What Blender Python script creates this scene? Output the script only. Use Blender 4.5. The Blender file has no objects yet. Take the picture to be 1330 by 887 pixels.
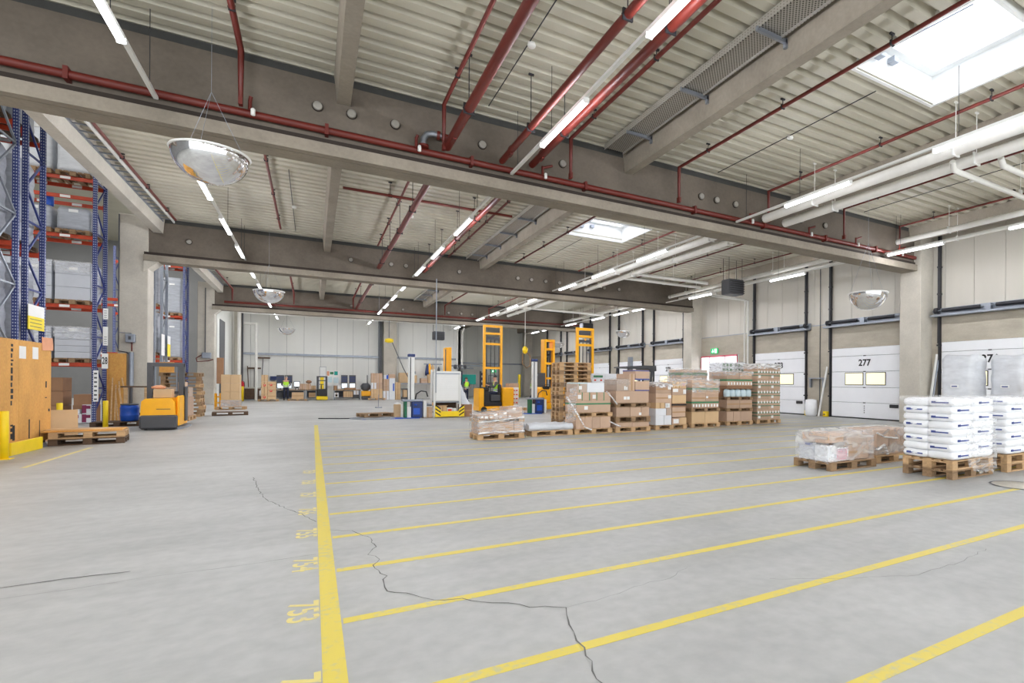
import bpy, bmesh, math, random
from mathutils import Vector, Matrix, Euler
random.seed(7)
C = bpy.context.scene.collection
PI = math.pi

# ------------------------------------------------------------------ materials
def lin(c):
    return tuple(((v/255)/12.92 if v/255 <= 0.04045 else ((v/255+0.055)/1.055)**2.4) for v in c)

def mat(name, rgb, rough=0.6, metal=0.0, var=0.12, scale=4.0, bump=0.0, rnd=0.0, stretch=None, spec=0.5, fine=0.0):
    m = bpy.data.materials.new(name); m.use_nodes = True
    nt = m.node_tree; N = nt.nodes; L = nt.links
    b = N['Principled BSDF']
    b.inputs['Roughness'].default_value = rough
    b.inputs['Metallic'].default_value = metal
    b.inputs['Specular IOR Level'].default_value = spec
    tc = N.new('ShaderNodeTexCoord'); mp = N.new('ShaderNodeMapping')
    L.new(tc.outputs['Object'], mp.inputs['Vector'])
    if stretch: mp.inputs['Scale'].default_value = stretch
    nz = N.new('ShaderNodeTexNoise'); nz.inputs['Scale'].default_value = scale
    nz.inputs['Detail'].default_value = 5; nz.inputs['Roughness'].default_value = 0.6
    L.new(mp.outputs['Vector'], nz.inputs['Vector'])
    base = lin(rgb)
    lo = tuple(v*(1-var) for v in base)+(1,); hi = tuple(min(1, v*(1+var)) for v in base)+(1,)
    rp = N.new('ShaderNodeValToRGB')
    rp.color_ramp.elements[0].position = 0.3; rp.color_ramp.elements[0].color = lo
    rp.color_ramp.elements[1].position = 0.7; rp.color_ramp.elements[1].color = hi
    L.new(nz.outputs['Fac'], rp.inputs['Fac'])
    col = rp.outputs['Color']
    if fine:
        n2 = N.new('ShaderNodeTexNoise'); n2.inputs['Scale'].default_value = scale*14
        L.new(mp.outputs['Vector'], n2.inputs['Vector'])
        mx = N.new('ShaderNodeMixRGB'); mx.blend_type = 'OVERLAY'; mx.inputs['Fac'].default_value = fine
        L.new(col, mx.inputs['Color1']); L.new(n2.outputs['Fac'], mx.inputs['Color2']); col = mx.outputs['Color']
    if rnd:
        oi = N.new('ShaderNodeObjectInfo'); mr = N.new('ShaderNodeMapRange')
        mr.inputs['To Min'].default_value = 1-rnd; mr.inputs['To Max'].default_value = 1+rnd
        L.new(oi.outputs['Random'], mr.inputs['Value'])
        mx = N.new('ShaderNodeVectorMath'); mx.operation = 'SCALE'
        L.new(col, mx.inputs[0]); L.new(mr.outputs['Result'], mx.inputs['Scale']); col = mx.outputs['Vector']
    L.new(col, b.inputs['Base Color'])
    if bump:
        bp = N.new('ShaderNodeBump'); bp.inputs['Strength'].default_value = bump; bp.inputs['Distance'].default_value = 0.02
        L.new(nz.outputs['Fac'], bp.inputs['Height']); L.new(bp.outputs['Normal'], b.inputs['Normal'])
    return m

def emis(name, rgb, s):
    m = bpy.data.materials.new(name); m.use_nodes = True
    b = m.node_tree.nodes['Principled BSDF']
    b.inputs['Base Color'].default_value = lin(rgb)+(1,)
    b.inputs['Emission Color'].default_value = lin(rgb)+(1,)
    b.inputs['Emission Strength'].default_value = s
    return m

def film_mat(name, milk=0.35, tint=(236, 238, 242), scale=3.0, stretch=(1, 1, 5)):
    # clear stretch film: see-through with milky wrinkled streaks and sharp glints
    m = bpy.data.materials.new(name); m.use_nodes = True
    nt = m.node_tree; N = nt.nodes; L = nt.links
    b = N['Principled BSDF']; out = N['Material Output']
    b.inputs['Base Color'].default_value = (0.95, 0.96, 0.97, 1); b.inputs['Roughness'].default_value = 0.3; b.inputs['Transmission Weight'].default_value = 0.0; b.inputs['Subsurface Weight'].default_value = 0.0; b.inputs['Emission Color'].default_value = (1, 1, 1, 1); b.inputs['Emission Strength'].default_value = 0.0
    tr = N.new('ShaderNodeBsdfTransparent'); mx = N.new('ShaderNodeMixShader')
    tc = N.new('ShaderNodeTexCoord'); mp = N.new('ShaderNodeMapping'); mp.inputs['Scale'].default_value = stretch
    mp.inputs['Rotation'].default_value = (0.35, 0.25, 0.1)
    nz = N.new('ShaderNodeTexNoise'); nz.inputs['Scale'].default_value = scale; nz.inputs['Detail'].default_value = 4
    nz.inputs['Distortion'].default_value = 1.2
    rp = N.new('ShaderNodeValToRGB'); e = rp.color_ramp.elements
    e[0].position = 0.40; e[0].color = (milk*0.35,)*3+(1,); e[1].position = 0.68; e[1].color = (min(1, milk*1.9),)*3+(1,)
    bp = N.new('ShaderNodeBump'); bp.inputs['Strength'].default_value = 0.25; bp.inputs['Distance'].default_value = 0.03
    L.new(tc.outputs['Object'], mp.inputs['Vector']); L.new(mp.outputs['Vector'], nz.inputs['Vector'])
    L.new(nz.outputs['Fac'], rp.inputs['Fac']); L.new(rp.outputs['Color'], mx.inputs['Fac'])
    L.new(nz.outputs['Fac'], bp.inputs['Height']); L.new(bp.outputs['Normal'], b.inputs['Normal'])
    L.new(tr.outputs['BSDF'], mx.inputs[1]); L.new(b.outputs['BSDF'], mx.inputs[2]); L.new(mx.outputs['Shader'], out.inputs['Surface'])
    return m

def floor_mat():
    m = bpy.data.materials.new('polished concrete floor'); m.use_nodes = True
    nt = m.node_tree; N = nt.nodes; L = nt.links
    b = N['Principled BSDF']; b.inputs['Specular IOR Level'].default_value = 0.4
    tc = N.new('ShaderNodeTexCoord')
    def noise(s, d=6, st=None):
        n = N.new('ShaderNodeTexNoise'); n.inputs['Scale'].default_value = s; n.inputs['Detail'].default_value = d
        if st:
            mp = N.new('ShaderNodeMapping'); mp.inputs['Scale'].default_value = st
            L.new(tc.outputs['Object'], mp.inputs['Vector']); L.new(mp.outputs['Vector'], n.inputs['Vector'])
        else: L.new(tc.outputs['Object'], n.inputs['Vector'])
        return n.outputs['Fac']
    rp = N.new('ShaderNodeValToRGB'); e = rp.color_ramp.elements
    e[0].position = 0.32; e[0].color = lin((158, 158, 156))+(1,); e[1].position = 0.68; e[1].color = lin((177, 177, 175))+(1,)
    L.new(noise(0.35), rp.inputs['Fac'])
    mx = N.new('ShaderNodeMixRGB'); mx.blend_type = 'OVERLAY'; mx.inputs['Fac'].default_value = 0.18
    L.new(rp.outputs['Color'], mx.inputs['Color1']); L.new(noise(9), mx.inputs['Color2'])
    m2 = N.new('ShaderNodeMixRGB'); m2.blend_type = 'OVERLAY'; m2.inputs['Fac'].default_value = 0.16
    L.new(mx.outputs['Color'], m2.inputs['Color1']); L.new(noise(1.2, 5, (0.5, 2.4, 1)), m2.inputs['Color2'])
    L.new(m2.outputs['Color'], b.inputs['Base Color'])
    mr = N.new('ShaderNodeMapRange'); mr.inputs['To Min'].default_value = 0.34; mr.inputs['To Max'].default_value = 0.6
    L.new(noise(1.6), mr.inputs['Value']); L.new(mr.outputs['Result'], b.inputs['Roughness'])
    return m

def paint_mat(name, rgb, worn=0.5, wear=(172, 172, 170)):
    m = bpy.data.materials.new(name); m.use_nodes = True
    nt = m.node_tree; N = nt.nodes; L = nt.links
    b = N['Principled BSDF']; b.inputs['Roughness'].default_value = 0.5
    tc = N.new('ShaderNodeTexCoord')
    n1 = N.new('ShaderNodeTexNoise'); n1.inputs['Scale'].default_value = 1.1; n1.inputs['Detail'].default_value = 8; n1.inputs['Roughness'].default_value = 0.7
    n2 = N.new('ShaderNodeTexNoise'); n2.inputs['Scale'].default_value = 22; n2.inputs['Detail'].default_value = 6
    for n in (n1, n2): L.new(tc.outputs['Object'], n.inputs['Vector'])
    ad = N.new('ShaderNodeMath'); ad.operation = 'ADD'; L.new(n1.outputs['Fac'], ad.inputs[0]); L.new(n2.outputs['Fac'], ad.inputs[1])
    rp = N.new('ShaderNodeValToRGB'); e = rp.color_ramp.elements
    c1 = lin(rgb); c2 = lin(wear)
    e[0].position = 0.0; e[0].color = tuple(c2)+(1,); e[1].position = 1.0; e[1].color = tuple(c1)+(1,)
    mr = N.new('ShaderNodeMapRange'); mr.inputs['From Min'].default_value = 0.55+0.4*worn; mr.inputs['From Max'].default_value = 0.75+0.45*worn
    L.new(ad.outputs['Value'], mr.inputs['Value']); L.new(mr.outputs['Result'], rp.inputs['Fac'])
    L.new(rp.outputs['Color'], b.inputs['Base Color'])
    return m

M = {}
def defmats():
    M['floor'] = floor_mat()
    M['yellow_paint'] = paint_mat('worn yellow floor paint', (214, 194, 82), 0.50, (188, 182, 134))
    M['yellow_faint'] = paint_mat('faded yellow floor paint', (214, 200, 128), 0.44, (180, 178, 160))
    M['yellow_number'] = paint_mat('stencilled yellow paint', (220, 204, 124), 0.50, (174, 172, 160))
    M['crack'] = mat('dark crack', (104, 103, 101), 0.9)
    M['crack_fine'] = mat('fine crack', (132, 131, 129), 0.9)
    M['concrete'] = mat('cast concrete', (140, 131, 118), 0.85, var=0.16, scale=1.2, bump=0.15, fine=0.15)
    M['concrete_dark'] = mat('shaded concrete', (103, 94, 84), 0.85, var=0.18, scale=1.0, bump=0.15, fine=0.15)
    M['concrete_light'] = mat('light concrete', (190, 184, 172), 0.85, var=0.10, scale=1.5, bump=0.1, fine=0.12)
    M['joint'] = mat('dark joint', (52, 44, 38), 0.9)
    M['deck'] = mat('grey white steel decking', (182, 177, 160), 0.5, var=0.06, scale=0.8)
    M['wallpanel'] = mat('white wall panel', (226, 226, 221), 0.55, var=0.05, scale=0.6, stretch=(1, 1, 0.2))
    M['dockpanel'] = mat('beige white dock wall panel', (196, 191, 180), 0.55, var=0.06, scale=0.7, stretch=(1, 1, 0.25))
    M['lintel'] = mat('beige concrete panel', (172, 164, 149), 0.85, var=0.12, scale=1.0, stretch=(1, 1, 3), fine=0.1)
    M['doorwhite'] = mat('white door panel', (240, 241, 244), 0.45, var=0.03, scale=1)
    M['galv'] = mat('galvanised steel', (150, 156, 165), 0.42, 0.75, var=0.15, scale=3)
    M['darksteel'] = mat('dark steel', (60, 60, 64), 0.5, 0.6, var=0.15)
    M['rubber'] = mat('black rubber', (28, 28, 30), 0.7)
    M['black'] = mat('black paint', (34, 34, 37), 0.5)
    M['charcoal'] = mat('charcoal paint', (74, 75, 79), 0.5, var=0.1)
    M['red_pipe'] = mat('oxide red pipe', (98, 30, 21), 0.45, var=0.12, scale=2, spec=0.5)
    M['white_pipe'] = mat('white pipe lagging', (226, 224, 218), 0.45, var=0.05)
    M['blue'] = mat('blue rack paint', (34, 50, 116), 0.45, var=0.12)
    M['orange'] = mat('orange rack beam', (186, 62, 26), 0.5, var=0.12)
    M['wood'] = mat('pallet wood', (192, 158, 118), 0.8, var=0.22, scale=3, stretch=(1, 5, 5), rnd=0.12, fine=0.2)
    M['wood_old'] = mat('weathered pallet wood', (150, 122, 92), 0.85, var=0.25, scale=3, stretch=(1, 5, 5), rnd=0.15, fine=0.2)
    M['wood_dark'] = mat('dark brown wood', (92, 72, 56), 0.85, var=0.25, scale=3, stretch=(1, 5, 5))  # pallet wood in a darker brown
    M['osb'] = mat('plywood sheet', (216, 160, 82), 0.7, var=0.14, scale=2.2, stretch=(1, 1, 0.6), fine=0.3)
    M['carton'] = mat('brown cardboard', (190, 161, 138), 0.75, var=0.07, scale=2, rnd=0.14)
    M['carton_tan'] = mat('tan cardboard', (208, 176, 136), 0.75, var=0.06, scale=2, rnd=0.08)
    M['carton_dark'] = mat('dark cardboard', (150, 112, 82), 0.75, var=0.08, scale=2, rnd=0.12)
    M['carton_grey'] = mat('grey brown cardboard', (182, 162, 146), 0.75, var=0.08, scale=2, rnd=0.1)
    M['carton_white'] = mat('white carton', (226, 228, 232), 0.6, var=0.04, scale=2, rnd=0.05)
    M['carton_pale'] = mat('pale grey carton', (196, 199, 206), 0.6, var=0.05, scale=2, rnd=0.05)
    M['highbay'] = mat('dim high bay wall', (128, 128, 128), 0.7, var=0.1, scale=0.4)
    M['tray_green'] = mat('green printed carton edge', (96, 128, 100), 0.65, var=0.2, scale=8)
    M['tape'] = mat('packing tape', (178, 140, 98), 0.35, var=0.05)
    M['paper'] = mat('white paper', (238, 238, 236), 0.7, var=0.02)
    M['paper_yellow'] = mat('yellow paper', (240, 216, 60), 0.7, var=0.03)
    M['paper_pink'] = mat('salmon paper', (226, 160, 122), 0.7, var=0.04)
    M['ink'] = mat('black ink', (30, 30, 32), 0.7)
    M['inkblue'] = mat('blue print', (70, 84, 150), 0.6, var=0.25, scale=25)
    M['purple'] = mat('burgundy print', (128, 34, 78), 0.6, var=0.1)
    M['pinkprint'] = mat('pink print', (206, 146, 160), 0.6, var=0.1)
    M['redprint'] = mat('red print', (222, 70, 50), 0.6, var=0.05)
    M['greenprint'] = mat('green strap', (70, 130, 90), 0.6, var=0.1)
    M['sack'] = mat('white plastic sack', (244, 245, 248), 0.35, var=0.04, scale=5, bump=0.5)
    M['whitewrap'] = mat('white wrapped foam', (212, 215, 220), 0.3, var=0.10, scale=3, bump=0.5, stretch=(1, 1, 3))
    M['silverwrap'] = mat('wrapped grey load', (164, 168, 176), 0.32, var=0.16, scale=3, bump=0.6, stretch=(1, 1, 4), rnd=0.08)
    M['film'] = film_mat('stretch film', 0.24)
    M['film_thin'] = film_mat('thin stretch film', 0.12)
    M['film_wrap'] = film_mat('glossy wrapping film', 0.24, scale=2.2, stretch=(1, 1, 2.5))
    M['film_milky'] = film_mat('milky stretch film', 0.55)
    M['truckyellow'] = mat('truck yellow', (252, 180, 22), 0.38, var=0.04)
    M['safety'] = mat('safety yellow', (248, 214, 24), 0.45, var=0.05)
    M['drumblue'] = mat('blue plastic drum', (28, 84, 190), 0.35, var=0.06)
    M['deepblue'] = mat('deep blue paint', (36, 54, 104), 0.45, var=0.08)
    M['green'] = mat('green plate', (24, 104, 70), 0.5, var=0.08)
    M['teal'] = mat('teal board', (24, 160, 144), 0.6, var=0.05)
    M['red'] = mat('red cloth', (200, 32, 46), 0.7, var=0.15, scale=10)
    M['hivis'] = mat('hi-vis fabric', (186, 244, 60), 0.7, var=0.08)
    M['reflect'] = mat('grey reflective tape', (200, 204, 206), 0.35)
    M['skin'] = mat('skin', (204, 158, 132), 0.6, var=0.05)
    M['navy'] = mat('navy trousers', (38, 44, 66), 0.8, var=0.1)
    M['hair'] = mat('dark hair', (58, 46, 38), 0.8, var=0.15)
    M['hair_grey'] = mat('grey hair', (150, 146, 140), 0.8, var=0.15)
    M['screen'] = emis('bright screen', (226, 234, 240), 0.5)
    M['mirror'] = mat('mirror dome', (240, 240, 242), 0.03, 1.0, var=0.01)
    M['lightbody'] = mat('white light housing', (222, 222, 218), 0.4, var=0.02)
    M['tube'] = emis('led tube', (246, 248, 255), 62.0)
    M['daylight'] = emis('overcast daylight glazing', (244, 247, 255), 1.5)
    M['doorglass'] = emis('bright door window', (255, 246, 204), 0.35)
    M['exitgreen'] = emis('exit sign green', (40, 180, 110), 0.4)
    M['exitwhite'] = emis('exit sign white', (240, 255, 246), 0.9)
    M['red_frame'] = mat('pink red door frame', (222, 110, 126), 0.5)
    M['curb'] = mat('white skylight curb', (238, 240, 240), 0.5, var=0.02)
    M['bottle'] = mat('pale blue plastic', (206, 226, 232), 0.25, var=0.08, scale=6)
    M['lamp_orange'] = emis('orange lamp', (255, 180, 60), 1.5)
    M['sleeve'] = mat('grey sleeve cap', (150, 146, 138), 0.6)
    M['packing'] = mat('dark grey gap shade', (62, 62, 60), 0.8)  # dark colour standing for the shade between beam and decking
defmats()

# ------------------------------------------------------------------ mesh builder
class MB:
    def __init__(s): s.v = []; s.f = []; s.m = []; s.sm = []
    def add(s, vs, fs, mi=0, smooth=False):
        o = len(s.v); s.v += [tuple(p) for p in vs]
        for f in fs: s.f.append([i+o for i in f]); s.m.append(mi); s.sm.append(smooth)
        return s
    def box(s, x0, x1, y0, y1, z0, z1, mi=0):
        return s.add([(x0,y0,z0),(x1,y0,z0),(x1,y1,z0),(x0,y1,z0),(x0,y0,z1),(x1,y0,z1),(x1,y1,z1),(x0,y1,z1)],
                     [(0,3,2,1),(4,5,6,7),(0,1,5,4),(1,2,6,5),(2,3,7,6),(3,0,4,7)], mi)
    def cbox(s, x0, x1, y0, y1, z0, z1, b=0.01, mi=0):
        # chamfered box
        vs = []; idx = {}
        def P(p):
            k = tuple(round(a, 5) for a in p)
            if k not in idx: idx[k] = len(vs); vs.append(p)
            return idx[k]
        X = (x0, x1); Y = (y0, y1); Z = (z0, z1)
        def pt(i, j, k, ax):
            p = [X[i], Y[j], Z[k]]; sg = [1 if i == 0 else -1, 1 if j == 0 else -1, 1 if k == 0 else -1]
            for a in range(3):
                if a != ax: p[a] += sg[a]*b
            return P(p)
        fs = []
        for i in (0, 1): fs.append([pt(i, 0, 0, 0), pt(i, 1, 0, 0), pt(i, 1, 1, 0), pt(i, 0, 1, 0)][::(-1 if i == 0 else 1)])
        for j in (0, 1): fs.append([pt(0, j, 0, 1), pt(1, j, 0, 1), pt(1, j, 1, 1), pt(0, j, 1, 1)][::(1 if j == 0 else -1)])
        for k in (0, 1): fs.append([pt(0, 0, k, 2), pt(1, 0, k, 2), pt(1, 1, k, 2), pt(0, 1, k, 2)][::(-1 if k == 0 else 1)])
        for j in (0, 1):
            for k in (0, 1): fs.append([pt(0, j, k, 1), pt(1, j, k, 1), pt(1, j, k, 2), pt(0, j, k, 2)])
        for i in (0, 1):
            for k in (0, 1): fs.append([pt(i, 0, k, 0), pt(i, 1, k, 0), pt(i, 1, k, 2), pt(i, 0, k, 2)])
        for i in (0, 1):
            for j in (0, 1): fs.append([pt(i, j, 0, 0), pt(i, j, 1, 0), pt(i, j, 1, 1), pt(i, j, 0, 1)])
        for i in (0, 1):
            for j in (0, 1):
                for k in (0, 1): fs.append([pt(i, j, k, 0), pt(i, j, k, 1), pt(i, j, k, 2)])
        return s.add(vs, fs, mi)
    def bar(s, p, q, w, h, mi=0, up=(0, 0, 1)):
        p = Vector(p); q = Vector(q); d = (q-p).normalized(); u = Vector(up)
        if abs(d.dot(u)) > 0.99: u = Vector((0, 1, 0))
        r = d.cross(u).normalized(); u = r.cross(d).normalized()
        vs = []
        for c in (p, q):
            for a, b in ((-1, -1), (1, -1), (1, 1), (-1, 1)): vs.append(c+r*a*w/2+u*b*h/2)
        return s.add(vs, [(0,3,2,1)[::-1],(4,5,6,7)[::-1],(0,1,5,4)[::-1],(1,2,6,5)[::-1],(2,3,7,6)[::-1],(3,0,4,7)[::-1]], mi)
    def tube(s, pts, r, seg=10, mi=0, caps=True):
        pts = [Vector(p) for p in pts]; n = len(pts); rings = []
        u = None
        for i in range(n):
            if i == 0: d = pts[1]-pts[0]
            elif i == n-1: d = pts[-1]-pts[-2]
            else: d = (pts[i+1]-pts[i]).normalized()+(pts[i]-pts[i-1]).normalized()
            d.normalize()
            if u is None:
                u = d.cross(Vector((0, 0, 1)))
                if u.length < 0.05: u = d.cross(Vector((0, 1, 0)))
            else: u = u-d*u.dot(d)
            u.normalize(); w = d.cross(u)
            k = 1.0
            if 0 < i < n-1:
                cs = (pts[i]-pts[i-1]).normalized().dot((pts[i+1]-pts[i]).normalized())
                k = 1/max(0.5, math.sqrt((1+cs)/2))
            rr = r[i] if isinstance(r, (list, tuple)) else r
            rings.append([pts[i]+(u*math.cos(2*PI*a/seg)+w*math.sin(2*PI*a/seg))*rr*(k if n < 4 else 1) for a in range(seg)])
        vs = [p for rg in rings for p in rg]; fs = []
        for i in range(n-1):
            for a in range(seg): fs.append((i*seg+a, i*seg+(a+1) % seg, (i+1)*seg+(a+1) % seg, (i+1)*seg+a))
        s.add(vs, fs, mi, True)
        if caps: s.add(rings[0], [tuple(range(seg))[::-1]], mi); s.add(rings[-1], [tuple(range(seg))], mi)
        return s
    def lathe(s, prof, cx=0, cy=0, cz=0, seg=24, mi=0, smooth=True, sx=1, sy=1):
        vs = []; fs = []; n = len(prof)
        for r, z in prof:
            for a in range(seg): vs.append((cx+sx*r*math.cos(2*PI*a/seg), cy+sy*r*math.sin(2*PI*a/seg), cz+z))
        for i in range(n-1):
            for a in range(seg): fs.append((i*seg+a, i*seg+(a+1) % seg, (i+1)*seg+(a+1) % seg, (i+1)*seg+a))
        fs.append(tuple(range(seg))[::-1]); fs.append(tuple((n-1)*seg+a for a in range(seg)))
        return s.add(vs, fs, mi, smooth)
    def prism(s, poly, axis, a, b, mi=0):
        # poly: 2D points; axis 'x': (y,z) extruded over x; 'y': (x,z); 'z': (x,y)
        def P(p, t): return (t, p[0], p[1]) if axis == 'x' else ((p[0], t, p[1]) if axis == 'y' else (p[0], p[1], t))
        n = len(poly); vs = [P(p, a) for p in poly]+[P(p, b) for p in poly]
        fs = [tuple(range(n)), tuple(range(n, 2*n))[::-1]]
        for i in range(n): fs.append((i, i+n, (i+1) % n+n, (i+1) % n))
        return s.add(vs, fs, mi)
    def mesh(s, name, mats):
        me = bpy.data.meshes.new(name)
        me.from_pydata(s.v, [], s.f)
        for m in (mats if isinstance(mats, (list, tuple)) else [mats]): me.materials.append(M[m] if isinstance(m, str) else m)
        me.polygons.foreach_set('material_index', s.m); me.polygons.foreach_set('use_smooth', s.sm)
        bm = bmesh.new(); bm.from_mesh(me); bmesh.ops.recalc_face_normals(bm, faces=bm.faces); bm.to_mesh(me); bm.free()
        me.update(); return me
    def build(s, name, mats, parent=None, loc=None, rot=None):
        return link(name, s.mesh(name, mats), parent, loc, rot)

def link(name, me, parent=None, loc=None, rot=None):
    o = bpy.data.objects.new(name, me); C.objects.link(o)
    if parent is not None: o.parent = parent
    if loc is not None: o.location = loc
    if rot is not None: o.rotation_euler = rot
    return o

def tag(o, label, cat, group=None, kind=None):
    o['label'] = label; o['category'] = cat
    if group: o['group'] = group
    if kind: o['kind'] = kind
    return o

def thing(name, label, cat, loc=(0, 0, 0), rotz=0, group=None):
    o = bpy.data.objects.new(name, None); C.objects.link(o)
    o.empty_display_size = 0.1; o.location = loc; o.rotation_euler = (0, 0, rotz)
    return tag(o, label, cat, group)

def struct(name, mb, mats, parent=None, label=None):
    o = mb.build(name, mats, parent)
    if parent is None: o['kind'] = 'structure'
    if label: o['label'] = label
    return o

def kids(o): return [c for c in C.objects if c.parent == o]
_kids = {}
def dup(root, loc=None, rotz=None, label=None, group=None, cat=None):
    if root.name not in _kids:
        a = list(root.children); _kids[root.name] = [(k, list(k.children)) for k in a]
    r = root.copy(); C.objects.link(r)
    if loc is not None: r.location = loc
    if rotz is not None: r.rotation_euler = (0, 0, rotz)
    if label: r['label'] = label
    if group: r['group'] = group
    if cat: r['category'] = cat
    for k, g in _kids[root.name]:
        c = k.copy(); C.objects.link(c); c.parent = r
        for x in g:
            d = x.copy(); C.objects.link(d); d.parent = c
    return r

def text_mesh(name, s, size, m, parent=None, loc=(0, 0, 0), rot=(0, 0, 0), sx=1.0, ext=0.002, bold=0.0):
    cu = bpy.data.curves.new(name, 'FONT'); cu.body = s; cu.size = size; cu.align_x = 'CENTER'; cu.align_y = 'CENTER'
    cu.extrude = ext; cu.offset = bold; cu.resolution_u = 3
    t = bpy.data.objects.new(name, cu); C.objects.link(t)
    dg = bpy.context.evaluated_depsgraph_get(); dg.update()
    me = bpy.data.meshes.new_from_object(t.evaluated_get(dg)); bpy.data.objects.remove(t)
    me.materials.clear(); me.materials.append(M[m])
    if sx != 1.0:
        for v in me.vertices: v.co.x *= sx
    return link(name, me, parent, loc, rot)

ORD = ['bottom', 'second', 'third', 'fourth', 'fifth', 'sixth', 'seventh', 'eighth', 'ninth', 'tenth', 'eleventh', 'twelfth', 'thirteenth', 'fourteenth']
ORD1 = ['first', 'second', 'third', 'fourth', 'fifth', 'sixth', 'seventh', 'eighth', 'ninth', 'tenth', 'eleventh', 'twelfth', 'thirteenth', 'fourteenth', 'fifteenth', 'sixteenth']
# ================================================================== SETTING
struct('floor', MB().box(-30, 24, -8, 62, -0.2, 0.0), 'floor')
RX = 20.06      # inner face of the dock wall
# painted floor markings -------------------------------------------------
struct('floor_marking', MB().box(0.05, 0.155, -1.5, 20.2, 0.0005, 0.002), 'yellow_paint', label='long yellow painted line along the gangway')
LANES = [0.63+0.992*k for k in range(0, 17)]
for k, y in enumerate(LANES):
    xe = 17.6
    mb = MB().box(0.165, xe, y-0.04, y+0.04, 0.0005, 0.002)
    struct('floor_marking', mb, 'yellow_paint' if k < 14 else 'yellow_faint', label='yellow painted bay line running towards the dock doors')
for i, k in enumerate(range(2, 10)):
    y = LANES[k]+0.27 if k > 2 else LANES[k]+0.26
    o = text_mesh('floor_number', str(750+k), 0.235, 'yellow_number', None, (-0.05, y, 0.0012), (0, 0, -PI/2), sx=0.98, ext=0.0006, bold=0.004)
    o['kind'] = 'structure'; o['label'] = 'worn yellow bay number painted on the floor'
struct('floor_marking', MB().box(-4.04, -3.96, 12.4, 15.5, 0.0005, 0.002), 'yellow_faint', label='faded yellow line beside the plywood crate')
# cracks
def crack(pts, w, wander=0.03, seed=1):
    rnd = random.Random(seed); P = []
    for (x0, y0), (x1, y1) in zip(pts[:-1], pts[1:]):
        n = max(2, int(math.hypot(x1-x0, y1-y0)/0.07))
        for i in range(n):
            t = i/n; P.append((x0+(x1-x0)*t+rnd.uniform(-wander, wander), y0+(y1-y0)*t+rnd.uniform(-wander, wander)))
    P.append(pts[-1]); mb = MB(); vs = []; fs = []
    for i, (x, y) in enumerate(P):
        a = P[max(0, i-1)]; b = P[min(len(P)-1, i+1)]
        dx, dy = b[0]-a[0], b[1]-a[1]; l = math.hypot(dx, dy) or 1; ww = w*rnd.uniform(0.4, 1.2)/2
        vs += [(x-dy/l*ww, y+dx/l*ww, 0.0024), (x+dy/l*ww, y-dx/l*ww, 0.0024)]
        if i: fs.append((2*i-2, 2*i-1, 2*i+1, 2*i))
    mb.add(vs, fs); return mb
CR = [([(-0.74,9.64),(-0.62,8.6),(-0.47,7.71),(-0.2,7.0),(-0.03,6.54),(0.04,6.29)], 0.010, 'crack'),
      ([(0.16,5.9),(0.32,5.74),(0.45,5.46),(0.47,5.1),(0.40,4.9),(0.47,4.72),(0.40,4.58),(0.47,4.3),(0.43,3.98),(0.55,3.88),(0.68,3.67),(0.85,3.59),(1.02,3.42),(1.21,3.24),(1.39,3.11),(1.33,2.95),(1.30,2.8),(1.26,2.6),(1.21,2.38),(1.18,2.15),(1.16,2.0)], 0.0085, 'crack'),
      ([(1.39,3.11),(1.62,3.12),(1.95,3.2),(2.25,3.22),(2.5,3.32)], 0.004, 'crack_fine'),
      ([(2.89,2.83),(3.34,2.58),(3.92,2.34),(4.42,2.33),(5.08,2.41)], 0.005, 'crack_fine'),
      ([(-1.95,5.34),(-1.83,5.34),(-1.51,5.36),(-1.3,5.34),(-1.16,5.33)], 0.02, 'crack'),
      ([(-1.9,5.08),(-1.41,5.07),(-1.03,5.11),(-0.48,5.08),(0.03,5.11)], 0.007, 'crack_fine'),
      ([(-3.99,11.64),(-3.3,11.58),(-2.69,11.5)], 0.012, 'crack_fine')]
for i, (c, w, m) in enumerate(CR): struct('floor_crack', crack(c, w, 0.016 if i < 4 else 0.006, i+3), m)

# ceiling deck: trapezoidal steel sheet, ribs across the hall --------------
SKY = [(8.58, 11.08, 4.15, 6.36), (8.55, 11.0, 17.08, 19.25), (8.55, 11.0, 30.6, 32.8)]
def deck(x0, x1, name):
    mb = MB(); p = 0.36; y = -7.0; seg = []
    while y < 57.5:
        seg += [(y, 7.30), (y+0.19, 7.30), (y+0.235, 7.43), (y+0.315, 7.43)]; y += p
    seg.append((y, 7.30))
    for (ya, za), (yb, zb) in zip(seg[:-1], seg[1:]):
        iv = [(x0, x1)]
        ym = (ya+yb)/2
        for sx0, sx1, sy0, sy1 in SKY:
            if sy0 < ym < sy1 and sx0 > x0 and sx1 < x1: iv = [(x0, sx0), (sx1, x1)]
        for a, b in iv: mb.add([(a, ya, za), (b, ya, za), (b, yb, zb), (a, yb, zb)], [(0, 1, 2, 3)])
    o = struct(name, mb, 'deck')
XB = [-4.8, 0.49, 6.86, 12.9, 19.2]
for a, b in zip(XB[:-1], XB[1:]): deck(a, b, 'ceiling')
deck(19.2, 20.6, 'ceiling')
struct('roof', MB().box(-4.8, 20.6, -7, 57.5, 7.75, 7.8), 'joint') if False else None

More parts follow.
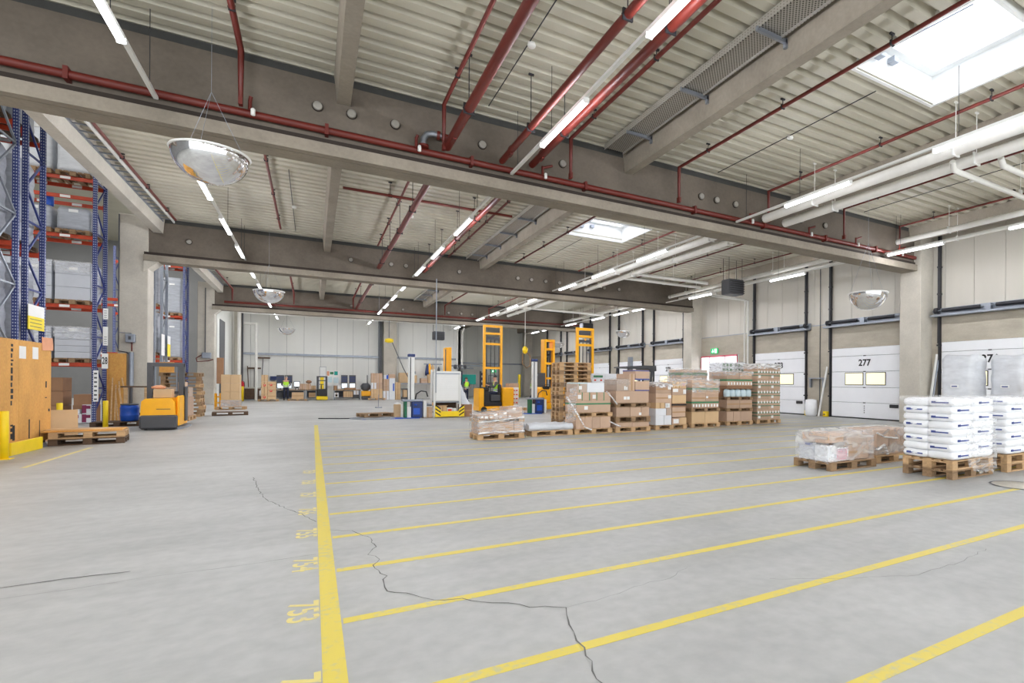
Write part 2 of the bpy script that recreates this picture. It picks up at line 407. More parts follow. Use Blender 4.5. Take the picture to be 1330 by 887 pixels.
# skylights
def skylight(x0, x1, y0, y1, n):
    mb = MB(); t = 0.06
    for a in ((x0-t, x0, y0-t, y1+t), (x1, x1+t, y0-t, y1+t), (x0, x1, y0-t, y0), (x0, x1, y1, y1+t)): mb.box(a[0], a[1], a[2], a[3], 7.28, 7.95)
    w = struct('window_%d' % n, mb, 'curb', label='square roof light with white upstand')
    f = MB(); g = 0.16
    for a in ((x0, x0+g, y0, y1), (x1-g, x1, y0, y1), (x0+g, x1-g, y0, y0+g), (x0+g, x1-g, y1-g, y1)): f.box(a[0], a[1], a[2], a[3], 7.88, 7.95)
    f.build('window_frame', 'curb', w)
    MB().box(x0+g, x1-g, y0+g, y1-g, 7.94, 7.96).build('pane', 'daylight', w)
    rail = MB()
    rail.tube([(x0+g, y0+0.3, 7.84), (x1-g, y0+0.3, 7.84)], 0.018, 6)
    rail.build('window_frame_rail', 'galv', w)
    lk = MB()
    for dx in (0.25, 0.34, 0.45, 0.6): lk.tube([(x0+dx, y1-0.18, 7.72), (x0+dx+0.25, y0+0.5, 7.86)], 0.011, 6)
    lk.tube([(x0+0.35, y1-0.12, 7.55), (x0+0.9, y0+0.6, 7.84)], 0.014, 6)
    lk.box(x0+0.22, x0+0.62, y1-0.2, y1-0.05, 7.6, 7.74)
    lk.box(x0+0.95, x0+1.1, y1-0.16, y1-0.02, 7.66, 7.76)
    lk.build('opener_linkage', 'galv', w)
for i, s in enumerate(SKY): skylight(*s, i+1)

# main beams (inverted T) and columns --------------------------------------
def main_beam(y, xl, xr, pipe):
    mb = MB()
    mb.box(xl, xr, y, y+0.17, 5.70, 5.92, 0)              # ledge front
    mb.box(xl, xr, y+0.19, y+0.62, 5.70, 5.92, 0)         # rest of the bottom slab
    mb.box(xl, xr, y+0.16, y+0.2, 5.715, 5.9, 1)          # groove along the underside
    mb.box(xl, xr, y+0.09, y+0.5, 5.90, 6.03, 1)          # dark strip above the ledge
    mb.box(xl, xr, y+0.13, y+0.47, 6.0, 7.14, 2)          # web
    mb.box(xl, xr, y+0.15, y+0.45, 7.14, 7.285, 3)        # dark strip painted for the shaded gap below the decking
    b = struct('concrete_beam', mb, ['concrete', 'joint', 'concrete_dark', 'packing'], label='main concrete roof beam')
    return b
beams = [main_beam(11.58, -13, 19.35, 1), main_beam(25.2, -5.2, 19.35, 0), main_beam(40.2, -5.2, 19.35, 1)]
def sleeves(par, y, xs, z):
    for x in xs:
        o = MB().lathe([(0.095, 0), (0.095, 0.03), (0.085, 0.035)], 0, 0, 0, 16, 1).lathe([(0.08, 0.03), (0.08, 0.07), (0.06, 0.075)], 0, 0, 0, 16, 0).build('pipe_sleeve', ['sleeve', 'joint'], par)
        o.location = (x, y+0.135, z); o.rotation_euler = (PI/2, 0, 0)
sleeves(beams[0], 11.58, [0.05, 0.62, 1.4, 3.15, 5.05, 9.2, 9.75, 10.45, 13.2, 14.3], 6.62)
sleeves(beams[1], 25.2, [-3.95, 1.35, 2.9, 3.5, 5.8, 8.6, 9.3, 10.05, 10.8, 12.6, 13.4, 14.3], 6.55)
sleeves(beams[2], 40.2, [2.2, 4.2, 5.4, 8.5, 9.4, 10.2], 6.5)
# secondary beams along the hall
def sec_beam(x0, x1, z0, ya, yb, y_par=None):
    return struct('ceiling_beam', MB().prism([(x0+0.02, z0), (x1-0.02, z0), (x1+0.03, 7.3), (x0-0.03, 7.3)], 'y', ya, yb), 'concrete', label='concrete joist between the main beams')
for ya, yb in ((-7, 11.75), (12.02, 25.35), (25.65, 40.35), (40.65, 57)):
    for x0, x1, z0 in ((0.35, 0.62, 6.77), (6.74, 7.0, 6.76), (12.78, 13.04, 6.77), (19.0, 19.3, 6.8)):
        sec_beam(x0, x1, z0, ya, yb)
    struct('ceiling_edge_beam', MB().prism([(-4.95, 6.75), (-4.68, 6.75), (-4.64, 7.36), (-4.95, 7.36)], 'y', ya, yb), 'concrete_light', label='pale concrete edge beam above the racks')
def column(x0, x1, y0, y1, ztop=7.3):
    mb = MB().cbox(x0, x1, y0, y1, 0, ztop, 0.02)
    return struct('concrete_column', mb, 'concrete_light', label='square concrete column')
for y in (11.45, 25.35, 40.3, 54.3): column(19.3, 20.16, y, y+0.82)
for y in (25.3, 40.3, 53): column(-5.88, -5.08, y, y+0.8, 7.3)
for y in (25.2, 40.2):      # corbel under the beam end
    struct('wall_corbel', MB().prism([(-5.2, 5.72), (-4.78, 5.72), (-5.2, 5.3)], 'y', y+0.05, y+0.75), 'concrete_light')
# dock wall ------------------------------------------------------------------
DOORS = [(2.9, 6.22, ''), (7.75, 11.07, '276'), (12.6, 15.93, '277'), (17.43, 20.76, '278'), (27.1, 30.4, '279'), (31.95, 35.25, '280'), (36.8, 40.1, ''), (41.6, 44.9, ''), (46.4, 49.7, '')]
EXIT = (22.1, 25.25)
wall = MB()
ycut = sorted([(a, b, 3.04) for a, b, _ in DOORS])
y = -7.0
for a, b, z in ycut:
    wall.box(RX, RX+0.3, y, a, 0, 4.15, 0); y = b
wall.box(RX, RX+0.3, y, 57, 0, 4.15, 0)
struct('wall_right', wall, 'lintel')
lin_ = MB()
for a, b, z in ycut: lin_.box(RX, RX+0.3, a, b, 3.05, 4.15)
struct('wall_right', lin_, 'lintel')
up = MB(); y = -7.0
while y < 57:
    up.box(RX+0.06, RX+0.3, y+0.006, y+0.994, 4.15, 7.6, 0); y += 1.0
up.box(RX+0.1, RX+0.3, -7, 57, 4.15, 7.6, 1)
up.box(RX+0.02, RX+0.3, -7, 57, 4.12, 4.2, 2)
struct('wall_right', up, ['dockpanel', 'charcoal', 'galv'])

def dock_door(n, a, b, num):
    d = MB()
    zs = [0.0, 0.685, 1.33, 2.01, 2.68, 3.04]
    d.box(20.045, 20.07, a, b, 0.02, 3.04, 1)
    for z0, z1 in zip(zs[:-1], zs[1:]): d.cbox(20.0, 20.05, a+0.01, b-0.01, z0+0.008+(0.04 if z0 == 0 else 0), z1-0.004, 0.012, 0)
    d.box(20.0, 20.05, a+0.01, b-0.01, 0.0, 0.04, 2)
    o = d.build('door_%d' % n, ['doorwhite', 'charcoal', 'rubber']); o['kind'] = 'structure'
    m = (a+b)/2
    for y0, y1 in ((m+0.08, m+0.92), (m-0.95, m-0.1)):
        w = MB().box(19.985, 20.002, y0-0.03, y1+0.03, 1.43, 1.97).build('window_frame', 'black', o)
        MB().box(19.98, 19.99, y0, y1, 1.46, 1.94).build('pane', 'doorglass', w)
    hd = MB()
    for z in zs[1:-1]: hd.box(19.985, 20.0, m-0.055, m+0.055, z-0.02, z+0.02)
    for z in (0.25, 0.34, 0.43, 0.52): hd.box(19.99, 20.0, m-0.015, m+0.015, z, z+0.05)
    hd.build('hinge', 'charcoal', o)
    MB().cbox(19.94, 20.0, a+0.12, a+0.5, 0.52, 0.66, 0.02).build('lift_handle', 'black', o)
    # vertical guide rails run up the wall
    for s, yy in (('l', b+0.02), ('r', a-0.10)):
        g = MB().box(19.94, 20.06, yy+0.01, yy+0.07, 0, 7.2)
        g.box(19.91, 19.95, yy-0.0, yy+0.08, 3.0, 7.2)
        for z in (0.9, 1.9, 2.9, 4.8, 5.8): g.box(19.9, 20.05, yy-0.02, yy+0.1, z, z+0.06)
        g.build('guide_rail', 'darksteel', o)
    MB().box(19.72, 20.05, a-0.3, b+0.28, 3.98, 4.05).box(19.98, 20.05, a-0.3, b+0.28, 3.98, 4.3).build('header_shelf', 'galv', o)
    MB().tube([(19.85, a-0.25, 4.2), (19.85, b+0.25, 4.2)], 0.02, 8).build('spring_shaft', 'galv', o)
    for y0, y1 in ((a+0.25, m-0.25), (m+0.25, b-0.1)):
        sp = MB(); nn = 26
        pr = []
        for i in range(nn*2+1): pr.append((19.85, y0+(y1-y0)*i/(nn*2), 4.2))
        sp.tube(pr, [0.07 if i % 2 else 0.055 for i in range(nn*2+1)], 10)
        sp.build('torsion_spring', 'darksteel', o)
    for y0 in (a-0.18, b+0.06):
        MB().tube([(19.85, y0, 4.2), (19.85, y0+0.1, 4.2)], 0.11, 14).build('cable_drum', 'darksteel', o)
    br = MB().box(19.8, 20.05, m-0.1, m+0.1, 4.05, 4.28); br.build('bearing_plate', 'galv', o)
    if num:
        text_mesh('door_number', num, 0.38, 'ink', o, (19.992, m, 2.37), (PI/2, 0, -PI/2), sx=1.0, ext=0.001, bold=0.01)
    return o
dn = 1
for a, b, num in DOORS: dock_door(dn, a, b, num); dn += 1
# emergency exit with glazed upper part and pink red frame
ex = MB().box(20.0, 20.06, 22.1, 25.25, 0, 3.08)
exo = ex.build('door_%d' % dn, 'doorwhite'); exo['kind'] = 'structure'
fr = MB()
for y in (22.1, 23.1, 24.45, 25.2): fr.box(19.96, 20.0, y, y+0.06, 0.9, 3.05)
fr.box(19.96, 20.0, 22.1, 25.26, 2.98, 3.08); fr.box(19.96, 20.0, 22.1, 25.26, 0.9, 0.98)
fr.build('window_frame', 'red_frame', exo)
for y0, y1 in ((22.16, 23.1), (23.16, 24.45), (24.51, 25.2)):
    MB().box(19.975, 19.985, y0, y1, 0.98, 2.98).build('pane', 'daylight', exo)
sg = thing('exit_sign', 'small green emergency exit sign above the pink framed glazed door', 'sign', (19.98, 24.05, 3.2))
MB().box(-0.03, 0.03, -0.3, 0.3, 0, 0.3).build('sign_box', 'exitgreen', sg)
mk = MB(); mk.box(-0.036, -0.03, -0.24, -0.04, 0.04, 0.26)
mk.tube([(-0.034, 0.12, 0.17), (-0.034, 0.04, 0.12)], 0.02, 6); mk.tube([(-0.034, 0.04, 0.12), (-0.034, 0.12, 0.06)], 0.016, 6)
mk.tube([(-0.034, 0.12, 0.17), (-0.034, 0.2, 0.08)], 0.016, 6); mk.box(-0.038, -0.03, 0.1, 0.14, 0.2, 0.25)
mk.build('pictogram', 'exitwhite', sg)

# back wall: two planes -----------------------------------------------------------
def panel_wall(x0, x1, y, z1, step=1.15):
    mb = MB(); x = x0
    while x < x1-0.05:
        e = min(x1, x+step)
        mb.box(x+0.007, e-0.007, y, y+0.2, 3.5, z1, 0); mb.box(x+0.007, e-0.007, y, y+0.2, 0.0, 3.5, 0); x = e
    mb.box(x0, x1, y+0.03, y+0.25, 0, z1, 1)
    return mb
struct('wall_back', panel_wall(-5.2, 11.5, 49.5, 7.3), ['wallpanel', 'charcoal'])
struct('wall_back', panel_wall(11.3, 20.4, 56.0, 7.3), ['wallpanel', 'charcoal'])
struct('wall_back', MB().box(11.3, 11.5, 49.5, 56.2, 0, 7.3), 'wallpanel')
for x0, x1 in ((-4.7, 5.0), (6.2, 11.3)):
    struct('trim_%d' % (1 if x0 < 0 else 2), MB().box(x0, x1, 49.36, 49.5, 3.42, 3.58), 'galv')
struct('trim_3', MB().box(11.5, 20, 55.86, 56, 3.35, 3.5), 'galv')
struct('concrete_column', MB().cbox(5.1, 6.1, 48.95, 49.5, 0, 7.3, 0.02), 'concrete_light', label='concrete column in the far wall')
struct('concrete_column', MB().cbox(-5.0, -4.6, 48.95, 49.5, 0, 7.3, 0.02), 'concrete_light', label='concrete column in the far left corner')
struct('wall_trim_post', MB().box(4.72, 5.0, 49.2, 49.5, 0, 7.0).box(-4.6, -4.5, 49.3, 49.5, 0, 7), 'charcoal')
# left side: high bay beyond the rack row
struct('wall_left', MB().box(-26.2, -26, -8, 62, 0, 13), 'highbay')
struct('wall_back', MB().box(-26, -5.2, 58, 58.2, 0, 13), 'highbay')
struct('ceiling', MB().box(-26, -4.95, -8, 58, 12.6, 12.8), 'deck')
struct('wall_left', MB().box(-4.95, -4.75, -8, 58, 7.36, 12.6), 'wallpanel')
lw = MB().box(-5.3, -5.15, 42.0, 49.3, 0, 7.0)
struct('wall_left', lw, 'wallpanel')
dl = struct('door_12', MB().box(-5.16, -5.12, 43.0, 45.2, 0, 5.4), 'charcoal', label='tall dark strip of glazed door beside the far left column')

# ================================================================== CAMERA / LIGHT
cam = bpy.data.cameras.new('camera'); co = bpy.data.objects.new('camera', cam); C.objects.link(co)
co.location = (0, 0, 1.43)
th = math.radians(30.88)
cam.sensor_width = 36.0; cam.lens = 692.26/1330*36.0
cam.shift_x = -(820-665)/1330; cam.shift_y = (498.1-443.5)/1330
Rm = Euler((PI/2, 0, -th)).to_matrix() @ Matrix.Rotation(math.radians(0.401), 3, 'Z')
co.rotation_euler = Rm.to_euler()
cam.clip_end = 300; cam.clip_start = 0.05
bpy.context.scene.camera = co
w = bpy.data.worlds.new('world'); bpy.context.scene.world = w; w.use_nodes = True
bg = w.node_tree.nodes['Background']; bg.inputs['Color'].default_value = (0.93, 0.97, 1.0, 1); bg.inputs['Strength'].default_value = 1.8
sc = bpy.context.scene
sc.view_settings.view_transform = 'Standard'; sc.view_settings.look = 'None'
sc.view_settings.exposure = 0.86; sc.view_settings.gamma = 1.0
sc.cycles.use_denoising = True
sc.cycles.max_bounces = 8; sc.cycles.diffuse_bounces = 5; sc.cycles.transparent_max_bounces = 16
sc.cycles.sample_clamp_indirect = 6.0; sc.cycles.sample_clamp_direct = 4.0
def area(name, loc, size, sizey, power, rot=(0, 0, 0), col=(1, 1, 1)):
    l = bpy.data.lights.new(name, 'AREA'); l.shape = 'RECTANGLE'; l.size = size; l.size_y = sizey; l.energy = power; l.color = col
    o = bpy.data.objects.new(name, l); C.objects.link(o); o.location = loc; o.rotation_euler = rot
    return o
for i, x in enumerate((-15, -9)):
    for j, y in enumerate((12, 30, 48)):
        area('high_bay_fill', (x, y, 12.4), 2.0, 12, 420)  # added area lights, unseen, brightening the closed-in high bay
# ================================================================== LIGHT ROWS
ROWS = [(-2.24, 'leftmost', 4.05), (3.77, 'second', 4.05), (10.38, 'third', 4.05), (17.33, 'rightmost', 1.95)]
proto_light = None
tr_lab = {0: 'nearest', 1: 'second', 2: 'third', 3: 'farthest'}
def strip_light(x, y, label):
    global proto_light
    if proto_light is None:
        t = thing('hanging_strip_light', label, 'light', (x, y, 6.0), 0, 'led strip lights in four ceiling rows')
        MB().box(-0.03, 0.03, -0.96, 0.96, 0.028, 0.05).build('housing', 'lightbody', t)
        tb = MB().prism([(-0.028, 0.03), (-0.047, 0.0), (-0.036, -0.035), (0.036, -0.035), (0.047, 0.0), (0.028, 0.03)], 'y', -0.95, 0.95)
        tb.build('led_tube', 'tube', t)
        
        for q in (-0.975, 0.955): MB().box(-0.05, 0.05, q, q+0.02, -0.037, 0.05).build('end_cap', 'lightbody', t)
        MB().tube([(0, 0.5, 0.04), (0, 0.5, 1.44)], 0.006, 5).build('suspension_wire', 'darksteel', t)
        proto_light = t; return t
    return dup(proto_light, (x, y, 6.0), 0, label)
for r, (x, name, y0) in enumerate(ROWS):
    yl = [y0+3.78*k for k in range(0, 14) if y0+3.78*k < 47.5]
    if r == 3: yl = [2.8, 6.7, 10.5, 16.1, 22.0, 25.9+2, 30.3, 33.6, 38.2, 43.3, 46]
    else: yl = [0.2+0.8, 4.95, 8.75, 16.0, 19.7, 23.3, 27.7, 31.4, 35.1, 38.6, 42.6, 45.8]
    for k, y in enumerate(yl):
        strip_light(x, y, '%s white led strip light from the camera in the %s ceiling row' % (ORD1[k], name))
    for b, (ya, yb) in enumerate(((-0.5, 11.56), (12.22, 25.16), (25.84, 40.16), (40.84, 48.8))):
        mb = MB().box(x-0.03, x+0.03, ya, yb, 6.05, 6.095)
        t = thing('lighting_track', '%s stretch of white lighting track in the %s ceiling row' % (tr_lab[b], name), 'lighting track', (x, ya, 6.05), 0, 'white lighting tracks')
        mm = MB().box(-0.03, 0.03, 0, yb-ya, 0.0, 0.05); mm.build('track_rail', 'lightbody', t)
        for yy in (0.4, yb-ya-0.4): MB().tube([(0, yy, 0.05), (0, yy, 1.26)], 0.006, 5).build('suspension_wire', 'darksteel', t)

# ================================================================== SPRINKLER PIPES
def pipe(name, pts, r, m, label, cat, group=None, hang=None, clamps=(), seg=10):
    t = thing(name, label, cat, pts[0], 0, group)
    o = Vector(pts[0]); P = [Vector(p)-o for p in pts]
    MB().tube(P, r, seg).build('pipe_run', m, t)
    if hang:
        a, b = P[0], P[-1]
        if len(P) > 2 and abs(P[0].z-P[1].z) > 0.3: a = P[1]
        L_ = (b-a).length; n = max(1, int(L_/hang))
        for i in range(n):
            p = a.lerp(b, (i+0.5)/n)
            h = MB(); zt = 7.3-o.z
            h.tube([(p.x, p.y, p.z), (p.x, p.y, zt)], 0.008, 5)
            h.lathe([(r+0.012, -0.015), (r+0.012, 0.015)], 0, 0, 0, 10)
            h2 = MB(); h2.tube([(p.x, p.y, p.z+r*0.8), (p.x, p.y, zt)], 0.009, 5)
            h2.box(p.x-0.05, p.x+0.05, p.y-0.02, p.y+0.02, zt-0.03, zt)
            h2.tube([(p.x-r-0.012, p.y-0.02, p.z), (p.x-r-0.012, p.y+0.02, p.z)], 0.01, 5)
            h2.box(p.x-r-0.012, p.x+r+0.012, p.y-0.015, p.y+0.015, p.z-r-0.01, p.z+r+0.01)
            h2.build('pipe_hanger', 'darksteel' if m == 'red_pipe' else 'lightbody', t)
    for c in clamps:
        q = Vector(c)-o
        MB().box(q.x-0.03, q.x+0.03, q.y-r-0.025, q.y+r+0.025, q.z-r-0.03, q.z+r+0.03).build('pipe_clamp', m, t)
    return t
G = 'red sprinkler pipes'
XC = [-9, -6, -3.3, 0.2, 2.9, 5.6, 8.9, 11.5, 14.2, 16.8]
pipe('sprinkler_main', [(-12, 11.62, 6.17), (19.2, 11.62, 6.17)], 0.068, 'red_pipe', 'thick red sprinkler main along the front of the nearest concrete beam', 'sprinkler pipe', G, None, [(x, 11.62, 6.17) for x in XC])
pipe('sprinkler_main', [(-4.6, 40.22, 6.2), (19.2, 40.22, 6.2)], 0.07, 'red_pipe', 'thick red sprinkler main along the farthest concrete beam', 'sprinkler pipe', G, None, [(x, 40.22, 6.2) for x in (-2, 3, 8, 13)])
NEAR = [('branch', -1.1, 7.17, 0.035, 'thin red branch pipe dropping left of the nearest joist', 6.24),
        ('branch', 2.29, 7.15, 0.03, 'thin red branch pipe beside the left thick riser of the near bay', 6.24),
        ('main', 2.37, 6.32, 0.085, 'thick red pipe joining the beam pipe by a grey elbow', None),
        ('main', 3.53, 6.28, 0.065, 'long red pipe just left of the second light row in the near bay', None),
        ('main', 4.22, 6.35, 0.075, 'long red pipe just right of the second light row in the near bay', None),
        ('branch', 5.14, 7.14, 0.035, 'thin red branch pipe right of the second light row in the near bay', 6.24),
        ('branch', 8.25, 7.13, 0.035, 'red branch pipe running past the left edge of the near roof light', 6.24),
        ('branch', 11.5, 7.12, 0.035, 'red branch pipe between the near roof light and third light row', 6.24),
        ('branch', 14.9, 7.2, 0.03, 'red branch pipe below the paired white pipes in the near bay', 6.24),
        ('branch', 17.95, 7.1, 0.03, 'rightmost red branch pipe close to the dock wall in the near bay', 6.24)]
for kind, x, z, r, lab, drop in NEAR:
    if drop: pts = [(x, 11.42, drop), (x, 11.42, z), (x, -3, z)]
    else: pts = [(x, 11.5, z), (x, -3, z)]
    pipe('sprinkler_'+kind, pts, r, 'red_pipe', lab, 'sprinkler pipe', G, 2.3 if kind == 'branch' else 3.6, [(x, 11.42, drop+0.03)] if drop else [(x, 10.9, z)])
el = thing('hanging_pipe_elbow', 'grey pipe elbow with red flange joining two red pipes', 'pipe elbow', (2.2, 11.55, 6.25))
MB().tube([(-0.28, 0.0, 0.0), (-0.28, -0.0, 0.16), (-0.22, 0, 0.26), (-0.1, 0, 0.30), (0.12, -0.02, 0.28)], 0.06, 10).build('bend', 'galv', el)
MB().tube([(-0.28, 0, -0.02), (-0.28, 0, 0.03)], 0.1, 12).tube([(-0.02, 0, 0.29), (0.04, -0.01, 0.285)], 0.09, 12).tube([(0.07, 0, 0.285), (0.2, -0.01, 0.27)], 0.075, 12).build('flange', 'red_pipe', el)
MID = [('branch', -4.27, 7.2, 0.035, 'red branch pipe beside the cable tray along the left edge beam', 12.4, 24.9),
       ('branch', -1.07, 7.17, 0.035, 'thin red branch pipe behind the nearest mirror dome', 12.4, 24.0),
       ('branch', 2.3, 7.1, 0.035, 'thin red pipe left of the thick pipe in the middle bay', 12.4, 24.5),
       ('main', 2.4, 6.32, 0.08, 'thick red pipe in the middle bay under the decking', 12.3, 25.15),
       ('main', 4.22, 6.35, 0.075, 'red pipe just right of the second light row in the middle bay', 12.3, 25.15),
       ('branch', 5.14, 7.0, 0.035, 'thin red pipe beside the perforated tray in the middle bay', 12.4, 24.5),
       ('branch', 8.2, 7.1, 0.035, 'red branch pipe left of the second roof light', 12.4, 24.5),
       ('branch', 11.5, 7.1, 0.035, 'red branch pipe right of the second roof light', 12.4, 24.5),
       ('branch', 14.9, 7.1, 0.03, 'red branch pipe above the hanging heater pipes', 12.4, 24.5),
       ('branch', 17.7, 7.1, 0.03, 'red branch pipe over the hanging heater in the middle bay', 12.4, 24.5)]
for kind, x, z, r, lab, ya, yb in MID:
    pipe('sprinkler_'+kind, [(x, ya, z), (x, yb, z)], r, 'red_pipe', lab, 'sprinkler pipe', G, 2.4, [])
pipe('sprinkler_branch', [(0.7, 17.1, 6.9), (5.6, 17.1, 6.9)], 0.04, 'red_pipe', 'red pipe crossing the middle bay from side to side', 'sprinkler pipe', G, 2.2)
FAR = [(-4.2, 'far bay red drop pipe nearest the left edge beam'), (-1.05, 'far bay red drop pipe right of the second mirror dome'), (2.3, 'far bay thin red pipe left of the thick one'), (8.2, 'far bay thin dark pipe under the decking left of the third light row'), (11.4, 'far bay thin dark pipe right of the third light row')]
for x, lab in FAR:
    pipe('sprinkler_branch', [(x, 40.1, 6.3), (x, 40.1, 7.0), (x, 26, 7.0)], 0.04, 'red_pipe', lab, 'sprinkler pipe', G, 4)
pipe('sprinkler_main', [(2.5, 40.15, 6.35), (2.5, 26, 6.35)], 0.085, 'red_pipe', 'far bay thick red pipe under the decking', 'sprinkler pipe', G, 5)
# short red stub pipes and valves on the near main
for i, x in enumerate((-0.98, 1.78, 4.5, 10.9, 13.4, 15.7, 18.2)):
    t = thing('sprinkler_valve', '%s small red valve from the left standing on the near sprinkler main' % ORD1[i], 'valve', (x, 11.56, 6.24), 0, 'small red valves on the near sprinkler main')
    MB().tube([(0, 0, -0.04), (0, 0, 0.16)], 0.03, 8).tube([(0, 0, 0.12), (0.22 if x > 4 else 0.02, -0.05, 0.2)], 0.03, 8).build('valve_body', 'red_pipe', t)
    MB().lathe([(0.02, -0.19), (0.035, -0.18), (0.035, -0.08), (0.02, -0.06)], 0.05, -0.07, 0.05, 10).build('gauge_cap', 'lightbody', t)

# ================================================================== WHITE PIPES, TRAYS
GW = 'white insulated heating pipes'
def wpipe(pts, r, lab, hang=3.2): return pipe('heating_pipe', pts, r, 'white_pipe', lab, 'heating pipe', GW, hang)
wpipe([(11.38, 11.45, 6.3), (11.38, -3, 6.3)], 0.12, 'left of the paired white pipes beside the third light row, near bay')
wpipe([(12.2, 11.45, 6.3), (12.2, -3, 6.3)], 0.12, 'right of the paired white pipes beside the third light row, near bay')
wpipe([(11.38, 12.3, 6.3), (11.38, 25.1, 6.3)], 0.11, 'left of the paired white pipes beside the third light row, middle bay')
wpipe([(12.2, 12.3, 6.3), (12.2, 25.1, 6.3)], 0.11, 'right of the paired white pipes beside the third light row, middle bay')
wpipe([(11.4, 26, 6.3), (11.4, 38, 6.3)], 0.1, 'left of the paired white pipes beside the third light row, far bay')
wpipe([(12.2, 26, 6.3), (12.2, 38, 6.3)], 0.1, 'right of the paired white pipes beside the third light row, far bay')
wpipe([(11.85, 6.35, 6.28), (12.05, 6.42, 6.16), (18.2, 6.45, 6.16)], 0.06, 'white cross pipe with elbow branching towards the dock wall, left one')
wpipe([(12.5, 5.7, 6.28), (12.7, 5.74, 6.16), (18.2, 5.76, 6.16)], 0.06, 'white cross pipe with elbow branching towards the dock wall, right one')
wpipe([(12.2, 20.05, 6.25), (16.2, 20.05, 6.25)], 0.07, 'front white cross pipe leading to the hanging heater')
wpipe([(12.2, 21.1, 6.25), (16.6, 21.1, 6.25)], 0.07, 'rear white cross pipe leading to the hanging heater')
wpipe([(11.4, 33, 6.25), (17.6, 33.4, 6.25)], 0.07, 'white cross pipe in the far bay leading to the pillar heater')
wpipe([(17.75, 11.4, 6.5), (17.75, -3, 6.5)], 0.09, 'upper white pipe above the rightmost light row, near bay')
wpipe([(18.25, 11.4, 6.3), (18.25, -3, 6.3)], 0.06, 'lower white pipe beside the rightmost light row, near bay')
wpipe([(17.5, 12.3, 6.4), (17.5, 25.1, 6.4)], 0.09, 'upper white pipe above the rightmost light row, middle bay')
wpipe([(18.2, 12.3, 6.38), (18.2, 25.1, 6.38)], 0.06, 'lower white pipe beside the rightmost light row, middle bay')
wpipe([(17.5, 26, 6.4), (17.5, 40, 6.4)], 0.09, 'white pipe beside the rightmost light row, far bay')
wpipe([(17.2, 20.9, 6.2), (17.2, 20.9, 5.85), (19.75, 21.05, 5.85), (19.75, 21.05, 0.3)], 0.055, 'white pipe from the heater down the dock wall', None)
wpipe([(17.45, 20.9, 6.2), (17.45, 20.95, 5.95), (19.75, 21.3, 5.95), (19.75, 21.3, 0.3)], 0.05, 'second white pipe from the heater down the dock wall', None)
wpipe([(-4.4, 45.2, 6.5), (11, 45.2, 6.5)], 0.09, 'upper long white pipe across the far wall', 4)
wpipe([(-4.4, 45.9, 6.26), (11, 45.9, 6.26)], 0.1, 'lower long white pipe across the far wall', 4)
wpipe([(-4.55, 47.3, 6.9), (-4.55, 47.3, 0.0)], 0.1, 'tall white downpipe at the far left corner column', None)
wpipe([(-4.3, 47.6, 5.6), (-3.55, 47.6, 5.6), (-3.55, 47.6, 0.0)], 0.09, 'white elbow downpipe right of the far left corner column', None)
wpipe([(11.2, 48.6, 6.5), (11.0, 48.6, 5.9), (11.0, 48.6, 3.0)], 0.08, 'left of two white downpipes behind the teal board', None)
wpipe([(11.6, 48.6, 6.3), (11.45, 48.6, 5.9), (11.45, 48.6, 3.0)], 0.08, 'right of two white downpipes behind the teal board', None)
vm = thing('hanging_pipe_manifold', 'grey pipe manifold with valves under the two white downpipes', 'pipe manifold', (11.2, 48.5, 2.9))
MB().tube([(-0.7, 0, 0), (3.5, 0, 0.05)], 0.07, 8).tube([(-0.5, -0.1, -0.2), (1.2, -0.1, -0.2)], 0.06, 8).build('pipe_run', 'galv', vm)
for dx in (-0.4, 0.0, 0.45): MB().lathe([(0.05, -0.2), (0.14, -0.12), (0.14, 0.1), (0.05, 0.2)], dx, -0.1, -0.1, 10).build('valve_wheel', 'charcoal', vm)

# perforated trays beside the joists
def perf_tray(x0, x1, z, ya, yb, label):
    t = thing('cable_tray', label, 'cable tray', (x0, ya, z), 0, 'steel trays under the decking')
    mb = MB(); W = x1-x0; L_ = yb-ya
    mb.box(0, W, 0, L_, 0.0, 0.012); mb.box(-0.012, 0.0, 0, L_, -0.05, 0.08); mb.box(W, W+0.012, 0, L_, -0.05, 0.08)
    mb.build('tray_bed', 'perf', t)
    n = int(L_/2.05)
    for i in range(n):
        y = L_-(i+0.55)*2.05
        MB().box(-0.03, W+0.15, y, y+0.05, -0.09, -0.02).box(W+0.1, W+0.15, y, y+0.06, -0.16, 0.0).build('tray_bracket', 'galv', t)
def perf_mat():
    m = bpy.data.materials.new('perforated galvanised sheet'); m.use_nodes = True
    nt = m.node_tree; N = nt.nodes; L = nt.links; b = N['Principled BSDF']
    b.inputs['Metallic'].default_value = 0.6; b.inputs['Roughness'].default_value = 0.45
    tc = N.new('ShaderNodeTexCoord'); mp = N.new('ShaderNodeMapping'); mp.inputs['Scale'].default_value = (22, 22, 22); mp.inputs['Rotation'].default_value = (0, 0, PI/4)
    L.new(tc.outputs['Object'], mp.inputs['Vector'])
    ck = N.new('ShaderNodeTexVoronoi'); ck.inputs['Randomness'].default_value = 0.0; ck.inputs['Scale'].default_value = 1.0
    L.new(mp.outputs['Vector'], ck.inputs['Vector'])
    rp = N.new('ShaderNodeValToRGB'); e = rp.color_ramp.elements
    e[0].position = 0.28; e[0].color = lin((70, 66, 60))+(1,); e[1].position = 0.36; e[1].color = lin((176, 172, 164))+(1,)
    L.new(ck.outputs['Distance'], rp.inputs['Fac']); L.new(rp.outputs['Color'], b.inputs['Base Color'])
    return m
M['perf'] = perf_mat()
perf_tray(6.08, 6.58, 7.17, -3, 11.5, 'perforated steel tray along the joist in the near bay')
perf_tray(6.08, 6.58, 7.17, 12.3, 25.1, 'perforated steel tray along the joist in the middle bay')
perf_tray(6.08, 6.58, 7.17, 26, 40, 'perforated steel tray along the joist in the far bay')
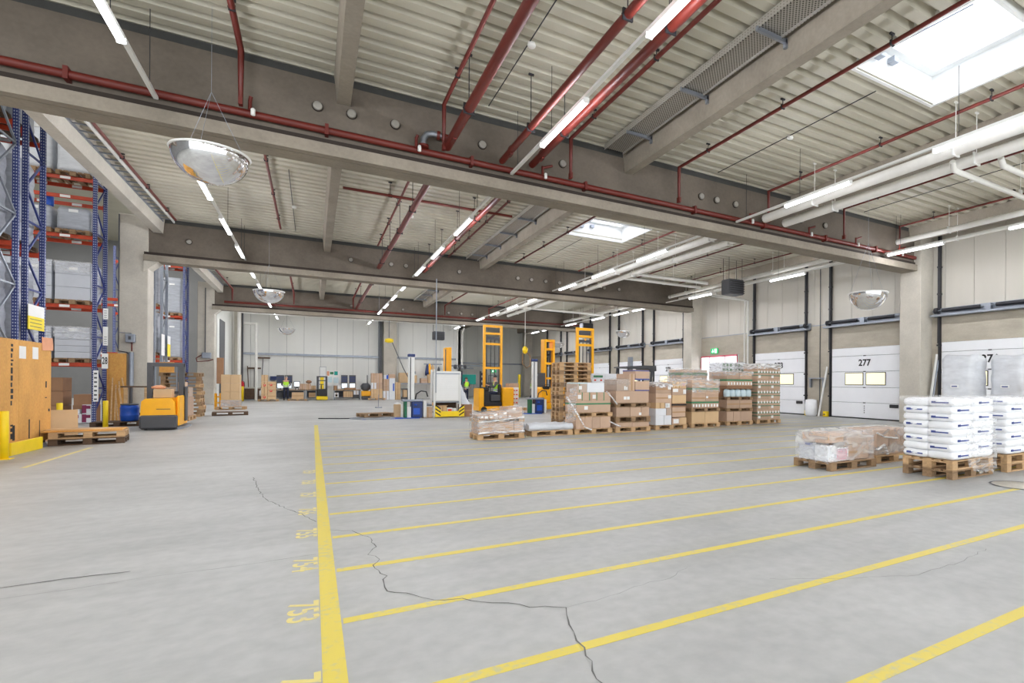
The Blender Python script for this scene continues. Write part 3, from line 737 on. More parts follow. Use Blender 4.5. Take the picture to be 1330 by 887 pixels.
def ladder(x, z, ya, yb, label):
    t = thing('cable_ladder', label, 'cable tray', (x, ya, z), 0, 'cable ladders along the left edge beam')
    L_ = yb-ya
    MB().box(0, 0.03, 0, L_, 0, 0.07).build('side_rail', 'galv', t); MB().box(0.3, 0.34, 0, L_, 0, 0.07).build('side_rail', 'lightbody', t)
    r = MB(); n = int(L_/0.45)
    for i in range(n): r.box(0.02, 0.32, 0.2+i*0.45, 0.24+i*0.45, 0.01, 0.04)
    r.build('rungs', 'galv', t)
ladder(-4.66, 7.12, 12.3, 25.1, 'pale cable ladder along the left edge beam in the middle bay')
ladder(-4.66, 7.12, 26, 40, 'pale cable ladder along the left edge beam in the far bay')

# thin conduits with smoke detectors
def conduit(x, ya, yb, label, det=()):
    t = thing('hanging_conduit', label, 'conduit', (x, ya, 7.26), 0, 'thin conduits under the decking')
    MB().tube([(0, 0, 0), (0, yb-ya, 0)], 0.011, 6).build('pipe_run', 'darksteel', t)
    for d in det:
        MB().lathe([(0.06, -0.07), (0.075, -0.04), (0.06, 0.0)], 0.04, d-ya, 0, 14).build('smoke_detector', 'lightbody', t)
conduit(3.15, -2, 11.2, 'thin conduit with a white smoke detector left of the second light row', (8.75,))
conduit(9.55, 6.6, 11.4, 'thin conduit with a smoke detector below the near roof light', (8.85,))
conduit(15.9, -2, 11.4, 'thin conduit with a smoke detector at far right of the near bay', (8.0,))
conduit(2.9, 12.4, 24.5, 'thin conduit in the middle bay between the two red pipes', (20,))
conduit(9.3, 19.5, 24.5, 'thin conduit in the middle bay behind the second roof light', ())
conduit(-0.6, 17.5, 24.5, 'thin conduit in the middle bay near the leftmost light row', (21,))

# heaters
def heater(loc, label):
    t = thing('hanging_heater', label, 'heater', loc, 0, 'dark unit heaters under the roof')
    MB().cbox(-0.45, 0.45, -0.3, 0.3, -0.35, 0.35, 0.04).build('casing', 'charcoal', t)
    g = MB()
    for i in range(6): g.box(-0.42, 0.42, -0.36, -0.3, -0.3+i*0.1, -0.26+i*0.1)
    g.build('louvre', 'black', t)
    f = MB().lathe([(0.26, 0), (0.26, 0.08), (0.1, 0.1)], 0, 0, 0, 18); o = f.build('fan_guard', 'darksteel', t); o.location = (0, 0.32, 0); o.rotation_euler = (-PI/2, 0, 0)
    h = MB()
    for dx in (-0.4, 0.4):
        for dy in (-0.2, 0.2): h.tube([(dx, dy, 0.3), (dx, dy, 7.3-loc[2])], 0.012, 5)
    h.build('hanger', 'darksteel', t)
heater((16.85, 19.0, 5.95), 'dark unit heater hanging at the bend of the white pipes')
heater((18.3, 37.5, 5.75), 'dark unit heater hanging beside the far dark pillar')
heater((9.0, 46.5, 5.3), 'dark unit heater hanging behind the left tall yellow mast')

# mirror domes
def mirror_dome(loc, r, label, drop):
    t = thing('mirror_dome', label, 'mirror', loc, 0, 'hanging hemispherical safety mirrors')
    pr = [(r*math.cos(a), -r*math.sin(a)*0.92) for a in [i*PI/2/14 for i in range(15)]]
    mb = MB(); seg = 40; vs = []; fs = []
    for q, z in pr:
        for a in range(seg): vs.append((max(q, 0.002)*math.cos(2*PI*a/seg), max(q, 0.002)*math.sin(2*PI*a/seg), z))
    for i in range(len(pr)-1):
        for a in range(seg): fs.append((i*seg+a, i*seg+(a+1) % seg, (i+1)*seg+(a+1) % seg, (i+1)*seg+a))
    mb.add(vs, fs, 0, True); mb.build('dome', 'mirror', t)
    MB().lathe([(r+0.012, -0.015), (r+0.02, 0.0), (r+0.012, 0.015), (r-0.05, 0.02)], 0, 0, 0, 40).build('rim', 'lightbody', t)
    w = MB()
    for k in range(3):
        a = k*2*PI/3+0.4; w.tube([(r*0.96*math.cos(a), r*0.96*math.sin(a), 0.01), (0, 0, drop*0.42)], 0.003, 5)
    w.tube([(0, 0, drop*0.42), (0, 0, drop)], 0.003, 5)
    w.build('suspension_wire', 'galv', t)
    return t
mirror_dome((-1.38, 10.5, 4.96), 0.5, 'largest mirror dome hanging just in front of the nearest beam', 2.3)
mirror_dome((-1.45, 24.6, 4.86), 0.5, 'second mirror dome under the leftmost light row, before the middle beam', 2.4)
mirror_dome((-1.52, 43, 5.0), 0.5, 'small distant mirror dome near the far wall', 2.3)
mirror_dome((13.1, 9.25, 3.95), 0.5, 'mirror dome hanging in front of dock door 277', 3.3)
mirror_dome((18.0, 31.2, 4.95), 0.5, 'mirror dome beside the dock wall behind the middle column', 2.3)
mirror_dome((17.6, 41.3, 4.8), 0.5, 'far pale mirror dome left of the angled yellow mast', 2.5)

# hanging pull cable / hoist grips
def hoist(x, y, ztop, z, label):
    t = thing('hanging_hoist', label, 'hoist', (x, y, z))
    MB().tube([(0, 0, 0.3), (0, 0, ztop-z)], 0.014, 6).build('cable', 'lightbody', t)
    MB().lathe([(0.05, 0.0), (0.13, 0.1), (0.15, 0.28), (0.06, 0.4)], 0, 0, 0, 12).build('reel', 'safety', t)
    MB().tube([(0.1, 0, 0.1), (0.28, 0, -0.1), (0.3, 0, -0.6), (0.1, 0, -0.75), (-0.15, 0, -0.5), (-0.12, 0, 0.05)], 0.03, 7).build('hose_loop', 'wood_old', t)
hoist(9.6, 27, 5.7, 2.95, 'hanging hoist with looped hose right of the tall yellow mast')
hs = thing('balancer_hoist', 'yellow spring balancer hanging from the roof by the far wall column', 'hoist', (4.55, 40.5, 4.3))
MB().tube([(0, 0, 0.2), (0, 0, 3.0)], 0.02, 6).build('cable', 'darksteel', hs)
MB().lathe([(0.1, -0.15), (0.28, -0.1), (0.28, 0.1), (0.1, 0.15)], 0, 0, 0, 14).build('reel', 'safety', hs)
MB().tube([(0.2, 0, -0.1), (0.9, -0.2, -1.9), (1.6, -0.4, -3.3)], 0.03, 6).build('hanging_hose', 'charcoal', hs)
# ================================================================== PALLETS
_pp = {}
def pallet(x, y, z, rot, label, m='wood', group=None, sz=1.0, parts=True):
    key = (m, parts)
    if key not in _pp:
        L_, W = 1.2, 0.8
        if parts:
            t = thing('wooden_pallet', label, 'pallet', (x, y, z), rot, group)
            for yy, w in ((-0.3275, 0.145), (-0.165, 0.1), (0, 0.145), (0.165, 0.1), (0.3275, 0.145)):
                MB().cbox(-L_/2, L_/2, yy-w/2, yy+w/2, 0.122, 0.144, 0.004).build('deck_board', m, t)
            for xx in (-0.5275, 0, 0.5275):
                MB().cbox(xx-0.0725, xx+0.0725, -W/2, W/2, 0.1, 0.122, 0.004).build('stringer_board', m, t)
            for xx in (-0.5275, 0, 0.5275):
                for yy in (-0.35, 0, 0.35):
                    w = 0.05 if yy else 0.0725
                    MB().cbox(xx-0.0725, xx+0.0725, yy-w, yy+w, 0.022, 0.1, 0.004).build('block', m, t)
            for yy in (-0.35, 0, 0.35):
                w = 0.05 if yy else 0.0725
                MB().cbox(-L_/2, L_/2, yy-w, yy+w, 0.0, 0.022, 0.004).build('bottom_board', m, t)
        else:
            mb = MB()
            for yy, w in ((-0.3275, 0.145), (-0.165, 0.1), (0, 0.145), (0.165, 0.1), (0.3275, 0.145)): mb.box(-L_/2, L_/2, yy-w/2, yy+w/2, 0.122, 0.144)
            for xx in (-0.5275, 0, 0.5275): mb.box(xx-0.0725, xx+0.0725, -W/2, W/2, 0.1, 0.1225)
            for xx in (-0.5275, 0, 0.5275):
                for yy in (-0.35, 0, 0.35): mb.box(xx-0.0725, xx+0.0725, yy-0.06, yy+0.06, 0.02, 0.1005)
            for yy in (-0.35, 0, 0.35): mb.box(-L_/2, L_/2, yy-0.06, yy+0.06, 0.0, 0.0205)
            t = tag(mb.build('wooden_pallet', m), label, 'pallet', group); t.location = (x, y, z); t.rotation_euler = (0, 0, rot)
        _pp[key] = t
        if 'group' in t and not group: del t['group']
        t.scale = (1, 1, sz); return t
    t = dup(_pp[key], (x, y, z), rot, label)
    if group: t['group'] = group
    elif 'group' in t: del t['group']
    t.scale = (1, 1, sz); return t

# ================================================================== CARTONS
_cm = {}
def carton(x0, x1, y0, y1, z0, z1, m, label, tape=True, papers=(), straps=(), hand=False, group=None, name='carton', leftpapers=()):
    """papers: (u,v,w,h) on the front (-Y) face, u,v,w,h in metres from the lower left corner"""
    w, d, h = x1-x0, y1-y0, z1-z0
    key = (round(w, 3), round(d, 3), round(h, 3), m)
    if key not in _cm: _cm[key] = MB().cbox(-w/2, w/2, -d/2, d/2, 0, h, 0.006).mesh('carton', m)
    o = link(name, _cm[key], None, ((x0+x1)/2, (y0+y1)/2, z0))
    tag(o, label, 'box', group)
    if tape:
        tb = MB(); e = 0.0015
        tb.box(-0.025, 0.025, -d/2-e, -d/2, h*0.0+0.01, h-0.006) if w < 0.45 else tb.box(-w/2+0.01, w/2-0.01, -d/2-e, -d/2, h/2-0.02, h/2+0.02)
        tb.build('packing_tape', 'tape', o)
    for p in papers:
        u, v, pw, ph = p[:4]; pm = p[4] if len(p) > 4 else 'paper'
        MB().box(-w/2+u, -w/2+u+pw, -d/2-0.006, -d/2, v, v+ph).build('shipping_label' if pm == 'paper' else 'printed_panel', pm, o)
    for u, sw, sm, hor in straps:
        b = MB()
        if hor: b.box(-w/2-0.003, w/2+0.003, -d/2-0.003, d/2+0.003, u, u+sw)
        else: b.box(-w/2+u, -w/2+u+sw, -d/2-0.003, d/2+0.003, -0.003, h+0.003)
        b.build('strap', sm, o)
    if hand: MB().box(-0.06, 0.06, -d/2-0.003, -d/2, h*0.5, h*0.5+0.035).build('hand_hole', 'ink', o)
    return o

def film(name_label, poly, m='film', bulge=0.02, n=10):
    pass

def drape(x0, x1, y0, y1, ztop, zlow, label, m='film', seed=0, sag=0.05, sides='lfrb'):
    """wrinkled sheet of film over the top of a load hanging down the sides to zlow"""
    rnd = random.Random(seed); mb = MB(); o = 0.012
    nx, ny, nz = 14, 8, 5
    def top(i, j):
        x = x0-o+(x1-x0+2*o)*i/nx; y = y0-o+(y1-y0+2*o)*j/ny
        k = (min(i, nx-i)/nx*2)*(min(j, ny-j)/ny*2)
        return (x, y, ztop+o+sag*math.sqrt(max(0, k))*rnd.uniform(0.2, 1.0))
    T = [[top(i, j) for j in range(ny+1)] for i in range(nx+1)]
    vs = [T[i][j] for i in range(nx+1) for j in range(ny+1)]
    mb.add(vs, [(i*(ny+1)+j, (i+1)*(ny+1)+j, (i+1)*(ny+1)+j+1, i*(ny+1)+j+1) for i in range(nx) for j in range(ny)], 0, True)
    def side(edge, nrm):
        vs = []; n = len(edge)
        for k in range(nz+1):
            for (x, y, z) in edge:
                q = rnd.uniform(0, 0.022) if k else 0
                zz = z+(zlow+rnd.uniform(-0.03, 0.03)-z)*k/nz
                vs.append((x+nrm[0]*q, y+nrm[1]*q, zz))
        mb.add(vs, [(k*n+i, k*n+i+1, (k+1)*n+i+1, (k+1)*n+i) for k in range(nz) for i in range(n-1)], 0, True)
    if 'f' in sides: side([T[i][0] for i in range(nx+1)], (0, -1))
    if 'b' in sides: side([T[i][ny] for i in range(nx+1)], (0, 1))
    if 'l' in sides: side([T[0][j] for j in range(ny+1)], (-1, 0))
    if 'r' in sides: side([T[nx][j] for j in range(ny+1)], (1, 0))
    return tag(mb.build('stretch_film', m), label, 'film')

def strand(pts, r, label, group='twisted film strands round the wrapped stacks'):
    mb = MB().tube(pts, [r*(1.4 if i in (0, len(pts)-1) else 0.8+0.4*(i % 2)) for i in range(len(pts))], 6)
    return tag(mb.build('film_strand', 'film_milky'), label, 'film', group)

# ---- low wrapped pallet at the left end of the row
ST = 'low wrapped pallet at the left end of the row'
pallet(4.1, 13.62, 0, 0, 'pallet under the low wrapped load at the left end of the row')
for i, (a, b) in enumerate(((3.54, 4.42), (4.43, 4.66))): carton(a, b, 13.24, 13.98, 0.146, 0.43, 'carton', 'large brown carton %s in the lower layer of the low wrapped pallet' % ('left' if i == 0 else 'right'), i == 0)
pallet(4.1, 13.62, 0.432, 0, 'thin pallet between the two layers of the low wrapped load', sz=0.55)
for i, (a, b, z1) in enumerate(((3.56, 3.78, 0.60), (3.79, 4.02, 0.66), (4.03, 4.26, 0.70), (4.27, 4.64, 0.80))):
    carton(a, b, 13.24, 13.96, 0.515, z1, 'carton', '%s small brown carton from left in top layer of the low wrapped pallet' % ORD1[i], False, [(0.02, 0.03, 0.06, 0.05), (0.12, z1-0.515-0.07, 0.08, 0.06)])
mb = MB()
mb.add([(3.50, 13.2, 0.62), (4.66, 13.2, 0.83), (4.68, 14.0, 0.83), (3.5, 14.0, 0.66), (3.48, 13.19, 0.16), (4.68, 13.19, 0.14), (4.70, 14.02, 0.14), (3.48, 14.02, 0.16)], [(0, 1, 2, 3), (0, 1, 5, 4), (1, 2, 6, 5), (0, 3, 7, 4)])
tag(mb.build('stretch_film', 'film'), 'clear film wrapped round the low carton load at the left end of the row', 'film')
strand([(3.52, 13.17, 0.44), (3.9, 13.15, 0.47), (4.3, 13.15, 0.52), (4.68, 13.15, 0.56)], 0.014, 'milky film rope across the front of the low wrapped pallet', None)
strand([(3.5, 13.17, 0.17), (3.9, 13.16, 0.2), (4.68, 13.15, 0.19)], 0.018, 'milky film rope along the foot of the low wrapped pallet', None)

# ---- pallet with white foil rolls
pallet(5.58, 13.87, 0, 0.03, 'pallet carrying the flat white foil bundle')
mb = MB()
for i in range(4):
    yy = 13.58+i*0.19; n = 9
    mb.tube([(4.92+0.03*(i % 2)+1.28*k/n, yy+0.015*math.sin(k*2+i), 0.235+0.01*math.sin(k*3+i*2)) for k in range(n+1)], [0.088+0.012*math.sin(k*1.7+i) for k in range(n+1)], 10)
mb.box(4.98, 6.15, 13.55, 14.2, 0.15, 0.25)
tag(mb.build('foil_bundle', 'whitewrap'), 'flat bundle of white foil lying on the low pallet', 'foil')

# ---- stack 1 (green straps, white box on top)
S = 'the stack beside the pallet tower'
pallet(6.88, 13.96, 0, 0, 'pallet under the stack beside the pallet tower')
Y0, Y1 = 13.58, 14.34
xs = [6.33, 6.47, 6.60, 6.83, 7.09, 7.43]
for i in range(5): carton(xs[i], xs[i+1]-0.004, Y0, Y1, 0.146, 0.475, 'carton', '%s upright brown carton from left, bottom layer of the stack beside pallet tower' % ORD1[i], False)
pallet(6.88, 13.96, 0.477, 0, 'upper pallet inside the stack beside the pallet tower', sz=0.85)
carton(6.33, 7.42, Y0, Y1, 0.602, 0.94, 'carton', 'wide brown carton with green band in the stack beside the pallet tower', False, [(0.25, 0.08, 0.11, 0.1)], [(0.22, 0.045, 'greenprint', True)])
for i, (a, b) in enumerate(((6.33, 6.78), (6.79, 7.42))): carton(a, b, Y0, Y1, 0.942, 1.17, 'carton', 'brown carton with green vertical straps, %s of the layer under white box' % ('left' if i == 0 else 'right'), False, [(0.05, 0.05, 0.1, 0.11)], [(0.17, 0.025, 'greenprint', False), (0.4, 0.025, 'greenprint', False)])
carton(6.36, 6.66, Y0, Y1, 1.172, 1.41, 'carton_grey', 'small carton with blue top left of the white box on the stack', False, [(0.05, 0.08, 0.09, 0.1)], [(0.06, 0.02, 'greenprint', False)])
carton(6.67, 7.21, Y0, Y1, 1.172, 1.45, 'carton_white', 'white carton on top of the stack beside the pallet tower', False)
MB_ = MB().box(6.38, 6.66, Y0+0.02, Y1, 1.412, 1.45); tag(MB_.build('plastic_sheet', 'bottle'), 'pale blue plastic sheet lying beside the white carton', 'sheet')
mb = MB(); rnd = random.Random(4); nn = 12; vs = []
for i in range(nn+1):
    for j in range(9): vs.append((6.30-0.30*(i/nn)*(1-0.4*j/8)+rnd.uniform(-0.02, 0.02), 13.50+rnd.uniform(-0.02, 0.02)+0.06*(i/nn), 0.42+j*0.12-0.12*(i/nn)+rnd.uniform(-0.02, 0.02)))
mb.add(vs, [(i*9+j, (i+1)*9+j, (i+1)*9+j+1, i*9+j+1) for i in range(nn) for j in range(8)], 0, True)
tag(mb.build('stretch_film', 'film'), 'loose crumpled film hanging off the left side of the stack by pallet tower', 'film')
strand([(6.0, 13.5, 1.05), (6.3, 13.47, 0.6), (6.55, 13.47, 0.2), (6.75, 13.45, 0.12)], 0.02, 'thick twisted film tail left of the stack beside pallet tower', None)

# ---- stack 2 (tall brown boxes)
S = 'second stack'
pallet(8.17, 13.92, 0, 0, 'new pale pallet under the second tall stack')
Y0, Y1 = 13.54, 14.3
for i, (a, b) in enumerate(((7.6, 8.13), (8.14, 8.73))): carton(a, b, Y0, Y1, 0.146, 0.28, 'carton', 'flat brown carton %s of the lowest layer in the second stack' % ('left' if i == 0 else 'right'), False)
pallet(8.17, 13.92, 0.282, 0, 'lower inner pallet in the second stack', 'wood_old', sz=1.2)
for i, (a, b) in enumerate(((7.6, 8.06), (8.07, 8.44), (8.45, 8.73))): carton(a, b, Y0, Y1, 0.457, 0.73, 'carton', '%s brown carton from left in the middle layer of the second stack' % ORD1[i], False, [(0.3, 0.03, 0.08, 0.08)] if i == 1 else [])
pallet(8.17, 13.92, 0.732, 0, 'upper inner pallet in the second stack', 'wood_old', sz=0.85)
carton(7.58, 8.71, Y0, Y1, 0.857, 1.21, 'carton', 'big wide brown carton with torn labels in the second stack', False, [(0.26, 0.1, 0.09, 0.09), (0.37, 0.1, 0.09, 0.09)])
carton(7.59, 8.0, Y0-0.02, Y1, 1.212, 1.55, 'carton_grey', 'grey brown carton with small labels at upper left of second stack', False, [(0.25, 0.03, 0.05, 0.11), (0.32, 0.03, 0.04, 0.09)])
carton(8.01, 8.22, Y0, Y1, 1.212, 1.72, 'carton', 'upright narrow carton in the middle of the second stack top', True)
carton(8.24, 8.73, Y0, Y1, 1.212, 1.50, 'carton', 'lower right carton with purple edges on the second stack', False, [], [(0.0, 0.03, 'inkblue', True)])
carton(8.24, 8.73, Y0, Y1, 1.54, 1.84, 'carton', 'topmost right carton with purple edges on the second stack', False, [], [(0.0, 0.04, 'inkblue', True), (0.26, 0.03, 'inkblue', True)])
drape(7.58, 8.01, Y0-0.03, Y1, 1.56, 1.40, 'film over the left top carton of the second stack', 'film_thin', 5, 0.03)
strand([(7.3, 13.62, 1.2), (7.46, 13.52, 1.0), (7.6, 13.5, 0.82)], 0.018, 'upper slanting film strand between first and second stack', None)
strand([(7.38, 13.6, 0.34), (7.55, 13.5, 0.24), (7.7, 13.48, 0.18)], 0.016, 'lower slanting film strand between first and second stack', None)

# ---- stack 3 (white cartons at the bottom)
pallet(9.68, 14.1, 0, 0, 'orange toned pallet under the stack with white bottom cartons')
Y0, Y1 = 13.72, 14.48
carton(9.09, 9.40, Y0, Y1, 0.146, 0.44, 'carton_white', 'bottom left white carton in the third stack', False)
carton(9.41, 9.68, Y0, Y1, 0.146, 0.44, 'carton_white', 'bottom right white carton in the third stack', False)
carton(9.09, 9.48, Y0, Y1, 0.442, 0.66, 'carton_white', 'upper white carton under brown cartons in the third stack', False)
carton(9.49, 9.68, Y0, Y1, 0.442, 0.66, 'carton_grey', 'narrow brown carton right of the upper white carton', False)
carton(9.09, 9.42, Y0, Y1, 0.662, 0.84, 'carton_tan', 'small brown carton above the white cartons in the third stack', True)
carton(9.43, 9.68, Y0, Y1, 0.662, 0.84, 'carton', 'carton with black printed white label above the white cartons', False, [(0.02, 0.02, 0.16, 0.14), (0.07, 0.05, 0.03, 0.08, 'ink')])
carton(9.09, 9.68, Y0, Y1, 0.842, 1.13, 'carton', 'lower of two large cartons on left half of third stack', True, [(0.46, 0.13, 0.11, 0.1)])
carton(9.09, 9.67, Y0, Y1, 1.132, 1.39, 'carton', 'upper of two large cartons on left half of third stack', True, [(0.45, 0.12, 0.12, 0.11)])
carton(9.71, 10.0, Y0, Y1, 0.146, 0.35, 'carton', 'bottom left carton with printed label on right half of third stack', False, [(0.05, 0.04, 0.2, 0.13)])
carton(10.01, 10.27, Y0, Y1, 0.146, 0.36, 'carton_tan', 'bottom right carton on right half of third stack', False)
carton(9.71, 10.23, Y0, Y1, 0.38, 0.69, 'carton', 'wide carton below the dark gap on right half of third stack', True)
carton(9.71, 10.26, Y0, Y1, 0.692, 0.815, 'carton_dark', 'dark flat tray on right half of third stack', False, [], [(0.05, 0.05, 'ink', True)])
carton(9.71, 10.25, Y0, Y1, 0.817, 1.07, 'carton_tan', 'orange tan carton on right half of third stack', False)
carton(9.71, 10.25, Y0, Y1, 1.072, 1.29, 'carton', 'carton with two white labels on right half of third stack', False, [(0.02, 0.1, 0.2, 0.1), (0.42, 0.04, 0.11, 0.14)])
carton(9.71, 9.98, Y0, Y1, 1.292, 1.50, 'carton_tan', 'top left carton on right half of third stack', True)
carton(9.99, 10.25, Y0, Y1, 1.292, 1.50, 'carton_tan', 'top carton with red label on right half of third stack', False, [(0.12, 0.07, 0.08, 0.1, 'pinkprint')])
drape(9.08, 9.68, Y0-0.02, Y1, 1.42, 1.33, 'crumpled film on the left half of the third stack', 'film_milky', 8, 0.10)
drape(9.72, 10.26, Y0-0.02, Y1, 1.53, 1.36, 'crumpled film on the right half of the third stack', 'film', 9, 0.14)

# ---- stack 4 (green banded trays)
pallet(11.14, 14.22, 0, 0, 'pallet under the fourth stack with green banded trays')
Y0, Y1 = 13.84, 14.58
for i, (a, b) in enumerate(((10.57, 11.12), (11.13, 11.7))): carton(a, b, Y0, Y1, 0.146, 0.52, 'carton_tan', 'large plain carton, bottom %s of the fourth stack' % ('left' if i == 0 else 'right'), False)
pallet(11.14, 14.22, 0.522, 0, 'inner pallet in the fourth stack', 'wood_old', sz=0.85)
for i in range(3):
    a = 10.57+i*0.377; carton(a, a+0.372, Y0, Y1, 0.648, 0.86, 'carton', '%s labelled tray from left above inner pallet of fourth stack' % ORD1[i], False, [(0.04+k*0.12, 0.03, 0.06, 0.09) for k in range(3)], [(0.15, 0.055, 'greenprint', True)])
for l, (z0, z1) in enumerate(((0.862, 1.07), (1.072, 1.31), (1.312, 1.55))):
    for i, (a, b) in enumerate(((10.57, 11.13), (11.14, 11.69))):
        carton(a, b, Y0, Y1, z0, z1, 'carton', 'brown carton %s of the %s layer from top in fourth stack' % (('left', 'right')[i], ('third', 'second', 'top')[l]), True, [(0.02, 0.1, 0.08, 0.07)] if (i+l) % 2 else [], [(z1-z0-0.07, 0.06, 'greenprint', True)] if l == 1 else [])
drape(10.55, 11.7, Y0-0.02, Y1, 1.58, 1.15, 'shiny film hood over the fourth stack', 'film', 11, 0.08)
# ---- stack 4 behind (taller, second row)
pallet(11.55, 15.35, 0, 0, 'pallet under the tall carton stack behind the fourth stack')
for l, (z0, z1) in enumerate(((0.146, 0.55), (0.552, 0.95), (0.952, 1.35), (1.352, 1.66), (1.662, 1.93))):
    for i, (a, b) in enumerate(((10.97, 11.55), (11.56, 12.13))):
        if l < 2 and i == 0: pass
        carton(a, b, 14.98, 15.72, z0, z1, 'carton', 'carton %s of the %s layer, tall stack behind the fourth stack' % (('left', 'right')[i], ORD[l]), False, [], [(0.07, 0.1, 'tray_green', True)] if l == 4 else [])
drape(10.95, 12.14, 14.96, 15.74, 1.95, 1.3, 'hazy film over the tall stack behind the fourth stack', 'film', 12, 0.06)
# ---- stack 5 (pale bottles in the middle)
pallet(12.86, 14.46, 0, 0, 'pallet under the fifth stack with pale blue canisters')
Y0, Y1 = 14.08, 14.82
for i, (a, b) in enumerate(((12.27, 12.56), (12.57, 12.9), (12.91, 13.44))): carton(a, b, Y0, Y1, 0.146, 0.48, 'carton', '%s brown carton from left at the bottom of fifth stack' % ORD1[i], False)
pallet(12.86, 14.46, 0.482, 0, 'lower inner pallet in the fifth stack', 'wood_old', sz=0.8)
for i, (a, b) in enumerate(((12.27, 12.85), (12.86, 13.44))): carton(a, b, Y0, Y1, 0.60, 0.88, 'carton', 'brown carton %s between the inner pallets of the fifth stack' % ('left' if i == 0 else 'right'), True)
pallet(12.86, 14.46, 0.882, 0, 'upper inner pallet in the fifth stack', 'wood_old', sz=0.75)
for i in range(5):
    x = 12.37+i*0.245
    o = MB().lathe([(0.10, 0.0), (0.118, 0.03), (0.118, 0.2), (0.09, 0.25), (0.05, 0.27)], 0, 0, 0, 16).build('canister', 'bottle')
    o.location = (x, Y0+0.13, 0.992); tag(o, '%s pale blue canister from left in the fifth stack' % ORD1[i], 'canister', 'pale blue canisters in the fifth stack')
    MB().lathe([(0.03, 0.27), (0.032, 0.285)], 0, 0, 0, 10).build('cap', 'lightbody', o)
carton(12.27, 13.44, Y0+0.28, Y1, 0.992, 1.265, 'carton_dark', 'dark carton behind the pale blue canisters', False)
carton(12.27, 13.44, Y0, Y1, 1.27, 1.38, 'carton_dark', 'dark flat tray above the pale blue canisters', False)
for i in range(3):
    a = 12.26+i*0.395; carton(a, a+0.39, Y0, Y1, 1.382, 1.61, 'carton', '%s labelled tray from left with green band, fifth stack' % ORD1[i], False, [(0.05+k*0.13, 0.03, 0.06, 0.09) for k in range(3)], [(0.16, 0.06, 'greenprint', True)])
for i, (a, b) in enumerate(((12.25, 12.84), (12.85, 13.42))): carton(a, b, Y0, Y1, 1.612, 1.84, 'carton', 'plain carton %s on top of the fifth stack' % ('left' if i == 0 else 'right'), False)
drape(12.24, 13.44, Y0-0.02, Y1, 1.87, 1.72, 'film draped over the fifth stack', 'film', 13, 0.09)
# ---- behind stack 5
pallet(13.72, 15.75, 0, 0, 'pallet under the tallest stack behind the fifth stack')
for l, (z0, z1) in enumerate(((0.146, 0.6), (0.602, 1.05), (1.052, 1.5), (1.502, 1.9), (1.902, 2.08), (2.082, 2.25))):
    for i in range(2):
        a = 13.13+i*0.59; carton(a, a+0.585, 15.38, 16.12, z0, z1, 'carton_grey' if l < 4 else 'carton_white', '%s %s of the %s layer in the tallest stack behind fifth stack' % ('carton' if l < 4 else 'white tray', ('left', 'right')[i], ORD[l]), False, [(0.06+k*0.17, 0.02, 0.1, 0.1, 'tray_green') for k in range(3)] if l >= 4 else [])
drape(13.12, 14.32, 15.36, 16.14, 2.27, 1.9, 'pale film over the tallest stack behind the fifth stack', 'film', 14, 0.05)
# ---- stack 6 (many green labelled trays)
pallet(14.42, 14.62, 0, 0, 'pallet under the stack of flat green labelled trays by dock door 278')
for l in range(11):
    z0 = 0.146+l*0.184
    for i in range(2):
        a = 13.84+i*0.58
        pp = [(0.03+k*0.145, 0.05, 0.07, 0.08) for k in range(4)] if l % 2 else [(0.05 if i == 0 else 0.12, 0.05, 0.11, 0.09)]
        carton(a, a+0.576, 14.24, 14.98, z0, z0+0.18, 'carton', 'flat tray %s, %s layer of the tray stack by dock door 278' % (('left', 'right')[i], ORD[l]), False, pp, [(0.04, 0.05, 'tray_green', True)] if l % 2 else [(0.12, 0.035, 'tray_green', True)])
drape(13.82, 15.0, 14.22, 15.0, 2.18, 2.0, 'white film hood on the flat tray stack by dock door 278', 'film_milky', 15, 0.04)
# ---- yellow/white trays seen above stack 1/2 : milk carton trays far behind
pallet(9.75, 18.7, 0, 0, 'pallet far behind the second stack under white drink trays')
for l in range(9):
    z0 = 0.146+l*0.185
    for i in range(2):
        a = 9.2+i*0.56; carton(a, a+0.555, 18.3, 19.1, z0, z0+0.18, 'carton_white' if l != 6 else 'bottle', 'white drink tray %s, %s layer, behind the second stack' % (('left', 'right')[i], ORD[l]), False, [(0.08, 0.08, 0.08, 0.06, 'redprint'), (0.34, 0.08, 0.08, 0.06, 'redprint')] if l == 7 else ([(0.05, 0.03, 0.4, 0.08, 'greenprint')] if l == 8 and i == 0 else []))

# ================================================================== TOWER OF EMPTY PALLETS (front 1.0 wide seen from the end of the row)
for k in range(15):
    w = 'wood' if k % 3 else 'wood_old'
    off = 0.0 if k < 8 else 0.0
    pallet(8.05+random.uniform(-0.015, 0.015), 17.72+random.uniform(-0.015, 0.015), k*0.1445, random.uniform(-0.015, 0.015), '%s empty pallet of the tall tower behind the first stack' % ORD1[k] + ' from the floor', w, 'empty pallets in the tall tower')

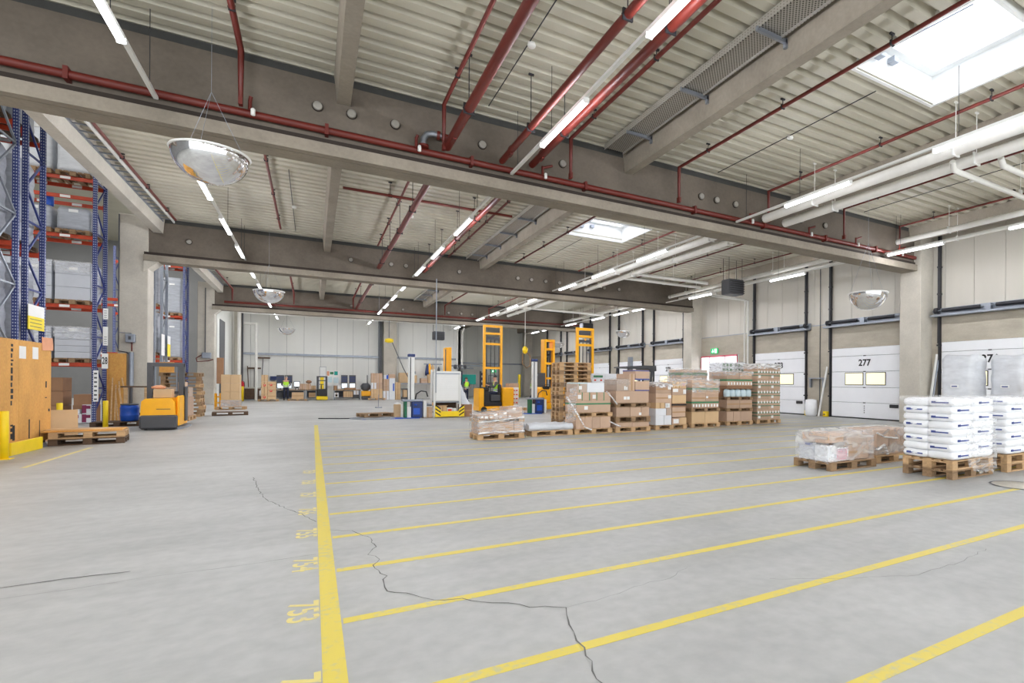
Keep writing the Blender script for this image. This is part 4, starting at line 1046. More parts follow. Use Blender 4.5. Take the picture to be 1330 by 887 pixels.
# ================================================================== SACK STACKS AND FLAT PALLET AT RIGHT
def sack_mesh(L_, W, H, seed):
    rnd = random.Random(seed); nu, nv = 22, 10; vs = []; fs = []
    def pw(a, e): return math.copysign(abs(a)**e, a)
    for j in range(nv+1):
        ph = -PI/2+PI*j/nv
        for i in range(nu):
            t = 2*PI*i/nu
            x = L_/2*pw(math.cos(ph), 0.42)*pw(math.cos(t), 0.28); y = W/2*pw(math.cos(ph), 0.42)*pw(math.sin(t), 0.28); z = H/2*pw(math.sin(ph), 0.62)
            vs.append((x+rnd.uniform(-0.006, 0.006), y+rnd.uniform(-0.006, 0.006), z+H/2+rnd.uniform(-0.004, 0.004)*(1 if 0 < j < nv else 0)))
    for j in range(nv):
        for i in range(nu): fs.append((j*nu+i, j*nu+(i+1) % nu, (j+1)*nu+(i+1) % nu, (j+1)*nu+i))
    return MB().add(vs, fs, 0, True).mesh('sack', 'sack')
SM = [sack_mesh(0.635, 0.435, 0.142, s) for s in range(4)]
def sack(x, y, z, rot, label, k, pr, group):
    o = link('plastic_sack', SM[k % 4], None, (x, y, z), (random.uniform(-0.02, 0.02), random.uniform(-0.02, 0.02), rot+random.uniform(-0.03, 0.03)))
    tag(o, label, 'sack', group)
    for nm, a in pr:   # printed band: 'x' end faces, 'y' side faces
        b = MB()
        if nm == 'end':
            b.box(-0.319, -0.313, -0.13, 0.10, 0.062, 0.082); b.box(-0.319, -0.313, 0.06, 0.13, 0.06, 0.094)
        elif nm == 'side':
            b.box(-0.2, 0.12, -0.219, -0.213, 0.06, 0.08); b.box(-0.2, -0.12, -0.219, -0.213, 0.055, 0.09)
        b.build('printed_band', 'inkblue', o)
    return o
def sack_stack(x0, y0, zb, n, name, group):
    for l in range(n):
        z = zb+l*0.116; fl = l % 2
        for i, (cx, cy) in enumerate(((0.3, 0.2), (0.3, 0.6), (0.9, 0.2), (0.9, 0.6))):
            if i == 3 and l < n-1: continue
            pos = ('front left', 'rear left', 'front right', 'rear right')[i]
            pr = []
            if i == 0: pr = [('side', 0)] if not fl else [('end', 0)]
            if i == 1 and fl == 0: pr = [('end', 0)]
            if i == 2 and fl == 1: pr = [('side', 0)]
            sack(x0+cx, y0+cy, z, 0, 'white plastic sack, %s of %s layer in %s' % (pos, ORD[l], name), l*4+i, pr, group)
BX, BY = 8.32, 4.42
pallet(BX+0.6, BY+0.4, 0, 0, 'lower of two pallets under the nearest white sack stack', 'wood_old')
pallet(BX+0.6, BY+0.4, 0.1445, 0, 'upper of two pallets under the nearest white sack stack', 'wood')
sack_stack(BX, BY, 0.285, 8, 'the nearest sack stack', 'white sacks on the nearest stack')
pallet(9.87+0.6, 4.37+0.4, 0, 0, 'lower of two pallets under the right hand sack stack', 'wood')
pallet(9.87+0.6, 4.37+0.4, 0.1445, 0, 'upper of two pallets under the right hand sack stack', 'wood')
sack_stack(9.87, 4.37, 0.285, 8, 'the right hand sack stack', 'white sacks on the right hand stack')
# loose film round the lower right of the near sack stack
mb = MB(); rnd = random.Random(2); vs = []
for i in range(15):
    for j in range(8): vs.append((8.66+i*0.063, 4.385-0.012*math.sin(i*1.3+j)-0.03*(j == 0)-0.01*j*0, 0.07+0.12*j+0.3*max(0, 0.35-i/14)*(7-j)/7+0.03*math.sin(i*2.1)*(j == 0)))
mb.add(vs, [(i*8+j, (i+1)*8+j, (i+1)*8+j+1, i*8+j+1) for i in range(14) for j in range(7)], 0, True)
tag(mb.build('stretch_film', 'film'), 'loose film hanging over the pallet at the front of nearest sack stack', 'film')
drape(8.30, 9.54, 4.40, 5.24, 1.25, 1.14, 'thin film hood over the top of the nearest sack stack', 'film_thin', 21, 0.02)
drape(9.85, 11.09, 4.35, 5.18, 1.25, 1.14, 'thin film hood over the right hand sack stack', 'film_thin', 22, 0.02)

# flat pallet with film wrapped mixed cartons
PX, PY = 7.34, 5.84
pallet(PX+0.6, PY+0.4, 0, 0.0, 'pallet with mixed film wrapped cartons left of the sack stacks', 'wood_old')
carton(7.37, 7.76, 6.22, 6.55, 0.146, 0.44, 'carton_pale', 'pale grey carton with dark blue label on the flat mixed pallet', False)
carton(7.36, 7.55, 5.93, 6.2, 0.146, 0.41, 'carton_white', 'white carton at the front corner of the flat mixed pallet', False)
carton(7.56, 7.88, 5.92, 6.2, 0.146, 0.36, 'carton_white', 'white carton with pink print on the flat mixed pallet', False, [(0.02, 0.02, 0.26, 0.16, 'pinkprint')], [(0.19, 0.012, 'purple', True)])
carton(7.90, 8.46, 5.94, 6.54, 0.146, 0.40, 'carton', 'brown carton at the right rear of the flat mixed pallet', True)
carton(7.89, 8.45, 5.96, 6.54, 0.402, 0.58, 'carton_grey', 'upper brown carton at the right rear of the flat mixed pallet', False)
carton(7.40, 7.86, 6.0, 6.5, 0.445, 0.60, 'carton', 'brown carton lying on top of the flat mixed pallet', True)
lb = carton(7.37, 7.40, 6.24, 6.46, 0.36, 0.44, 'carton_white', 'small white sign with dark blue print on the mixed pallet', False, [], [])
MB().box(-0.018, -0.0152, -0.09, 0.06, 0.03, 0.07).build('printed_band', 'inkblue', lb)
drape(7.35, 8.50, 5.90, 6.58, 0.62, 0.14, 'clear film wrapped over the flat mixed carton pallet', 'film_wrap', 31, 0.06)
# carton pallet behind it
pallet(9.4, 6.42, 0, 0, 'pallet half hidden behind the nearest sack stack', 'wood')
for i in range(3): carton(8.86+i*0.37, 9.22+i*0.37, 6.06, 6.78, 0.30, 0.60, 'carton', '%s brown carton from left on the half hidden pallet' % ORD1[i], False)
carton(8.86, 9.96, 6.08, 6.78, 0.146, 0.298, 'carton_grey', 'flat carton at the bottom of the half hidden pallet', False)
drape(8.84, 9.98, 6.05, 6.8, 0.61, 0.2, 'film over the half hidden carton pallet', 'film_wrap', 32, 0.03)
strand([(8.84, 6.04, 0.56), (9.05, 6.03, 0.48), (9.45, 6.03, 0.44)], 0.012, 'upper film rope on the half hidden carton pallet', None)
strand([(8.84, 6.04, 0.25), (9.05, 6.03, 0.33), (9.15, 6.03, 0.16)], 0.02, 'lower film rope on the half hidden carton pallet', None)

# tall white wrapped foam blocks
def foam(x0, x1, y0, y1, z1, label, seed):
    rnd = random.Random(seed); nl = 5; mb = MB(); nu = 24; vs = []; rows = []
    for k in range(nl*4+1):
        z = 0.146+(z1-0.146)*k/(nl*4); q = 0.02*abs(math.sin(PI*k/4))
        for a in range(nu):
            t = 2*PI*a/nu; e = 0.35
            cx = math.copysign(abs(math.cos(t))**e, math.cos(t)); cy = math.copysign(abs(math.sin(t))**e, math.sin(t))
            shrink = 0.06 if k == nl*4 else 0.0
            vs.append(((x0+x1)/2+cx*((x1-x0)/2+q-0.02-shrink)+rnd.uniform(-0.008, 0.008), (y0+y1)/2+cy*((y1-y0)/2+q-0.02-shrink)+rnd.uniform(-0.008, 0.008), z+rnd.uniform(-0.012, 0.012)+(0.03*math.sin(3*t) if k == nl*4 else 0)))
    n = nl*4+1
    fs = [(k*nu+a, k*nu+(a+1) % nu, (k+1)*nu+(a+1) % nu, (k+1)*nu+a) for k in range(n-1) for a in range(nu)]
    fs.append(tuple((n-1)*nu+a for a in range(nu))); mb.add(vs, fs, 0, True)
    o = tag(mb.build('wrapped_foam_block', 'whitewrap'), label, 'wrapped load')
    MB().box(x0-0.006, x0+0.01, (y0+y1)/2-0.1, (y0+y1)/2+0.1, 1.38, 1.46).build('shipping_label', 'paper', o)
    MB().box(x0-0.009, x0+0.004, (y0+y1)/2-0.07, (y0+y1)/2+0.07, 1.40, 1.43).build('printed_band', 'inkblue', o)
pallet(15.1, 7.75, 0, 0, 'pallet under the left tall white foam block')
foam(14.62, 15.55, 7.33, 8.15, 2.24, 'left tall white wrapped foam block behind the sack stacks', 1)
pallet(15.75, 6.82, 0, 0, 'pallet under the right tall white foam block')
foam(15.25, 16.15, 6.42, 7.22, 2.22, 'right tall white wrapped foam block behind the sack stacks', 2)
pallet(14.4, 5.3, 0, 0, 'pallet under the carton pile at the right edge of view')
for l in range(7): carton(13.85, 14.9, 5.0, 5.7, 0.146+l*0.21, 0.146+l*0.21+0.2, 'carton', 'wide carton, %s layer, at right edge behind the sacks' % ORD[l], True)
# ================================================================== PEOPLE
def skin_mesh(name, verts, edges, radii, m, sub=2, root=0):
    me = bpy.data.meshes.new(name+'_sk'); me.from_pydata([tuple(v) for v in verts], edges, [])
    o = bpy.data.objects.new(name+'_sk', me); C.objects.link(o)
    sk = o.modifiers.new('s', 'SKIN'); sk.use_smooth_shade = True

    for i, r in enumerate(radii):
        d = me.skin_vertices[0].data[i]; d.radius = r if isinstance(r, (tuple, list)) else (r, r); d.use_root = (i == root)
    ss = o.modifiers.new('ss', 'SUBSURF'); ss.levels = sub; ss.render_levels = sub
    dg = bpy.context.evaluated_depsgraph_get(); dg.update()
    out = bpy.data.meshes.new_from_object(o.evaluated_get(dg)); bpy.data.objects.remove(o)
    out.materials.clear(); out.materials.append(M[m]); out.name = name
    for p in out.polygons: p.use_smooth = True
    return out

def person(loc, rotz, label, J, vest=True, hair='hair', hand_curl=0.6, legs='navy'):
    """J: joints dict in local metres, facing -Y"""
    t = thing('person', label, 'person', loc, rotz)
    V = []; R = []; E = []
    def add(p, r, par=None):
        V.append(Vector(p)); R.append(r)
        if par is not None: E.append((par, len(V)-1))
        return len(V)-1
    pel = add(J['pelvis'], (0.15, 0.11)); wa = add(J['waist'], (0.13, 0.10), pel); ch = add(J['chest'], (0.165, 0.12), wa)
    nk = add(J['neck'], 0.06, ch); hb = add(J['head'], 0.085, nk); ht = add(Vector(J['head'])+Vector(J.get('hup', (0, 0, 1)))*0.12, 0.085, hb)
    for s in ('l', 'r'):
        sh = add(J['sh_'+s], 0.065, ch); el = add(J['el_'+s], 0.046, sh); wr = add(J['wr_'+s], 0.03, el)
        d = (Vector(J['wr_'+s])-Vector(J['el_'+s])).normalized(); side = Vector((0, 0, 1)).cross(d)
        if side.length < 0.2: side = Vector((0, 1, 0)).cross(d)
        side.normalize(); dn = d.cross(side)
        pm = add(Vector(J['wr_'+s])+d*0.07, (0.04, 0.024), wr)
        base = Vector(J['wr_'+s])+d*0.08
        for k, (off, ln) in enumerate(((-0.03, 0.07), (-0.01, 0.082), (0.01, 0.078), (0.028, 0.06))):
            f1 = add(base+side*off+d*0.03, 0.0095, pm); f2 = add(base+side*off+d*(0.03+ln*0.5)+dn*0.012*hand_curl, 0.0085, f1)
            add(base+side*off+d*(0.03+ln*0.85)+dn*0.04*hand_curl, 0.007, f2)
        th1 = add(Vector(J['wr_'+s])+d*0.04-side*0.045, 0.011, pm); add(Vector(J['wr_'+s])+d*0.085-side*0.065, 0.009, th1)
        hp = add(J['hip_'+s], 0.085, pel); kn = add(J['kn_'+s], 0.06, hp); an = add(J['an_'+s], 0.042, kn)
        add(J['toe_'+s], 0.035, an)
    link('body', skin_mesh('body', V, E, R, 'skin'), t)
    # clothing shells
    k = 1.12
    TV = [Vector(J['pelvis']), Vector(J['hip_l']), Vector(J['kn_l']), Vector(J['an_l']), Vector(J['hip_r']), Vector(J['kn_r']), Vector(J['an_r']), Vector(J['waist'])]
    link('trousers', skin_mesh('trousers', TV, [(0, 1), (1, 2), (2, 3), (0, 4), (4, 5), (5, 6), (0, 7)], [(0.165, 0.125), 0.1, 0.075, 0.06, 0.1, 0.075, 0.06, (0.14, 0.11)], 'navy'), t)
    SV = [Vector(J['waist'])]; SV += [Vector(J['chest']), Vector(J['sh_l']), Vector(J['el_l']), Vector(J['wr_l']), Vector(J['sh_r']), Vector(J['el_r']), Vector(J['wr_r']), Vector(J['pelvis'])]
    link('pullover', skin_mesh('pullover', SV, [(0, 1), (1, 2), (2, 3), (3, 4), (1, 5), (5, 6), (6, 7), (0, 8)], [(0.14, 0.11), (0.175, 0.13), 0.075, 0.055, 0.042, 0.075, 0.055, 0.042, (0.155, 0.12)], 'charcoal'), t)
    if vest:
        up = Vector(J['chest'])+(Vector(J['neck'])-Vector(J['chest']))*0.5
        VV = [Vector(J['pelvis'])+Vector((0, 0, 0.02)), Vector(J['waist']), Vector(J['chest']), Vector(J['sh_l'])*0.9+Vector(J['chest'])*0.1, Vector(J['sh_r'])*0.9+Vector(J['chest'])*0.1, up]
        v = link('hi_vis_vest', skin_mesh('hi_vis_vest', VV, [(0, 1), (1, 2), (2, 3), (2, 4), (2, 5)], [(0.175, 0.14), (0.165, 0.135), (0.195, 0.15), 0.095, 0.095, 0.09], 'hivis'), t)
        a = Vector(J['pelvis']); b = Vector(J['waist']); 
        for f in (0.25, 0.85):
            c = a.lerp(b, f); MB().lathe([(0.205, -0.025), (0.205, 0.025)], c.x, c.y, c.z, 18, sy=0.82).build('reflective_band', 'reflect', v)
    hd = Vector(J['head'])+Vector(J.get('hup', (0, 0, 1)))*0.06
    fw = Vector(J.get('face', (0, -1, 0)))
    pr = [(0.102*math.cos(a), 0.02+0.125*math.sin(a)) for a in [i*PI/2/6 for i in range(7)]]
    h = MB().lathe(pr, 0, 0, 0, 16); o = h.build('hair', hair, t); o.location = hd-fw*0.022+Vector((0, 0, 0.0))
    sd = fw.cross(Vector((0, 0, 1))).normalized()
    for s in (-1, 1):
        e = MB().lathe([(0.002, -0.008), (0.009, 0), (0.002, 0.008)], 0, 0, 0, 8).build('eye', 'ink', t); e.location = hd+fw*0.088+sd*0.032*s-Vector((0, 0, 0.01))
        q = MB().lathe([(0.004, -0.03), (0.018, 0), (0.004, 0.03)], 0, 0, 0, 8).build('ear', 'skin', t); q.location = hd+sd*0.09*s-Vector((0, 0, 0.02))
    n = MB().prism([(-0.012, 0), (0.012, 0), (0, 0.045)], 'y', -0.025, 0.0).build('nose', 'skin', t); n.location = hd+fw*0.09-Vector((0, 0, 0.045)); n.rotation_euler = (0, 0, math.atan2(fw.x, -fw.y))
    mo = MB().box(-0.022, 0.022, -0.004, 0.004, -0.004, 0.004).build('mouth', 'red_frame', t); mo.location = hd+fw*0.086-Vector((0, 0, 0.065)); mo.rotation_euler = n.rotation_euler
    for s in ('l', 'r'):
        A = Vector(J['an_'+s]); T = Vector(J['toe_'+s]); d = (T-A); d.z = 0; d.normalize(); z0 = min(A.z, T.z)-0.055
        sm = MB().tube([A-d*0.05+Vector((0, 0, z0-A.z+0.055)), A+d*0.08+Vector((0, 0, z0-A.z+0.06)), A+d*0.2+Vector((0, 0, z0-A.z+0.045))], [0.05, 0.052, 0.04], 10)
        sm.build('shoe', 'black', t)
    return t

STAND = dict(pelvis=(0, 0, 0.95), waist=(0, 0, 1.12), chest=(0, 0, 1.36), neck=(0, -0.01, 1.52), head=(0, -0.03, 1.62),
             sh_l=(0.2, 0, 1.43), sh_r=(-0.2, 0, 1.43), el_l=(0.25, 0.02, 1.15), el_r=(-0.25, 0.02, 1.15), wr_l=(0.22, -0.16, 0.98), wr_r=(-0.22, -0.16, 0.98),
             hip_l=(0.1, 0, 0.9), hip_r=(-0.1, 0, 0.9), kn_l=(0.11, -0.01, 0.5), kn_r=(-0.11, -0.02, 0.5), an_l=(0.12, 0.02, 0.09), an_r=(-0.12, 0.02, 0.09), toe_l=(0.13, -0.14, 0.05), toe_r=(-0.13, -0.14, 0.05))
def pose(**k): d = dict(STAND); d.update(k); return d
# worker at the packing bench, back towards the hall
person((-1.7, 47.35, 0), PI, 'person in a green hi-vis vest standing with back turned at the left packing bench',
       pose(wr_l=(0.2, -0.36, 1.08), wr_r=(-0.2, -0.36, 1.08), el_l=(0.27, -0.08, 1.16), el_r=(-0.27, -0.08, 1.16)), True, 'hair_grey')
# worker bending by the teal board
person((9.85, 40.5, 0), 0.4, 'person in a yellow green vest standing left of the tall yellow mast',
       pose(wr_l=(0.15, -0.3, 1.05), el_l=(0.28, -0.05, 1.15)), True, 'hair')
# worker walking behind the second wrapping machine
person((15.4, 41.6, 0), 1.2, 'person in a green vest walking beside the far wrapping machine mast',
       pose(kn_l=(0.11, -0.16, 0.52), an_l=(0.12, -0.2, 0.09), toe_l=(0.12, -0.36, 0.05), an_r=(-0.12, 0.2, 0.1), toe_r=(-0.12, 0.05, 0.05)), True, 'hair')
# ================================================================== TRUCKS
def mast(par, x, y, w, z1, m='truckyellow', cross=(0.35, 0.62, 0.98), d=0.14, inner=True, zb=0.12):
    mb = MB()
    for s in (-1, 1):
        mb.box(x+s*w/2-0.055, x+s*w/2+0.055, y-d/2, y+d/2, zb, z1)
    for c in cross:
        z = z1*c; mb.box(x-w/2, x+w/2, y-d/2+0.015, y+d/2-0.015, z-0.055, z+0.055)
    mb.box(x-w/2, x+w/2, y-d/2-0.01, y+d/2+0.01, z1-0.12, z1)
    o = mb.build('mast', m, par)
    if inner:
        ib = MB()
        for s in (-1, 1): ib.box(x+s*(w/2-0.11)-0.025, x+s*(w/2-0.11)+0.025, y-0.04, y+0.04, zb, z1*0.86)
        ib.box(x-w/2+0.1, x+w/2-0.1, y-0.03, y+0.03, z1*0.83, z1*0.86); ib.box(x-w/2+0.1, x+w/2-0.1, y-0.03, y+0.03, z1*0.3, z1*0.33)
        ib.build('inner_mast', 'charcoal', o)
        for s in (-1, 1): MB().tube([(x+s*0.1, y, zb), (x+s*0.1, y, z1*0.84)], 0.022, 8).build('lift_chain', 'darksteel', o)
    return o
# reach truck with the driver
t = thing('reach_truck', 'yellow reach truck with a seated driver and the tallest mast', 'forklift', (7.65, 26.0, 0))
MB().cbox(-0.85, -0.6, -0.5, 0.5, 0.12, 1.15, 0.04).build('battery_cover', 'truckyellow', t)
MB().cbox(0.32, 0.86, -0.55, 0.55, 0.14, 1.2, 0.06).build('engine_cover', 'truckyellow', t)
MB().cbox(-0.86, 0.86, -0.55, 0.55, 0.06, 0.28, 0.03).build('chassis', 'truckyellow', t)
MB().cbox(-0.58, 0.3, -0.4, 0.5, 0.28, 0.5, 0.03).box(-0.58, -0.3, -0.35, 0.4, 0.5, 1.0).build('cab_floor', 'black', t)
MB().cbox(-0.25, 0.28, -0.35, 0.3, 0.5, 0.84, 0.05).build('seat_base', 'charcoal', t)
MB().cbox(0.14, 0.3, -0.3, 0.3, 0.8, 1.35, 0.05).build('seat_back', 'black', t)
MB().cbox(-0.75, -0.3, -0.3, 0.3, 1.0, 1.2, 0.05).build('control_console', 'black', t)
MB().tube([(-0.3, 0, 1.12), (-0.22, 0, 1.25)], 0.02, 6).lathe([(0.14, -0.012), (0.16, 0), (0.14, 0.012)], -0.2, 0, 1.27, 14).build('steering_wheel', 'black', t)
for dx in (-0.62, 0.6):
    for s in (-1, 1): MB().tube([(dx, s*0.56, 0.14), (dx, s*0.46, 0.14)], 0.14, 16).build('wheel', 'rubber', t)
mast(t, 0.16, 0.75, 0.86, 4.33, cross=(0.5, 0.78, 0.9))
for s in (-1, 1): MB().box(0.16+s*0.3-0.06, 0.16+s*0.3+0.06, 0.8, 1.9, 0.08, 0.13).build('fork', 'darksteel', t)
person((7.72, 25.98, 0), -PI/2, 'person in hi-vis vest with dark cap sitting in the reach truck',
       pose(pelvis=(0, 0.06, 0.96), waist=(0, 0.05, 1.12), chest=(0, 0.02, 1.36), neck=(0, 0, 1.52), head=(0, -0.02, 1.61),
            sh_l=(0.2, 0, 1.42), sh_r=(-0.2, 0, 1.42), el_l=(0.26, -0.14, 1.2), el_r=(-0.26, -0.14, 1.2), wr_l=(0.12, -0.34, 1.28), wr_r=(-0.12, -0.34, 1.28),
            hip_l=(0.1, 0.04, 0.93), hip_r=(-0.1, 0.04, 0.93), kn_l=(0.12, -0.34, 0.92), kn_r=(-0.12, -0.34, 0.92), an_l=(0.12, -0.42, 0.6), an_r=(-0.12, -0.42, 0.6), toe_l=(0.12, -0.52, 0.56), toe_r=(-0.12, -0.52, 0.56)), True, 'black', legs='hivis')
# angled yellow truck behind the pallet tower
t = thing('reach_truck', 'yellow forklift with black steering wheel left behind the pallet tower', 'forklift', (10.42, 26.3, 0), 0.12)
mast(t, 0.28, 0.15, 0.5, 3.72, cross=(0.45, 0.66, 0.86), d=0.4)
MB().cbox(-0.62, 0.0, -0.75, 0.1, 0.42, 1.22, 0.07).build('bonnet', 'truckyellow', t)
MB().cbox(-0.6, 0.5, -0.8, 0.1, 0.08, 0.42, 0.04).build('chassis', 'truckyellow', t)
MB().cbox(-0.5, -0.1, -0.8, -0.2, 1.1, 1.26, 0.05).build('seat', 'black', t)
MB().lathe([(0.15, -0.015), (0.18, 0), (0.15, 0.015)], -0.2, -0.68, 1.34, 16).tube([(-0.2, -0.68, 1.34), (-0.2, -0.5, 1.2)], 0.02, 6).build('steering_wheel', 'black', t)
MB().box(-0.42, 0.0, -0.1, 0.05, 1.22, 1.95).build('side_window', 'charcoal', t)
for s in (-0.45, 0.35): MB().tube([(s, -0.82, 0.15), (s, -0.7, 0.15)], 0.15, 16).build('wheel', 'rubber', t)
# front-on mast
t = thing('reach_truck', 'yellow forklift mast facing front behind the first and second stacks', 'forklift', (11.1, 22.9, 0))
mast(t, 0.0, 0.0, 0.8, 4.05, cross=(0.55, 0.80, 0.9))
MB().cbox(-0.5, 0.5, 0.1, 1.6, 0.1, 1.25, 0.06).build('bonnet', 'truckyellow', t)
MB().cbox(-0.55, 0.55, 0.0, 1.9, 0.06, 0.3, 0.04).build('chassis', 'charcoal', t)
MB().box(-0.38, 0.38, -0.14, -0.07, 0.3, 0.75).build('fork_carriage', 'charcoal', t)
for s in (-1, 1):
    MB().box(s*0.28-0.06, s*0.28+0.06, -1.2, -0.1, 0.06, 0.11).box(s*0.28-0.06, s*0.28+0.06, -0.16, -0.1, 0.06, 0.6).build('fork', 'darksteel', t)
    for yy in (0.2, 1.6): MB().tube([(s*0.56, yy, 0.16), (s*0.44, yy, 0.16)], 0.16, 16).build('wheel', 'rubber', t)
MB().cbox(-0.3, 0.3, -0.05, 0.05, 3.72, 3.9, 0.02).build('lamp_box', 'charcoal', t)
MB().lathe([(0.03, -0.05), (0.05, 0), (0.03, 0.05)], 0.0, -0.06, 3.5, 10).build('warning_lamp', 'truckyellow', t)
# overhead guard truck behind stack 2/3
t = thing('counterbalance_truck', 'dark forklift overhead guard and silver post showing above the second stack', 'forklift', (12.6, 20.2, 0))
MB().prism([(-0.85, 2.12), (-0.85, 2.18), (0.1, 2.24), (0.72, 2.24), (0.74, 2.0), (0.5, 1.96), (0.3, 2.1)], 'y', -0.1, 1.0).build('overhead_guard', 'charcoal', t)
for yy in (-0.05, 0.95):
    MB().bar((0.52, yy, 2.05), (0.42, yy, 0.9), 0.09, 0.09).build('guard_post', 'charcoal', t); MB().bar((-0.7, yy, 2.15), (-0.85, yy, 0.9), 0.07, 0.07).build('guard_post', 'charcoal', t)
MB().cbox(-0.9, 0.9, -0.1, 1.0, 0.12, 0.92, 0.06).build('bonnet', 'charcoal', t)
MB().cbox(-0.3, 0.3, 0.2, 0.8, 0.9, 1.4, 0.06).build('seat', 'black', t)
MB().box(-0.42, -0.26, 0.3, 0.5, 0.9, 2.62).build('silver_mast', 'galv', t)
for xx in (-0.6, 0.6):
    for yy in (-0.12, 0.9): MB().tube([(xx, yy, 0.2), (xx, yy+0.12, 0.2)], 0.2, 16).build('wheel', 'rubber', t)
# stacker at left
t = thing('pallet_stacker', 'yellow and grey stand-on pallet stacker with dark mast by the left column', 'forklift', (-3.78, 20.0, 0), 0)
MB().prism([(-0.40, 0.42), (0.36, 0.42), (0.35, 0.80), (0.27, 0.92), (-0.30, 0.90), (-0.38, 0.82)], 'y', 0.05, 0.75).build('bonnet', 'truckyellow', t)
MB().cbox(-0.42, 0.40, 0.0, 1.0, 0.03, 0.43, 0.05).build('chassis', 'charcoal', t)
MB().box(-0.05, 0.26, 0.035, 0.052, 0.595, 0.61).build('handle_slot', 'charcoal', t)
MB().cbox(0.36, 0.44, 0.2, 1.35, 0.1, 0.98, 0.03).build('side_panel', 'truckyellow', t)
MB().cbox(0.44, 0.48, 0.85, 1.15, 0.2, 1.25, 0.015).build('side_shield', 'charcoal', t)
mb = MB()
for s in (-1, 1): mb.box(s*0.36-0.06, s*0.36+0.06, 0.85, 1.05, 0.2, 1.92)
mb.box(-0.42, 0.42, 0.86, 1.04, 1.84, 1.95); mb.box(-0.42, 0.42, 0.88, 1.02, 1.02, 1.1)
mo = mb.build('mast', 'charcoal', t)
for s in (-1, 1):
    MB().tube([(s*0.25, 0.95, 0.9), (s*0.25, 0.95, 1.86)], 0.022, 8).build('lift_cylinder', 'galv', mo)
    MB().box(s*0.2-0.07, s*0.2+0.07, 1.1, 2.35, 0.06, 0.13).build('fork', 'galv', t)
MB().bar((0.42, 0.3, 0.03), (0.42, 1.7, 0.03), 0.12, 0.06).build('support_leg', 'galv', t)
for yy in (0.3, 1.6):
    MB().tube([(-0.36, yy, 0.06), (-0.3, yy, 0.06)], 0.06, 12).build('wheel', 'rubber', t)
carton(-3.93, -3.53, 20.2, 20.6, 0.925, 1.17, 'carton_tan', 'small tan carton lying on the bonnet of the pallet stacker', False)
o = MB().lathe([(0.02, 0.0), (0.14, 0.02), (0.15, 0.07), (0.05, 0.11)], 0, 0, 0, 12, sx=1.1).build('crumpled_paper', 'paper_pink'); o.location = (-3.86, 20.45, 1.172); tag(o, 'crumpled pinkish paper on the small tan carton', 'paper')
carton(-3.7, -3.5, 22.05, 22.4, 1.2, 1.38, 'carton', 'small brown carton resting on the load behind the stacker mast', True)
carton(-4.0, -3.4, 22.0, 22.6, 0.9, 1.2, 'carton_grey', 'grey brown carton carried behind the stacker mast', True)
pallet(-3.75, 22.3, 0.14, PI/2, 'pallet raised on the forks of the pallet stacker', 'wood')
carton(-4.1, -3.4, 21.8, 22.75, 0.29, 0.895, 'carton', 'large carton on the forks behind the pallet stacker', True)
# small yellow stacker at the far bench
t = thing('pallet_stacker', 'small stacker with yellow base and dark mast standing between the far benches', 'forklift', (0.62, 46.9, 0))
MB().cbox(-0.38, 0.38, -0.3, 0.5, 0.03, 0.3, 0.05).build('chassis', 'safety', t)
MB().cbox(-0.32, 0.32, -0.2, 0.3, 0.3, 0.85, 0.04).build('battery_box', 'black', t)
mb = MB()
for s in (-1, 1): mb.box(s*0.29-0.07, s*0.29+0.07, 0.3, 0.45, 0.2, 1.82)
mb.box(-0.36, 0.36, 0.31, 0.44, 1.74, 1.83); mb.box(-0.36, 0.36, 0.32, 0.43, 1.45, 1.52); mb.build('mast', 'charcoal', t)
MB().box(-0.12, 0.12, 0.33, 0.4, 0.3, 1.74).build('lift_cylinder', 'safety', t)
MB().tube([(-0.05, -0.1, 0.85), (-0.05, -0.3, 1.2)], 0.03, 6).tube([(-0.2, -0.3, 1.2), (0.1, -0.3, 1.2)], 0.03, 6).build('tiller', 'charcoal', t)
# ================================================================== PALLET RACKS (left)
def perf_paint(name, rgb):
    m = bpy.data.materials.new(name); m.use_nodes = True
    nt = m.node_tree; N = nt.nodes; L = nt.links; b = N['Principled BSDF']; b.inputs['Roughness'].default_value = 0.45
    tc = N.new('ShaderNodeTexCoord'); sp = N.new('ShaderNodeSeparateXYZ'); L.new(tc.outputs['Object'], sp.inputs['Vector'])
    def math_(op, a, bb=None):
        n = N.new('ShaderNodeMath'); n.operation = op
        if isinstance(a, float): n.inputs[0].default_value = a
        else: L.new(a, n.inputs[0])
        if bb is not None:
            if isinstance(bb, float): n.inputs[1].default_value = bb
            else: L.new(bb, n.inputs[1])
        return n.outputs['Value']
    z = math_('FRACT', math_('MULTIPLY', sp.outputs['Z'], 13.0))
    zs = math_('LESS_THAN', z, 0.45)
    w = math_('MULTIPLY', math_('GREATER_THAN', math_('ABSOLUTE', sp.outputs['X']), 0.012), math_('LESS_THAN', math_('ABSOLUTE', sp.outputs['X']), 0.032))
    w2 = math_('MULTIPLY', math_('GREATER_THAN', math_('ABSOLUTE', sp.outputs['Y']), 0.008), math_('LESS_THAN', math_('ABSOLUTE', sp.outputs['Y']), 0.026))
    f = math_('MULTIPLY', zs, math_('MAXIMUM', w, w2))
    mx = N.new('ShaderNodeMixRGB'); mx.inputs['Color1'].default_value = lin(rgb)+(1,); mx.inputs['Color2'].default_value = lin((168, 176, 196))+(1,)  # hole dots painted pale as light showing through the upright
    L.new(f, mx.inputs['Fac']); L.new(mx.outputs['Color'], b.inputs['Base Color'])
    return m
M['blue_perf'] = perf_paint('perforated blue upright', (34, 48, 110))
M['galv_perf'] = perf_paint('perforated grey upright', (138, 144, 152))
